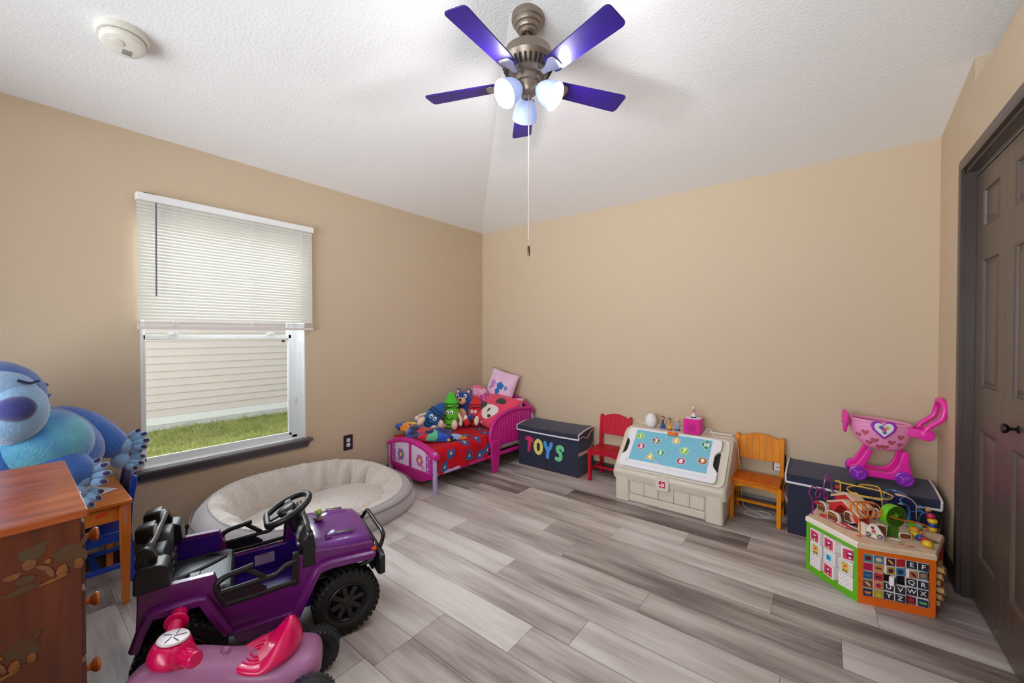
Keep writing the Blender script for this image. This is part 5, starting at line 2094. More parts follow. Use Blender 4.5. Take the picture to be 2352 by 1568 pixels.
def bowl(u, v):
    """u along the length -1..1, v depth 0 rim .. 1 bottom"""
    a = 2 * PI * u
    d = math.cos(v * PI / 2) ** .75
    cx = .006 + .02 * v
    x = cx + .142 * math.cos(a) * d * (1.0 if math.cos(a) < 0 else 1.0)
    y = .085 * math.sin(a) * d
    z = .345 - .168 * math.sin(v * PI / 2) ** 1.0 - .012 * math.cos(a) * (1 - v)
    return (x, y, z)


mb.grid(lambda u, v: bowl(u, v), 48, 14, cu=True)
ob = mb.build('basket', pk, cart, solid=.004)
mb = MB()
mb.tube([Vector(bowl(i / 48, 0)) + Vector((0, 0, .002)) for i in range(48)], .0085, 8, closed=True)
mb.build('basket_rim', pk, cart)
# scalloped band below the rim
mb = MB()
rg = []
for i in range(96):
    p = Vector(bowl(i / 96, 0))
    q = Vector(bowl(i / 96, .10 + .035 * abs(math.sin(PI * 12 * i / 96))))
    n = Vector((p.x / .142 ** 2, p.y / .085 ** 2, 0)).normalized() * .0035
    rg.append([p + n, q + n, q + n * .1, p])
mb.loft(rg, loop=True, cap=False)
mb.build('scalloped_band', pk, cart)
hole_m = mat('heart_opening', (196, 96, 104), .6)
see_m = mat('heart_opening_rim', (206, 74, 120), .5)
for u, v, s in ((.60, .34, .016), (.655, .25, .019), (.70, .42, .019), (.72, .62, .018), (.76, .60, .019), (.80, .42, .018), (.85, .26, .018), (.655, .52, .017), (.86, .46, .015)):
    def hp_(a, b):
        return Vector(bowl(u + a / .65, v - b / .24))
    e = 1e-3
    c = Vector(bowl(u, v))
    tx = (Vector(bowl(u + e, v)) - c).normalized()
    ty = (Vector(bowl(u, v - e)) - c).normalized()
    n = tx.cross(ty).normalized()
    if n.y > 0:
        n = -n
    ty = n.cross(tx).normalized() * (1 if n.cross(tx).z > 0 else -1)
    mb = MB()
    for k, off, mi in ((1.0, .0032, 0), (.82, .0037, 1)):
        pts = [c + tx * a * k + ty * b * k + n * off for a, b in heart(s)]
        # follow the bowl a little by pulling the edges inwards
        pts = [p - n * ((p - c).length ** 2) * 4.0 for p in pts]
        mb.add(pts, [tuple(range(len(pts)))], mi)
    mb.build('heart_cutout', [see_m, hole_m], ob, smooth=False)
# heart badge
bm_ = thing('heart_badge', None, None)
bm_.parent = cart
bm_.location = (.012, -.087, .315)
bm_.rotation_euler = (R(-8), 0, R(4))
mb = MB()
mb.prism(heart(.058), -.012, .0, 'xz')
mb.build('badge_rim', vio, bm_, bevel=.004)
mb = MB()
mb.prism(heart(.044), -.0135, -.012, 'xz')
mb.build('badge_face', mat('badge_white', (238, 230, 236), .4), bm_)
mb = MB()
for x, z, r_, mi in ((-.012, .012, .011, 0), (.0, .0, .013, 1), (.014, .012, .010, 2), (.002, -.018, .009, 0)):
    disc(mb, plane_M((x, -.0138, z), (1, 0, 0), (0, 0, 1)), r_, r_ * .9, .0006, 12, mi)
mb.build('badge_flower', [mat('badge_blue', (90, 110, 170), .4), mat('badge_pink', (214, 90, 140), .4), mat('badge_gold', (220, 180, 90), .4)], bm_)
# front bow
mb = MB()
mb.sph((-.148, -.045, .35), (.014, .04, .05), 14, (R(25), 0, 0))
mb.sph((-.148, .045, .35), (.014, .04, .05), 14, (R(-25), 0, 0))
mb.sph((-.152, -.015, .295), (.012, .022, .032), 12)
mb.sph((-.15, 0, .33), (.018, .018, .018), 12)
mb.build('front_bow', hp, cart)
# chassis: two uprights each side, floor frame
for s in (-1, 1):
    y = s * .062
    mb = MB()
    poly = [(-.135, .035), (-.13, .075), (-.105, .085), (-.075, .14), (-.055, .185), (-.028, .185), (-.045, .13), (-.07, .075), (-.05, .062), (.03, .058), (.06, .075), (.085, .12), (.10, .19), (.128, .195), (.128, .12), (.142, .06), (.145, .03), (.11, .022), (-.08, .024)]
    mb.prism(rpoly(poly, .008, 2), y - .011, y + .011, 'xz')
    mb.build('chassis_side', hp, cart, bevel=.005)
mb = MB()
mb.box(-.12, .13, -.055, .055, .035, .05)
mb.build('chassis_floor', hp, cart, bevel=.004)
for sx, xx in ((-1, -.097), (1, .103)):
    mb = MB()
    mb.cyl((xx, -.08, .042), (xx, .08, .042), .007, n=10)
    mb.build('axle', vio, cart)
    for s in (-1, 1):
        w = bpy.data.objects.new('wheel', None)
        C.objects.link(w)
        w.parent = cart
        w.location = (xx, s * .083, .042)
        mb = MB()
        mb.lathe([(.001, -.008), (.03, -.008), (.034, -.012), (.041, -.010), (.042, 0), (.041, .010), (.034, .012), (.03, .008), (.001, .008)], 28, (0, 0, 0), (0, 1, 0))
        mb.build('tyre', vio, w)
        mb = MB()
        for q in (-1, 1):
            mb.lathe([(.012, q * .006), (.012, q * .013), (.009, q * .015), (.001, q * .015)], 16, (0, 0, 0), (0, 1, 0))
            for a in range(3):
                A_ = a * 2.094 + .4
                mb.sph((.016 * math.cos(A_), q * .009, .016 * math.sin(A_)), (.011, .004, .011), 10)
        mb.build('hub', mat('violet_hub_plastic', (164, 60, 204), .3), w)
# handle: two side brackets and a looped push bar
for s in (-1, 1):
    mb = MB()
    mb.loft([[(x, s * y, z - h), (x, s * (y + .014), z - h), (x, s * (y + .014), z + h), (x, s * y, z + h)] for x, y, z, h in ((.115, .035, .31, .022), (.16, .045, .305, .026), (.20, .048, .30, .026))])
    mb.cyl((.2, s * .04, .30), (.2, s * .07, .30), .031, n=22)
    mb.build('handle_bracket', pk if s > 5 else hp, cart, bevel=.003)
    mb = MB()
    mb.lathe([(.012, 0), (.024, .0), (.026, .004), (.02, .006), (.001, .005)], 20, (.2, s * .07, .30), (0, s, 0))
    mb.build('handle_knob', hp, cart)
mb = MB()
side = [(.19, -.064, .32), (.202, -.066, .345), (.228, -.066, .37), (.255, -.066, .40), (.265, -.064, .44), (.268, -.058, .465)]
pth = [Vector(p) for p in side] + [Vector((.265, -.034, .492)), Vector((.262, 0, .499)), Vector((.265, .034, .492))] + [Vector((a, -b, c)) for a, b, c in reversed(side)]
mb.tube(smooth_path(pth, 5), .0145, 10)
mb.build('push_bar', hp, cart)

# ================================================================== PURPLE RIDE-ON TRUCK
jeep = thing('ride_on_truck', 'purple ride-on toy truck with black seat, wheel and roll bar', 'ride-on car', (-1.62, .87, 0), R(90 - 18))
# local: x forward, y to the left (towards the window wall), z up; y = 0 is the near side
pur = mat('purple_plastic', (102, 22, 106), .28, coat=.3)
pur_h = mat('purple_hood_plastic', (112, 42, 140), .25, coat=.35)
ind = mat('indigo_plastic', (62, 20, 138), .35)
blk = mat('black_plastic', (26, 24, 26), .38)
rub = mat('black_tyre_plastic', (24, 22, 22), .6, bump=(120, .15))
JW = .42
side = [(-.642, .235), (-.634, .40), (-.62, .404), (-.426, .398), (-.415, .36), (-.392, .266), (-.171, .271), (-.160, .374), (-.08, .379), (.144, .350), (.152, .30), (.12, .292), (-.04, .303), (-.085, .292), (-.125, .228), (-.163, .155), (-.385, .148), (-.405, .195), (-.455, .30), (-.58, .312), (-.61, .29), (-.636, .232)]
for y0, y1, nm in ((0, .028, 'near'), (JW - .028, JW, 'far')):
    mb = MB()
    mb.prism(side, y0, y1, 'xz')
    mb.build('body_side', pur, jeep, bevel=.006, seg=3)
    s = -1 if nm == 'near' else 1
    yb = y0 if s < 0 else y1

    def strip(pts, w, proud, name, m=pur):
        """a fender lip following pts (x, z), w wide towards the outside of the arch, standing proud of the side"""
        P = [Vector((a, b, 0)) for a, b in pts]
        rg = []
        n = len(P)
        for i in range(n):
            t = (P[min(i + 1, n - 1)] - P[max(i - 1, 0)]).normalized()
            nn = Vector((t.y, -t.x, 0))
            q = P[i] + nn * w
            rg.append([(P[i].x, yb, P[i].y), (P[i].x, yb + s * proud * .6, P[i].y), (P[i].x + nn.x * w * .25, yb + s * proud, P[i].y + nn.y * w * .25), (q.x, yb + s * proud, q.y), (q.x, yb - s * .02, q.y)])
        mb = MB()
        mb.loft(rg)
        return mb.build(name, m, jeep, bevel=.003, angle=30)
    strip([(-.656, .222), (-.638, .28), (-.612, .334), (-.58, .342), (-.47, .342), (-.446, .334), (-.42, .28), (-.385, .205), (-.372, .185)], .03, .03, 'rear_fender')
    strip([(-.178, .158), (-.15, .215), (-.118, .28), (-.095, .318), (-.07, .33), (-.03, .334), (.08, .327), (.14, .322), (.152, .312)], .03, .03, 'front_fender')
    mb = MB()
    ys = sorted((yb - s * .01, yb + s * .02))
    mb.prism([(-.375, .172), (-.172, .172), (-.182, .132), (-.355, .126)], ys[0], ys[1], 'xz')
    for i in range(14):
        x = -.355 + i * .0125
        mb.box(x, x + .008, *sorted((yb + s * .018, yb + s * .023)), .158, .171)
    mb.build('rocker_step', pur, jeep, bevel=.002)
    # tubular half door
    yd = yb + s * .004
    mb = MB()
    P3 = lambda pts: [(a, yd, b) for a, b in pts]
    mb.tube(smooth_path(P3([(-.305, .396), (-.345, .389), (-.39, .381), (-.418, .362), (-.414, .325), (-.39, .272)]), 5), .0105, 10)
    mb.build('door_bar', blk, jeep)
    mb = MB()
    mb.tube(smooth_path(P3([(-.408, .326), (-.35, .328), (-.27, .332), (-.235, .334), (-.20, .357), (-.155, .366)]), 5), .0098, 10)
    mb.build('door_bar', blk, jeep)
    mb = MB()
    mb.bar((-.328, yd, .388), (-.266, yd, .336), .016, .016)
    mb.build('door_strut', blk, jeep, bevel=.004)
    mb = MB()
    mb.tube(P3([(-.39, .279), (-.30, .279), (-.162, .284)]), .0105, 10)
    mb.build('door_rail', blk, jeep)
    mb = MB()
    mb.prism([(-.403, .33), (-.30, .33), (-.262, .296), (-.262, .272), (-.388, .268)], yd - .006, yd + .006, 'xz')
    mb.build('door_plate', blk, jeep, bevel=.002)
    mb = MB()
    mb.prism([(-.178, .268), (-.156, .268), (-.150, .395), (-.172, .395)], *sorted((yb - s * .02, yb + s * .008)), 'xz')
    mb.sph((-.162, yb, .396), (.014, .012, .006), 10)
    mb.build('door_pillar', blk, jeep, bevel=.003)
    # corner light housing at the rear
    mb = MB()
    pts = rpoly([(-.645, .40), (-.642, .47), (-.625, .49), (-.572, .486), (-.556, .478), (-.548, .405)], [.01, .015, .012, .006, .01, .006])
    mb.prism(pts, *sorted((yb - s * .075, yb + s * .012)), 'xz')
    mb.build('tail_light_housing', blk, jeep, bevel=.008, seg=3)
    # flat fairing of the roll bar
    mb = MB()
    pts = rpoly([(-.645, .47), (-.64, .525), (-.622, .545), (-.60, .535), (-.582, .49)], .012)
    mb.prism(pts, *sorted((yb - s * .02, yb - s * .045)), 'xz')
    mb.build('bar_fairing', blk, jeep, bevel=.006)
# inner tub
mb = MB()
mb.box(-.63, -.10, .028, JW - .028, .145, .165)
mb.build('cabin_floor', ind, jeep)
mb = MB()
mb.prism([(-.42, .16), (-.42, .27), (-.39, .262), (-.165, .268), (-.12, .30), (-.12, .16)], JW - .034, JW - .029, 'xz')
mb.build('inner_panel', ind, jeep)
mb = MB()
mb.prism([(-.625, .16), (-.625, .39), (-.43, .386), (-.42, .27), (-.42, .16)], JW - .034, JW - .029, 'xz')
mb.build('inner_panel', ind, jeep)
mb = MB()
mb.box(-.64, -.625, .02, JW - .02, .22, .40)
mb.build('tailgate', pur, jeep, bevel=.004)
mb = MB()
mb.prism([(-.12, .15), (-.12, .36), (-.10, .37), (-.09, .15)], .02, JW - .02, 'xz')
mb.build('firewall', ind, jeep)
# warning label on the inside of the far wall
lb = MB()
LM = plane_M((-.256, JW - .0355, .222), (1, 0, .03), (-.03, 0, 1))
lb.M = LM
lb.prism(rpoly([(-.04, -.024), (.04, -.024), (.04, .024), (-.04, .024)], .003), 0, .0006)
wl = lb.build('warning_label', mat('label_lilac_white', (226, 200, 232), .5), jeep)
text('label_heading', 'WARNING', .0085, mat('label_red', (160, 30, 50), .5), LM @ Matrix.Translation((0, .018, .0009)), wl, .0001, .0004)
lb = MB()
lb.M = LM
for i in range(6):
    w = (.034, .036, .03, .02, .034, .028)[i]
    lb.box(-w, w, .009 - i * .0055, .0098 - i * .0055, .0006, .0008)
lb.build('label_lines', mat('label_pink', (196, 120, 160), .5), wl, smooth=False)

# bench seat
mb = MB()
mb.loft([[(x, y, z) for y, z in rpoly([(.045, .23), (JW - .045, .23), (JW - .045, t), (.045, t)], .02, 4)] for x, t in ((-.60, .30), (-.595, .32), (-.50, .322), (-.40, .322), (-.378, .315), (-.37, .29))])
mb.build('seat_cushion', mat('black_vinyl', (38, 40, 42), .42, bump=(160, .1)), jeep, bevel=.004, angle=50)
mb = MB()
for y0, y1 in ((.05, .205), (.215, .37)):
    mb.loft([[(x + dx, y, z) for y, z in rpoly([(y0, .31), (y1, .31), (y1 - .012, .50), (y0 + .012, .50)], [.01, .01, .045, .045], 5)] for x, dx in ((-.615, 0), (-.605, 0.004), (-.585, .006), (-.575, 0))])
mb.build('seat_back', MATS['black_vinyl'], jeep, bevel=.008, seg=3, angle=50)
for k in range(3):
    mb = MB()
    for y in (.10, .16, .26, .32):
        mb.sph((-.572, y, .33 + k * .03), (.008, .028, .013), 10)
    mb.build('seat_tuft', MATS['black_vinyl'], jeep)
mb = MB()
mb.tube(smooth_path([(-.47, .345, .326), (-.43, .33, .33), (-.40, .30, .327), (-.44, .26, .326), (-.50, .22, .326), (-.55, .19, .328)], 5), .008, 6, flat=.3)
mb.build('seat_belt', mat('black_webbing', (30, 26, 26), .8), jeep)
mb = MB()
mb.box(-.515, -.48, .17, .205, .322, .33)
mb.build('belt_buckle', blk, jeep, bevel=.003)

# roll bar with two lamps
mb = MB()
mb.tube(smooth_path([(-.618, .03, .44), (-.616, .032, .50), (-.612, .05, .530), (-.609, .09, .533), (-.608, JW / 2, .533), (-.608, JW - .09, .533), (-.609, JW - .05, .530), (-.612, JW - .032, .50), (-.618, JW - .03, .44)], 5), .0125, 12)
mb.build('roll_bar', mat('grey_black_plastic', (60, 62, 64), .35), jeep)
for y in (.14, .285):
    L = bpy.data.objects.new('roof_lamp', None)
    C.objects.link(L)
    L.parent = jeep
    L.location = (-.632, y, .55)
    mb = MB()
    mb.loft([[(x, b, c) for b, c in rpoly([(-w, -w), (w, -w), (w, w), (-w, w)], w * .4, 4)] for x, w in ((-.028, .018), (-.022, .026), (0, .032), (.02, .034), (.024, .033))])
    mb.build('lamp_body', blk, L, angle=50)
    mb = MB()
    mb.cyl((.024, 0, 0), (.027, 0, 0), .028, n=20)
    mb.build('lamp_lens', mat('grey_lens', (170, 175, 180), .2, .3), L)
    mb = MB()
    mb.bar((.005, 0, -.03), (.012, 0, -.012), .02, .014)
    mb.build('lamp_bracket', blk, L)

# hood: cross-sections from cowl to nose
mb = MB()
rg = []
for x, zt, ze, ins in ((-.085, .395, .365, .0), (-.06, .399, .368, .0), (.02, .396, .36, .004), (.09, .389, .352, .008), (.128, .380, .345, .014), (.146, .366, .335, .022), (.156, .345, .31, .03), (.158, .29, .28, .034)):
    y0, y1 = .022 + ins, JW - .022 - ins
    rg.append([(x, y0 - .004, ze - .05), (x, y0, ze - .012), (x, y0 + .010, ze + (zt - ze) * .55), (x, y0 + .035, zt - .004), (x, y0 + .07, zt), (x, JW / 2, zt + .006), (x, y1 - .07, zt), (x, y1 - .035, zt - .004), (x, y1 - .010, ze + (zt - ze) * .55), (x, y1, ze - .012), (x, y1 + .004, ze - .05)])
mb.loft(rg)
hood = mb.build('hood', pur_h, jeep, angle=60)
for y in (.105, .315):
    mb = MB()
    mb.loft([[(x, y + d * w, z0 + h_ * (1 - abs(d) ** 2)) for d in (-1, -.6, -.2, .2, .6, 1)] for x, z0, h_, w in ((-.045, .395, .001, .036), (.01, .394, .008, .038), (.06, .388, .012, .038), (.085, .384, .010, .034), (.092, .384, .002, .03))], closed=False, cap=False)
    mb.build('hood_scoop', pur_h, hood, solid=.003)
    mb = MB()
    s = -1 if y < .2 else 1
    mb.loft([[(x, y + s * .028 - .012, z), (x, y + s * .028 + .012, z - .001)] for x, z in ((.0, .4035), (.075, .397))], closed=False, cap=False)
    vent = mb.build('hood_vent', mat('silver_vent_decal', (150, 146, 150), .35, .6), hood, solid=.002)
    mb = MB()
    for i in range(7):
        x = .006 + i * .0105
        mb.box(x, x + .003, y + s * .028 - .011, y + s * .028 + .011, .4035 - .09 * (x), .4065 - .09 * (x))
    mb.build('vent_slot', mat('vent_dark', (60, 52, 60), .5), vent)
for y in (.055, JW - .055):
    mb = MB()
    mb.box(-.045, -.018, y - .004, y + .004, .392, .402)
    mb.build('hood_latch', pur, hood, bevel=.002)
# cowl with dash panel and windscreen hinges
mb = MB()
mb.prism([(-.145, .36), (-.135, .43), (-.118, .462), (-.10, .462), (-.085, .39), (-.085, .36)], .03, JW - .03, 'xz')
mb.build('dash_panel', blk, jeep, bevel=.006, seg=3)
for y in (.01, .15, .33):
    mb = MB()
    y1 = y + .05
    mb.prism(rpoly([(-.138, .365 if y > .1 else .325), (-.134, .44), (-.118, .458), (-.094, .452), (-.09, .37 if y > .1 else .325)], .006, 3), y - .012, y1, 'xz')
    mb.build('windscreen_hinge', blk, jeep, bevel=.004)
for y in (.09, .26):
    mb = MB()
    mb.prism([(-.146, .375), (-.1365, .43), (-.121, .461), (-.123, .463), (-.139, .432), (-.149, .376)], y, y + .06, 'xz')
    mb.build('dash_trim', mat('chrome_plastic', (170, 178, 190), .2, .9), jeep)
mb = MB()
mb.cyl((-.142, .06, .40), (-.152, .06, .402), .008, n=12)
mb.build('dash_knob', MATS['chrome_plastic'], jeep)
# steering column and wheel
mb = MB()
mb.tube([(-.10, .24, .36), (-.135, .24, .41), (-.168, .24, .462)], [.032, .028, .02], 16)
mb.build('steering_column', blk, jeep)
sw = bpy.data.objects.new('steering_wheel', None)
C.objects.link(sw)
sw.parent = jeep
sw.matrix_local = Matrix.Translation((-.176, .24, .49)) @ frame((-.42, 0, .91), (0, -1, 0)).to_4x4()
mb = MB()
rim = []
for i in range(40):
    a = 2 * PI * i / 40
    x, y = .1 * math.cos(a), .1 * math.sin(a)
    rim.append((x, max(y, -.082) if True else y, 0))
# local +y of the wheel frame points forward/up; the flat segment faces the driver
mb.tube(rim, .014, 10, closed=True)
mb.build('wheel_rim', blk, sw)
mb = MB()
mb.lathe([(.001, -.02), (.034, -.02), (.04, -.008), (.038, .006), (.03, .012), (.001, .014)], 24)
mb.build('wheel_hub', blk, sw, angle=50)
for a0 in (10, 170, 270):
    a = R(a0)
    mb = MB()
    r1 = .098 if a0 != 270 else .08
    mb.bar((.03 * math.cos(a), .03 * math.sin(a), -.003), (r1 * math.cos(a), r1 * math.sin(a), 0), .03 if a0 != 270 else .05, .01, up=(0, 0, 1))
    mb.build('wheel_spoke', blk, sw, bevel=.003)
    if a0 != 270:
        mb = MB()
        mb.obox((.066 * math.cos(a), .066 * math.sin(a), .006), (.022, .016, .004), (0, 0, a))
        mb.build('wheel_button', mat('grey_button', (120, 124, 130), .4), sw, bevel=.001)
# nose, bumper and bull bar
mb = MB()
mb.box(.148, .162, .05, JW - .05, .20, .34)
mb.build('grille', blk, jeep, bevel=.004)
for y in (.085, JW - .085):
    mb = MB()
    mb.cyl((.16, y, .29), (.17, y, .29), .026, n=20)
    mb.build('headlight', mat('headlight_lens', (210, 214, 220), .15, .2), jeep)
for y in (.004, JW - .004):
    mb = MB()
    mb.obox((.146, y, .318), (.022, .02, .022))
    mb.build('indicator', mat('amber_lens', (222, 84, 14), .3), jeep, bevel=.004)
mb = MB()
mb.prism(rpoly([(-.035, .215), (.0, .20), (JW, .20), (JW + .035, .215), (JW + .035, .29), (JW + .01, .305), (-.01, .305), (-.035, .29)], .01, 3), .162, .188, 'yz')
mb.build('front_bumper', blk, jeep, bevel=.006, seg=3)
mb = MB()
mb.tube(smooth_path([(.165, .03, .25), (.178, .035, .29), (.20, .05, .335), (.205, .08, .352), (.205, JW / 2, .352), (.205, JW - .08, .352), (.20, JW - .05, .335), (.178, JW - .035, .29), (.165, JW - .03, .25)], 5), .0095, 10)
mb.build('bull_bar', mat('gloss_black', (20, 20, 22), .2), jeep)
mb = MB()
mb.tube(smooth_path([(-.10, .05, .235), (.0, .045, .24), (.10, .03, .25), (.15, .02, .27)], 4), .010, 8)
mb.build('frame_rail', blk, jeep)
mb = MB()
mb.tube(smooth_path([(-.10, JW - .05, .235), (.0, JW - .045, .24), (.10, JW - .03, .25), (.15, JW - .02, .27)], 4), .010, 8)
mb.build('frame_rail', blk, jeep)
mb = MB()
mb.box(-.60, .12, .13, JW - .13, .10, .16)
mb.build('chassis', blk, jeep, bevel=.006)
mb = MB()
mb.prism([(-.63, .16), (-.63, .30), (-.39, .29), (-.39, .16)], .035, JW - .035, 'xz')
mb.build('wheel_well', blk, jeep)
for x in (.03, -.52):
    mb = MB()
    mb.cyl((x, .0, .128), (x, JW, .128), .016, n=12)
    mb.build('axle', blk, jeep)
for y in (.07, JW - .07):
    mb = MB()
    mb.bar((.0, y, .30), (.02, y, .15), .03, .022)
    mb.build('suspension_strut', blk, jeep, bevel=.003)


def truck_wheel(x, y, s):
    w = bpy.data.objects.new('wheel', None)
    C.objects.link(w)
    w.parent = jeep
    w.location = (x, y, .135)
    W2 = .042
    mb = MB()
    mb.lathe([(.078, -W2 * .8), (.09, -W2), (.118, -W2), (.126, -W2 * .8), (.128, 0), (.126, W2 * .8), (.118, W2), (.09, W2), (.078, W2 * .8)], 40, (0, 0, 0), (0, 1, 0), cap=False)
    n = 34
    for i in range(n):
        a = 2 * PI * i / n
        rm = Matrix.Rotation(-a, 3, 'Y')
        for q, sh in ((-.026, 0), (.026, .5), (0, .25)):
            a2 = a + sh * 2 * PI / n
            rm = Matrix.Rotation(-a2, 3, 'Y')
            mb.obox((.129 * math.cos(a2), q, .129 * math.sin(a2)), (.012, .022, .014), rm)
        for q in (-1, 1):
            rm = Matrix.Rotation(-a, 3, 'Y')
            mb.obox((.12 * math.cos(a), q * W2, .12 * math.sin(a)), (.018, .006, .012), rm)
    mb.build('tyre', rub, w, angle=30)
    mb = MB()
    mb.lathe([(.079, W2 * .8 * s), (.074, W2 * .9 * s), (.066, W2 * .55 * s), (.060, W2 * .2 * s), (.001, W2 * .15 * s)], 36, (0, 0, 0), (0, 1, 0), cap=False)
    mb.lathe([(.079, -W2 * .8 * s), (.03, -W2 * .6 * s), (.001, -W2 * .6 * s)], 36, (0, 0, 0), (0, 1, 0), cap=False)
    mb.build('rim', mat('black_rim_plastic', (30, 28, 28), .45), w, angle=40)
    for i in range(8):
        a = 2 * PI * i / 8 + .2
        mb = MB()
        mb.bar((.016 * math.cos(a), W2 * .62 * s, .016 * math.sin(a)), (.068 * math.cos(a), W2 * .72 * s, .068 * math.sin(a)), .02, .012, up=(0, 1, 0))
        mb.build('spoke', MATS['black_rim_plastic'], w, bevel=.003)
    mb = MB()
    mb.lathe([(.022, W2 * .5 * s), (.022, W2 * .78 * s), (.012, W2 * .95 * s), (.001, W2 * .95 * s)], 18, (0, 0, 0), (0, 1, 0), cap=False)
    mb.build('hub_cap', MATS['black_rim_plastic'], w)


for x in (.03, -.52):
    truck_wheel(x, .012, -1)
    truck_wheel(x, JW - .012, 1)

# the little bird-like toy on the hood
hood_toy = thing('toy_figure', 'small grey and lime green toy standing on the purple truck hood', 'toy', tuple(jeep.matrix_basis.inverted() and (Matrix.Translation((-1.62, .87, 0)) @ Matrix.Rotation(R(72), 4, 'Z') @ Vector((-.045, .235, .404)))), R(40))
mb = MB()
mb.sph((0, 0, .011), (.026, .018, .012), 16)
mb.build('base', mat('taupe_plastic', (140, 118, 124), .35), hood_toy)
mb = MB()
mb.sph((-.002, 0, .034), (.014, .013, .021), 16)
mb.build('body', mat('grey_white_plastic', (206, 210, 206), .3), hood_toy)
mb = MB()
mb.sph((.004, -.003, .042), (.0125, .0125, .016), 14)
mb.build('hood_patch', mat('lime_plastic', (156, 190, 30), .3), hood_toy)
mb = MB()
mb.sph((.006, -.013, .034), (.005, .004, .007), 10)
mb.build('wing', mat('green_plastic', (20, 130, 80), .3), hood_toy)

# ================================================================== PINK RIDE-ON SCOOTER
tr = thing('ride_on_scooter', 'mauve and hot pink ride-on scooter in front of the purple truck', 'ride-on toy', (-1.412, .662, 0), R(-120.7))
mauve = mat('mauve_plastic', (172, 112, 156), .35, bump=(260, .04), coat=.1)
hot = mat('hot_pink_seat_plastic', (222, 10, 92), .28, coat=.3)
tyre = mat('dark_grey_tyre', (46, 48, 54), .45)


def sec(x, w, z0, z1, p=2.6, n=24):
    r = []
    for i in range(n):
        a = 2 * PI * i / n
        c, s_ = math.cos(a), math.sin(a)
        r.append((x, w * math.copysign(abs(c) ** (2 / p), c), (z0 + z1) / 2 + (z1 - z0) / 2 * math.copysign(abs(s_) ** (2 / p), s_)))
    return r


mb = MB()
S = [(-.03, .03, .12, .15), (-.025, .06, .105, .175), (-.008, .08, .095, .19), (.03, .094, .085, .20), (.09, .1, .08, .203), (.15, .092, .08, .2), (.2, .078, .085, .208), (.25, .07, .09, .225), (.30, .074, .095, .242), (.35, .084, .10, .255), (.41, .088, .11, .262), (.46, .08, .125, .252), (.50, .06, .145, .235), (.52, .03, .165, .21)]
mb.loft([sec(*q) for q in S])
mb.build('body', mauve, tr, subsurf=1)
mb = MB()
mb.sph((.262, -.01, .228), (.016, .014, .014), 12)
mb.build('tank_boss', mauve, tr)
# seat with tall back: teardrop outline
mb = MB()


def seat_ring(k, z, lift):
    out = []
    for i in range(36):
        a = 2 * PI * i / 36
        x = .146 + .112 * math.cos(a) * k
        w = .094 * (1 - .42 * max(0, math.cos(a)) ** 1.3)
        out.append((x, w * math.sin(a) * k, z + lift * max(0, -math.cos(a)) ** 1.1))
    return out


mb.loft([seat_ring(1.0, .183, .01), seat_ring(1.05, .196, .03), seat_ring(.95, .206, .062), seat_ring(.80, .206, .092), seat_ring(.66, .205, .098), seat_ring(.55, .204, .075), seat_ring(.45, .203, .025), seat_ring(.36, .203, .004), seat_ring(.02, .203, .0)])
mb.build('seat', hot, tr, subsurf=2)
for k in (.62, .42, .22):
    mb = MB()
    mb.tube([(.16 + .09 * math.cos(a) * k + .01, .088 * (1 - .42 * max(0, math.cos(a)) ** 1.3) * math.sin(a) * k, .2055) for a in [-1.9 + 3.8 * i / 20 for i in range(21)]], .003, 6)
    mb.build('seat_ridge', hot, tr)
# steering: hub, dial, two arms with grips, turned to the right
hd = bpy.data.objects.new('handlebar', None)
C.objects.link(hd)
hd.parent = tr
hd.location = (.408, -.005, .25)
hd.rotation_euler = (0, R(-8), R(24))
mb = MB()
mb.loft([sec(0, 1, 0, 0)] if False else [[(rx * math.cos(2 * PI * i / 24) + cx, ry * math.sin(2 * PI * i / 24), z) for i in range(24)] for cx, rx, ry, z in ((.0, .055, .07, -.005), (0, .062, .078, .01), (0, .058, .07, .03), (0, .05, .055, .05), (0, .045, .048, .058))])
mb.build('steering_hub', hot, hd, subsurf=1)
mb = MB()
mb.lathe([(.001, .058), (.04, .058), (.043, .062), (.04, .067), (.001, .068)], 26)
mb.build('dial', mat('white_dial', (226, 216, 222), .35), hd)
mb = MB()
for a, r0, r1 in ((20, .006, .034), (80, .008, .034), (150, .0, .033), (215, .008, .036), (290, .01, .034)):
    mb.bar((r0 * math.cos(R(a)), r0 * math.sin(R(a)), .0685), (r1 * math.cos(R(a + 25)), r1 * math.sin(R(a + 25)), .0685), .0022, .001, up=(0, 0, 1))
mb.build('dial_print', mat('dial_grey', (60, 56, 70), .5), hd)
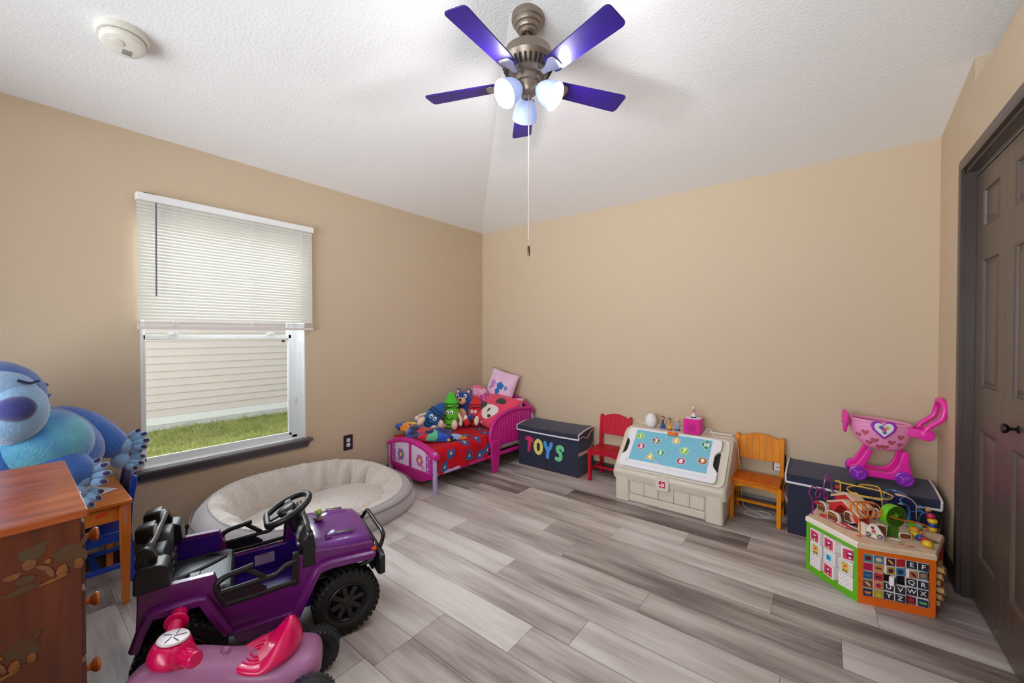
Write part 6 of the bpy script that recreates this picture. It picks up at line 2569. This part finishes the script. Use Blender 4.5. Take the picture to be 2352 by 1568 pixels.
for s in (1, -1):
    mb = MB()
    mb.tube(smooth_path([(-.003, s * .04, .03), (-.008, s * .07, .042), (-.015, s * .095, .054)], 5), [.026, .026, .025, .024, .023, .022, .022, .022, .022, .022, .022], 14)
    mb.build('handle_arm', hot, hd)
    a, b = Vector((-.015, s * .095, .054)), Vector((-.036, s * .166, .072))
    d = (b - a).normalized()
    g = bpy.data.objects.new('grip', None)
    C.objects.link(g)
    g.parent = tr
    g.matrix_local = Matrix.Translation((.408, -.005, .25)) @ Euler((0, R(-8), R(24))).to_matrix().to_4x4()
    mb = MB()
    mb.lathe([(.02, 0), (.034, .002), (.035, .007), (.022, .011)], 20, a, d)
    mb.build('grip_flange', hot, g)
    mb = MB()
    L = (b - a).length
    mb.lathe([(.02, .008), (.021, L * .92), (.018, L), (.001, L)], 18, a, d)
    fm = frame(d)
    for i in range(6):
        for j in range(12):
            q = a + d * (.016 + i * (L - .02) / 6) + fm @ Vector((.0212 * math.cos(2 * PI * j / 12), .0212 * math.sin(2 * PI * j / 12), 0))
            rr = fm @ Matrix.Rotation(2 * PI * j / 12, 3, 'Z')
            mb.obox(q, (.003, .0075, .009), rr)
    mb.build('grip_sleeve', hot, g, angle=35)
# wheels
for x, y, r_, nm in ((0, .118, .078, 'rear'), (0, -.118, .078, 'rear'), (.40, 0, .085, 'front')):
    w = bpy.data.objects.new('wheel', None)
    C.objects.link(w)
    w.parent = tr
    w.location = (x, y, r_)
    h2 = .024
    mb = MB()
    mb.lathe([(r_ * .62, -h2 * .8), (r_ * .72, -h2), (r_ * .94, -h2), (r_, -h2 * .7), (r_, h2 * .7), (r_ * .94, h2), (r_ * .72, h2), (r_ * .62, h2 * .8)], 36, (0, 0, 0), (0, 1, 0), cap=False)
    for i in range(30):
        a = 2 * PI * i / 30
        for q in (-1, 1):
            mb.obox((r_ * .985 * math.cos(a), q * h2 * .62, r_ * .985 * math.sin(a)), (.007, h2 * .7, .0085), Matrix.Rotation(-a, 3, 'Y'))
    mb.build('tyre', tyre, w, angle=30)
    mb = MB()
    mb.lathe([(r_ * .66, -h2 * .7), (r_ * .4, -h2 * .3), (r_ * .2, -h2 * .9), (.001, -h2 * .9)], 28, (0, 0, 0), (0, 1, 0), cap=False)
    mb.lathe([(r_ * .66, h2 * .7), (r_ * .4, h2 * .3), (r_ * .2, h2 * .9), (.001, h2 * .9)], 28, (0, 0, 0), (0, 1, 0), cap=False)
    mb.build('wheel_disc', tyre if nm == 'rear' else hot, w, angle=50)
mb = MB()
mb.cyl((0, -.118, .078), (0, .118, .078), .012, n=12)
mb.build('rear_axle', tyre, tr)
mb = MB()
mb.loft([[(.40 + .105 * math.cos(a), y, .085 + .105 * math.sin(a)) for y in (-.034, -.03, .03, .034)] for a in [R(-5 + 190 * i / 16) for i in range(17)]], closed=False, cap=False)
mb.build('front_fender', hot, tr, solid=.006)

# ================================================================== DOG BED
sherpa = mat('cream_sherpa', (238, 231, 224), .98, sheen=.4, bump=(110, .8, 4), var=(40, (222, 212, 204), .6))
grey_v = mat('grey_velour', (190, 185, 189), .9, sheen=.6, bump=(40, .12))
dog = thing('dog_bed', 'large oval grey dog bed lined with cream sherpa under the window', 'dog bed', (-2.685, 1.30, 0))
A0, B0 = .405, .70                                        # semi axes: across (x), along the wall (y)


def rimh(a):
    """height of the bolster: a = 0 faces right along the wall, 90 the wall, 180 the left end, 270 the room"""
    w = .5 + .5 * math.cos(a - R(118))
    return .125 + .20 * w ** .9


def dpt(a, k, z, wob=0.0):
    p = 2.5
    c, s = math.cos(a), math.sin(a)
    cy = math.copysign(abs(c) ** (2 / p), c)
    cx = -math.copysign(abs(s) ** (2 / p), s)
    return (A0 * k * cx, B0 * k * cy, z)


def fold(a):
    m_ = .25 + .75 * max(0, math.cos(a - 1.0)) ** 2
    return m_ * (.030 * math.sin(17 * a + 1.2 * math.sin(3 * a)) + .020 * math.sin(31 * a + .7))


N = 220
rings_out = []
for k, zf in ((.93, .004), (.985, .03), (1.0, .3), (.985, .6), (.95, .84), (.90, .96), (.85, 1.0)):
    rings_out.append([dpt(2 * PI * i / N, k, max(.004, rimh(2 * PI * i / N) * zf)) for i in range(N)])
mb = MB()
mb.loft(rings_out, cap=False)
mb.build('outer_cover', grey_v, dog, angle=80)
mb = MB()
mb.tube([dpt(2 * PI * i / N, .975, rimh(2 * PI * i / N) * .80) for i in range(N)], .004, 6, closed=True)
mb.build('piping', mat('grey_piping_cord', (140, 132, 134), .8), dog)
mb = MB()
rr = []
for k, zf, f in ((.85, 1.0, 0), (.825, 1.01, .5), (.78, .985, 1.0), (.735, .90, 1.6), (.70, .74, 2.0), (.68, .55, 1.8), (.665, .36, 1.2), (.65, .22, .5)):
    ring = []
    for i in range(N):
        a = 2 * PI * i / N
        z = rimh(a) * zf
        kk = .85 - (.85 - k) * (1.05 + .25 * (.5 + .5 * math.cos(a)))
        x, y, _ = dpt(a, kk + fold(a) * f * .8, 0)
        ring.append((x, y, z + fold(a + .12) * f * .7))
    rr.append(ring)
mb.loft(rr, cap=False)
mb.build('bolster_lining', sherpa, dog, angle=80)
mb = MB()
cu = []
for k, z in ((.70, .04), (.695, .06), (.685, .08), (.67, .097), (.645, .112), (.60, .126), (.55, .135), (.35, .142), (.15, .144), (.01, .144)):
    cu.append([Vector(dpt(2 * PI * i / N, k, z + .006 * math.sin(3 * 2 * PI * i / N) * (k > .3))) + Vector((.015, .0, 0)) for i in range(N)])
mb.loft(cu, cap=False)
mb.build('cushion', sherpa, dog, angle=80)
mb = MB()
mb.obox((A0 * .80, B0 * .70, .05), (.035, .004, .02), (0, 0, R(-50)))
mb.build('sewn_label', mat('label_white', (226, 220, 218), .7), dog)
mb = MB()
mb.tube([Vector(dpt(2 * PI * i / N, .85, rimh(2 * PI * i / N) * 1.0)) + Vector((0, 0, .002 * math.sin(40 * i))) for i in range(N)], .0065, 6, closed=True)
mb.build('sherpa_seam', sherpa, dog)

# ================================================================== DRESSER
drw = wood('mahogany_side', (84, 36, 18), (112, 52, 26), (26, 26, 3), .35, .3)
drt = wood('worn_mahogany_top', (142, 62, 24), (190, 98, 48), (30, 4, 30), .33, .35, (164, 78, 34))
dr = thing('dresser', 'reddish brown wooden chest of drawers with faded decals on its side', 'dresser', (-1.96, -.07, 0))
DXL, DXR, DYB, DYF = -.335, .343, -.22, .195                # local
mb = MB()
mb.box(DXL - .006, DXR + .012, DYB, DYF + .014, .772, .794)
mb.build('top', drt, dr, bevel=.004, seg=3)
for x, nm in ((DXR - .018, 'near'), (DXL, 'far')):
    mb = MB()
    mb.box(x, x + .018, DYB, DYF, .0, .772)
    mb.build('side_panel', drw, dr, bevel=.002)
mb = MB()
mb.box(DXL, DXR, DYB, DYB + .01, .03, .772)
mb.build('back_panel', drw, dr)
mb = MB()
mb.box(DXL, DXR, DYF - .04, DYF - .01, 0, .07)
mb.build('plinth', drw, dr, bevel=.002)
knob_w = mat('turned_knob_wood', (188, 96, 34), .25, coat=.5)
for i, (z0, z1) in enumerate(((.582, .755), (.380, .565), (.180, .363), (.075, .165))):
    d = bpy.data.objects.new('drawer', None)
    C.objects.link(d)
    d.parent = dr
    mb = MB()
    mb.box(DXL + .012, DXR - .004, DYF - .015, DYF + .008, z0, z1)
    mb.box(DXL + .03, DXR - .03, DYB + .05, DYF - .015, z0 + .01, z1 - .03)
    mb.build('drawer_front', drw, d, bevel=.003)
    for x in (DXR - .11, DXL + .13):
        mb = MB()
        zc = (z0 + z1) / 2 + .008
        mb.lathe([(.011, 0), (.012, .004), (.008, .009), (.009, .016), (.018, .023), (.021, .030), (.018, .036), (.001, .039)], 20, (x, DYF + .008, zc), (0, 1, 0))
        mb.build('knob', knob_w, d)
for z in (.765, .5725, .3715):
    mb = MB()
    mb.box(DXL + .005, DXR - .001, DYF - .02, DYF + .003, z - .007, z + .007)
    mb.build('drawer_rail', mat('pale_rail_edge', (150, 100, 80), .3, coat=.4), dr, bevel=.001)
# faded painted decals: a child with a hat and a shaggy pet among flowers, mostly worn away
olive = mat('worn_decal_olive', (80, 64, 38), .6, var=(60, (96, 46, 24), .7))
gold = mat('worn_decal_gold', (142, 90, 36), .6, var=(50, (110, 56, 26), .6))
buff = mat('worn_decal_buff', (130, 84, 52), .6, var=(60, (104, 52, 28), .5))
X0 = DXR + .0004


def decal(y0, z0, k, items):
    for im, (nm, m, shapes) in enumerate(items):
        mb = MB()
        for j, (y, z, ry, rz, a) in enumerate(shapes):
            rr = random.Random(int(1000 * (y + z * 7)))
            ph = [rr.uniform(.88, 1.1) for _ in range(22)]
            pts = []
            for i in range(22):
                t = 2 * PI * i / 22
                u, v = ry * math.cos(t) * ph[i], rz * math.sin(t) * ph[i]
                ca, sa = math.cos(R(a)), math.sin(R(a))
                pts.append((y0 + k * (y + u * ca - v * sa), z0 + k * (z + u * sa + v * ca)))
            mb.prism(pts, X0 + .0012 * im + .00015 * (1 + j) - .0005 * (im == 0), X0 + .0012 * im + .00015 * (1 + j) + .0001, 'yz')
        mb.build(nm, m, dr, smooth=False)


IT = [('painted_decal', olive, [(-.018, .045, .024, .02, 0), (.0, .062, .02, .008, 20), (.045, .02, .030, .022, 25), (.06, .0, .024, .025, 0), (.078, .045, .006, .014, -20), (-.035, -.045, .03, .008, 8), (-.03, -.02, .018, .012, 0)]),
      ('painted_decal', buff, [(-.022, .018, .012, .014, 10), (.0, .0, .014, .005, -35), (-.05, -.002, .016, .007, 8), (.012, -.015, .006, .018, 20)]),
      ('painted_decal', gold, [(.035, -.025, .010, .018, -10), (.066, -.018, .009, .015, 0), (.01, .014, .006, .006, 0), (-.05, -.004, .012, .006, 10), (.02, -.042, .03, .004, 10)])]
decal(.125, .665, .98, IT)
decal(.045, .455, .9, IT)

# ================================================================== TABLE, BLUE CHAIR, PAPER
tbw = wood('orange_pine', (204, 104, 26), (226, 134, 52), (30, 4, 30), .3, .35)
tbl = thing('kid_table', 'orange pine childrens table between the dresser and the wall', 'table', (-2.83, .06, 0))
mb = MB()
mb.box(-.26, .247, -.33, .308, .478, .496)
mb.build('table_top', tbw, tbl, bevel=.004, seg=3)
leg_w = wood('orange_pine_leg', (204, 104, 26), (224, 128, 46), (34, 34, 4), .3, .35)
for sx, x in ((1, .222), (-1, -.252)):
    for sy, y in ((1, .283), (-1, -.305)):
        mb = MB()
        mb.loft([[(x - w, y - w, z), (x + w, y - w, z), (x + w, y + w, z), (x - w, y + w, z)] for z, w in ((0, .013), (.40, .0195), (.478, .0195))])
        mb.build('leg', leg_w, tbl, bevel=.003)
for nm, b in (('a', (-.23, .205, .277, .293)), ('b', (-.23, .205, -.315, -.3)), ('c', (.214, .23, -.29, .265)), ('d', (-.26, -.244, -.29, .265))):
    mb = MB()
    mb.box(b[0], b[1], b[2], b[3], .405, .478)
    mb.build('apron', tbw, tbl, bevel=.002)
mb = MB()
mb.obox((.2305, .205, .447), (.001, .036, .014), (R(10), 0, 0))
mb.build('red_sticker', mat('red_sticker_paper', (230, 60, 40), .5), tbl)
mb = MB()
LMt = plane_M((.222 + .0197, .283, .42), (0, 0, 1), (0, -1, 0))
mb.M = LMt
mb.box(-.04, .05, -.007, .007, 0, .0004)
mb.build('worn_label', mat('worn_label_lilac', (196, 130, 110), .6, var=(60, (214, 120, 60), .8)), tbl)
blue_w = mat('royal_blue_wood', (18, 66, 176), .32, coat=.3)
kid_chair('small royal blue wooden chair pushed under the orange table', blue_w, blue_w, (-2.945, .27, 0), 0, .24, .25)
mb = MB()
mb.M = Matrix.Translation((-2.86, .24, .4965)) @ Matrix.Rotation(R(24), 4, 'Z')
mb.grid(lambda u, v: (-.10 + .2 * u, -.07 + .14 * v, .001 + .006 * max(0, u + v - 1.5)), 6, 6)
pp = mb.build('paper_sheet', mat('white_paper', (222, 220, 232), .8), solid=.0008)
tag(pp, 'white sheet of paper on the orange table under the blue plush paws', 'paper')

# ================================================================== BIG BLUE PLUSH ANIMAL on the table
plush = thing('plush_animal', 'giant light and dark blue plush animal reclining on the orange table', 'plush toy', (-2.80, .05, .497))
PT = Matrix.Translation((2.80, -.05, -.497))
fur_b = mat('blue_plush_fur', (54, 112, 196), .95, sheen=.7, bump=(90, .45, 4), var=(10, (36, 86, 176), .7))
fur_l = mat('pale_blue_plush_fur', (150, 190, 226), .95, sheen=.7, bump=(90, .4, 4), var=(9, (120, 166, 216), .7))
fur_t = mat('turquoise_plush_fur', (104, 186, 206), .95, sheen=.7, bump=(90, .4, 4), var=(7, (44, 110, 196), .8))
navy_p = mat('navy_plush', (46, 50, 120), .9, sheen=.5, bump=(120, .15))
maroon_p = mat('plum_pad', (66, 40, 84), .8, sheen=.3)
def fsph(name, c, r, m, rot=None, parent=plush, sub=1, n=24):
    mb = MB()
    mb.M = PT
    mb.sph(c, r, n, rot)
    return mb.build(name, m, parent, subsurf=sub)


mb = MB()
mb.M = PT
P = smooth_path([(-2.82, -.42, .80), (-2.81, -.22, .78), (-2.80, -.02, .76), (-2.80, .12, .735), (-2.80, .22, .70), (-2.80, .29, .67)], 5)
rad = [.12, .17, .20, .215, .22, .22, .22, .22, .222, .222, .222, .22, .217, .213, .208, .2, .19, .178, .165, .15, .135, .12, .10, .08, .05, .03]
mb.tube(P, rad[:len(P)], 28, up=(0, 0, 1))
mb.build('body', fur_b, plush, subsurf=1)
fsph('belly', (-2.725, .075, .785), (.165, .19, .165), fur_t)


def limb(name, pts, rads, m):
    mb = MB()
    mb.M = PT
    p = smooth_path(pts, 5)
    n = len(p)
    rs = []
    for i in range(n):
        t = i / (n - 1) * (len(rads) - 1)
        k = min(int(t), len(rads) - 2)
        rs.append(rads[k] + (rads[k + 1] - rads[k]) * (t - k))
    mb.tube(p, rs, 18)
    return mb.build(name, m, plush, subsurf=1)


limb('leg', [(-2.88, .05, .86), (-2.88, .17, .835), (-2.87, .26, .78), (-2.865, .33, .71), (-2.865, .36, .66)], [.06, .10, .098, .085, .07, .03], fur_b)
limb('leg', [(-2.68, -.02, .72), (-2.66, .10, .70), (-2.64, .17, .66), (-2.64, .215, .60)], [.06, .10, .1, .085, .04], fur_b)


def paw(base, d, up, s, spread):
    """a foot with a pale top and four toes with dark pads; d = pointing direction"""
    base, d, up = Vector(base), Vector(d).normalized(), Vector(up).normalized()
    sd = d.cross(up).normalized()
    pw = bpy.data.objects.new('paw', None)
    C.objects.link(pw)
    pw.parent = plush
    mb = MB()
    mb.M = PT
    mb.sph(base, (s * .8, s * .7, s * .62), 18, frame(d, up))
    mb.build('paw_back', fur_l, pw, subsurf=1)
    for i, k in enumerate((-1.2, -.42, .36, 1.1)):
        dd = (d + sd * k * spread).normalized()
        ln = s * (1.25 if abs(k) < 1 else 1.0)
        a = base + dd * s * .5 + sd * k * s * .25
        b = a + dd * ln
        mb = MB()
        mb.M = PT
        mb.tube([a, a.lerp(b, .4), a.lerp(b, .75), b], [s * .30, s * .31, s * .27, s * .10], 12)
        mb.build('toe', fur_l, pw, subsurf=1)
        mb = MB()
        mb.M = PT
        mb.sph(a.lerp(b, .72) + up * s * .13, (s * .17, s * .17, s * .24), 12, frame(dd, up))
        mb.build('toe_pad', maroon_p, pw)


paw((-2.85, .375, .70), (.25, .86, .32), (.75, -.2, .5), .062, .38)
paw((-2.845, .36, .63), (.2, .9, -.18), (.7, -.1, .55), .058, .4)
paw((-2.615, .205, .63), (.35, .75, .30), (.8, -.25, .4), .062, .42)
paw((-2.60, .185, .575), (.4, .6, -.5), (.75, .1, .4), .056, .35)
# head with plain muzzle, round nose, ear
hdp = bpy.data.objects.new('head', None)
C.objects.link(hdp)
hdp.parent = plush
fsph('skull', (-2.70, -.05, 1.01), (.17, .17, .165), fur_b, parent=hdp)
fsph('muzzle', (-2.60, .005, .965), (.12, .115, .135), fur_l, parent=hdp)
fsph('brow', (-2.62, -.03, 1.05), (.11, .115, .085), fur_l, parent=hdp)
fsph('nose', (-2.497, .022, .985), (.045, .058, .052), navy_p, parent=hdp)
mat('seam_thread', (40, 44, 80), .9)
for a, b, c_, m2 in (((-2.74, .06, 1.08), (-2.76, .125, 1.055), (-2.75, .085, 1.0), 0), ((-2.74, .07, 1.01), (-2.76, .13, 1.01), (-2.74, .08, .91), 1)):
    mb = MB()
    mb.M = PT
    a, b, c_ = Vector(a), Vector(b), Vector(c_)
    off = Vector((.02, 0, 0))
    mb.loft([[a - off, c_ - off, b - off * .3], [a + off, c_ + off, b + off * .3]])
    mb.build('ear_flap', fur_b, hdp, bevel=.012, seg=3)
    mb = MB()
    mb.M = PT
    g_ = (a + b + c_) / 3
    mb.loft([[g_ + (p - g_) * .7 + off * 1.05 for p in (a, c_, b)], [g_ + (p - g_) * .7 + off * 1.15 for p in (a, c_, b)]])
    mb.build('ear_lining', mat('mauve_ear', (170, 120, 140), .9), hdp)
for pts in ([(-2.535, -.05, 1.085), (-2.53, -.085, 1.07), (-2.545, -.12, 1.075)], [(-2.545, .03, 1.095), (-2.55, .06, 1.08), (-2.575, .085, 1.085)]):
    mb = MB()
    mb.M = PT
    mb.tube(smooth_path(pts, 5), .005, 6)
    mb.build('closed_eye', MATS['seam_thread'], hdp)
limb('arm', [(-2.66, -.2, .85), (-2.60, -.18, .74), (-2.58, -.12, .64)], [.07, .075, .06, .04], fur_b)

# ================================================================== BLIND
bl = thing('window_blind', 'white horizontal slat blind half lowered over the window', 'blind', (XL, .96, 1.3))
BT = Matrix.Translation((-XL, -.96, -1.3))
slat_m = bpy.data.materials.new('translucent_white_slat')
slat_m.use_nodes = True
n_, l_ = slat_m.node_tree.nodes, slat_m.node_tree.links
pb = n_['Principled BSDF']
pb.inputs['Base Color'].default_value = lin((222, 220, 211))
pb.inputs['Roughness'].default_value = .4
tl = n_.new('ShaderNodeBsdfTranslucent')
tl.inputs[0].default_value = lin((244, 242, 226))
mxs = n_.new('ShaderNodeMixShader')
mxs.inputs[0].default_value = .01
l_.new(pb.outputs[0], mxs.inputs[1])
l_.new(tl.outputs[0], mxs.inputs[2])
l_.new(mxs.outputs[0], n_['Material Output'].inputs[0])
BY0, BY1 = .468, 1.452
mb = MB()
mb.M = BT
mb.box(XL + .012, XL + .058, BY0 - .004, BY1 + .006, 2.047, 2.088)
mb.build('headrail', white_m, bl, bevel=.003)
mb = MB()
mb.M = BT
nsl = 36
for i in range(nsl):
    z = 2.036 - i * .0189
    th_ = R(70)
    c, s = math.cos(th_) * .0125, math.sin(th_) * .0125
    xc = XL + .036
    rg = []
    for y in (BY0, BY1):
        rg.append([(xc + c * t + .0012 * (1 - t * t), y, z - s * t + .0006 * (1 - t * t)) for t in (-1, -.5, 0, .5, 1)])
    mb.loft(rg, closed=False, cap=False)
mb.build('slats', slat_m, bl, angle=80)
mb = MB()
mb.M = BT
for i in range(9):
    z = 1.332 + i * .0026
    mb.box(XL + .024, XL + .049, BY0, BY1, z, z + .0012)
mb.build('stacked_slats', mat('stacked_slat_white', (226, 216, 212), .45), bl)
mb = MB()
mb.M = BT
mb.box(XL + .022, XL + .051, BY0 - .001, BY1 + .003, 1.308, 1.328)
mb.build('bottom_rail', mat('bottom_rail_white', (228, 218, 214), .4), bl, bevel=.003)
for y in (.63, 1.045, 1.365):
    mb = MB()
    mb.M = BT
    mb.tube([(XL + .053, y, 1.325), (XL + .053, y, 2.05)], .0011, 5)
    mb.tube([(XL + .018, y, 1.325), (XL + .018, y, 2.05)], .0011, 5)
    for i in range(nsl):
        z = 2.036 - i * .0189
        mb.tube([(XL + .053, y, z - .004), (XL + .054, y + .003, z - .009)], .0011, 4)
    mb.build('ladder_cord', trim_w, bl)
    mb = MB()
    mb.M = BT
    for s in (-1, 1):
        mb.tube(smooth_path([(XL + .053, y + s * .004, 1.352), (XL + .057, y + s * .010, 1.344), (XL + .055, y + s * .002, 1.338), (XL + .057, y + s * .009, 1.33), (XL + .053, y + s * .004, 1.325)], 4), .0013, 5)
    mb.build('cord_knot', trim_w, bl)
mb = MB()
mb.M = BT
mb.cyl((XL + .064, .548, 2.04), (XL + .064, .545, 1.50), .0042, n=8)
mb.build('tilt_wand', mat('smoky_wand', (110, 104, 120), .3), bl)
mb = MB()
mb.M = BT
mb.box(XL + .012, XL + .04, .498, .548, 2.088, 2.096)
mb.build('mounting_clip', mat('dark_green_clip', (40, 66, 58), .5), bl, bevel=.002)

# ================================================================== CEILING FAN
FX, FY = -1.104, 1.532
fan = thing('ceiling_fan', 'five-blade ceiling fan with purple-blue blades and three lit glass shades', 'ceiling fan', (FX, FY, 2.41))
pew = mat('brushed_pewter', (150, 136, 124), .38, .75)
mb = MB()
zc = .335
mb.lathe([(.076, zc + .035), (.078, zc + .012), (.075, zc), (.068, zc - .006), (.066, zc - .014), (.063, zc - .020), (.056, zc - .024), (.054, zc - .034), (.050, zc - .040), (.042, zc - .043), (.040, zc - .052), (.035, zc - .057), (.026, zc - .057), (.024, zc - .045), (.001, zc - .045)], 40)
mb.build('canopy', pew, fan, angle=30)
mb = MB()
mb.cyl((0, 0, .20), (0, 0, .30), .0125, n=16)
mb.sph((0, 0, .225), (.022, .022, .014), 16)
mb.build('downrod', pew, fan)
mb = MB()
mb.lathe([(.016, .222), (.05, .22), (.088, .212), (.110, .194), (.117, .172), (.118, .164), (.126, .158), (.128, .142), (.124, .134), (.108, .106), (.088, .086), (.064, .076), (.001, .074)], 44)
mot = mb.build('motor_housing', pew, fan, angle=28)
mb = MB()
for i in range(30):
    a = 2 * PI * i / 30
    fm = Matrix.Rotation(a, 4, 'Z')
    o_ = mb.M
    mb.M = fm @ Matrix.Translation((.1075, 0, .1055)) @ Matrix.Rotation(R(-58), 4, 'Y')
    mb.prism(rpoly([(-.02, -.0055), (.02, -.0055), (.02, .0055), (-.02, .0055)], .0053, 3), -.002, .0022)
    mb.M = o_
vs_ = mb.build('vent_slot', mat('vent_black', (40, 32, 32), .7), mot, smooth=False)
tag(vs_, kind='stuff')
mb = MB()
mb.lathe([(.062, .078), (.064, .066), (.06, .05), (.05, .045), (.045, .02), (.04, .005), (.03, -.004), (.012, -.008), (.001, -.008)], 32)
mb.build('switch_housing', pew, fan, angle=30)
blade_m2 = mat('violet_navy_blade', (42, 18, 122), .34, coat=.0)
for i in range(5):
    a = R(130 + 72 * i)
    RM = Matrix.Rotation(a, 4, 'Z')
    b = bpy.data.objects.new('blade', None)
    C.objects.link(b)
    b.parent = fan
    b.matrix_local = RM @ Matrix.Translation((0, 0, .055)) @ Matrix.Rotation(R(-11), 4, 'X')
    mb = MB()
    mb.prism(rpoly([(.145, -.046), (.515, -.058), (.515, .058), (.145, .046)], [.02, .025, .025, .02], 5), -.003, .003)
    mb.build('blade_panel', blade_m2, b, bevel=.0015)
    mb = MB()
    mb.prism(rpoly([(.10, -.012), (.135, -.018), (.175, -.038), (.20, -.03), (.205, 0), (.20, .03), (.175, .038), (.135, .018), (.10, .012)], .008, 3), -.0075, -.003)
    mb.bar((.055, 0, .035), (.112, 0, -.005), .022, .008)
    mb.build('blade_iron', mat('satin_nickel', (186, 180, 186), .3, .8), b, bevel=.002)


def shade_mat():
    m = bpy.data.materials.new('lit_frosted_glass')
    m.use_nodes = True
    n, l = m.node_tree.nodes, m.node_tree.links
    b = n['Principled BSDF']
    b.inputs['Base Color'].default_value = lin((206, 220, 250))
    b.inputs['Roughness'].default_value = .35
    b.inputs['Emission Color'].default_value = lin((150, 176, 255))
    b.inputs['Emission Strength'].default_value = .2
    m.cycles.emission_sampling = 'NONE'
    return m


def glow(name, col, s):
    m = bpy.data.materials.new(name)
    m.use_nodes = True
    b = m.node_tree.nodes['Principled BSDF']
    b.inputs['Emission Color'].default_value = lin(col)
    b.inputs['Emission Strength'].default_value = s
    m.cycles.emission_sampling = 'NONE'
    return m


sh_m, bulb_m = shade_mat(), glow('lit_bulb', (255, 244, 240), 12)
for k, ang in enumerate((133, 13, 253)):
    RM = Matrix.Rotation(R(ang), 4, 'Z')
    ax = (RM @ Vector((.80, 0, -.60))).normalized()
    st_ = RM @ Vector((.045, 0, .022))
    lk = bpy.data.objects.new('light_kit_arm', None)
    C.objects.link(lk)
    lk.parent = fan
    mb = MB()
    mb.lathe([(.02, -.012), (.024, 0), (.026, .018), (.022, .024), (.001, .024)], 20, st_, ax)
    mb.build('lamp_socket', pew, lk)
    mb = MB()
    mb.lathe([(.024, .012), (.036, .025), (.050, .05), (.058, .08), (.062, .112), (.060, .112), (.055, .08), (.047, .05), (.033, .027), (.02, .016)], 32, st_, ax, cap=False)
    mb.build('glass_shade', sh_m, lk, angle=70)
    mb = MB()
    mb.sph(st_ + ax * .058, (.03, .03, .034), 18, frame(ax))
    mb.build('bulb', bulb_m, lk)
    pl = bpy.data.lights.new('fan_lamp', 'POINT')
    pl.energy = 4.0
    pl.color = (1.0, .95, .97)
    pl.shadow_soft_size = .022
    po = bpy.data.objects.new('fan_lamp', pl)
    C.objects.link(po)
    po.parent = fan
    po.location = st_ + ax * .118
for x, y, z1, nm in ((.008, -.004, -.715, 1), (-.004, .010, -.685, 0)):
    mb = MB()
    mb.tube([(x, y, -.006), (x, y, z1)], .0016, 6)
    pc = mb.build('pull_chain', mat('pale_bead_chain', (226, 206, 200), .3, .5), fan)
    mb = MB()
    if nm:
        mb.lathe([(.001, 0), (.004, .001), (.0062, .012), (.0062, .045), (.003, .05), (.001, .05)], 14, (x, y, z1 - .048))
    else:
        mb.sph((x, y, z1 - .004), (.003, .003, .006), 10)
    mb.build('chain_pull', mat('dark_pewter_pull', (96, 84, 66), .3, .8), pc)

# ================================================================== SMOKE DETECTOR
sn = Vector((.172, 0, -1)).normalized()
sd = thing('smoke_detector', 'round white smoke detector on the ceiling near the window wall', 'smoke detector', (-2.381, .325, 2.564))
ivory = mat('ivory_detector', (232, 228, 218), .45)
mb = MB()
mb.lathe([(.073, -.004), (.073, .012), (.069, .020), (.001, .020)], 40, (0, 0, 0), sn)
mb.build('base_ring', ivory, sd, angle=30)
mb = MB()
mb.lathe([(.060, .020), (.060, .0225), (.001, .0225)], 40, (0, 0, 0), sn)
mb.build('shadow_gap', mat('detector_gap', (88, 76, 60), .8), sd)
mb = MB()
mb.lathe([(.062, .023), (.063, .034), (.057, .044), (.045, .049), (.001, .050)], 40, (0, 0, 0), sn)
mb.build('cover', ivory, sd, angle=30)
fm = frame(sn, (0, 1, 0)).to_4x4()
mb = MB()
for i in range(5):
    mb.M = fm @ Matrix.Translation((.012, -.03 + .006 * i, .0495))
    mb.box(-.013, .013, -.0014, .0014, 0, .001)
mb.build('sounder_slot', mat('slot_brown', (120, 112, 100), .7), sd)
mb = MB()
mb.M = fm
mb.cyl((-.03, .01, .0495), (-.03, .01, .051), .002, n=10)
mb.build('indicator_light', mat('detector_led', (120, 110, 100), .5), sd)
mb = MB()
mb.M = fm
mb.lathe([(.018, .0485), (.018, .052), (.014, .053), (.001, .053)], 24, (-.018, .018, 0))
mb.build('test_button', ivory, sd)

sd.scale = (1.18, 1.18, 1.18)
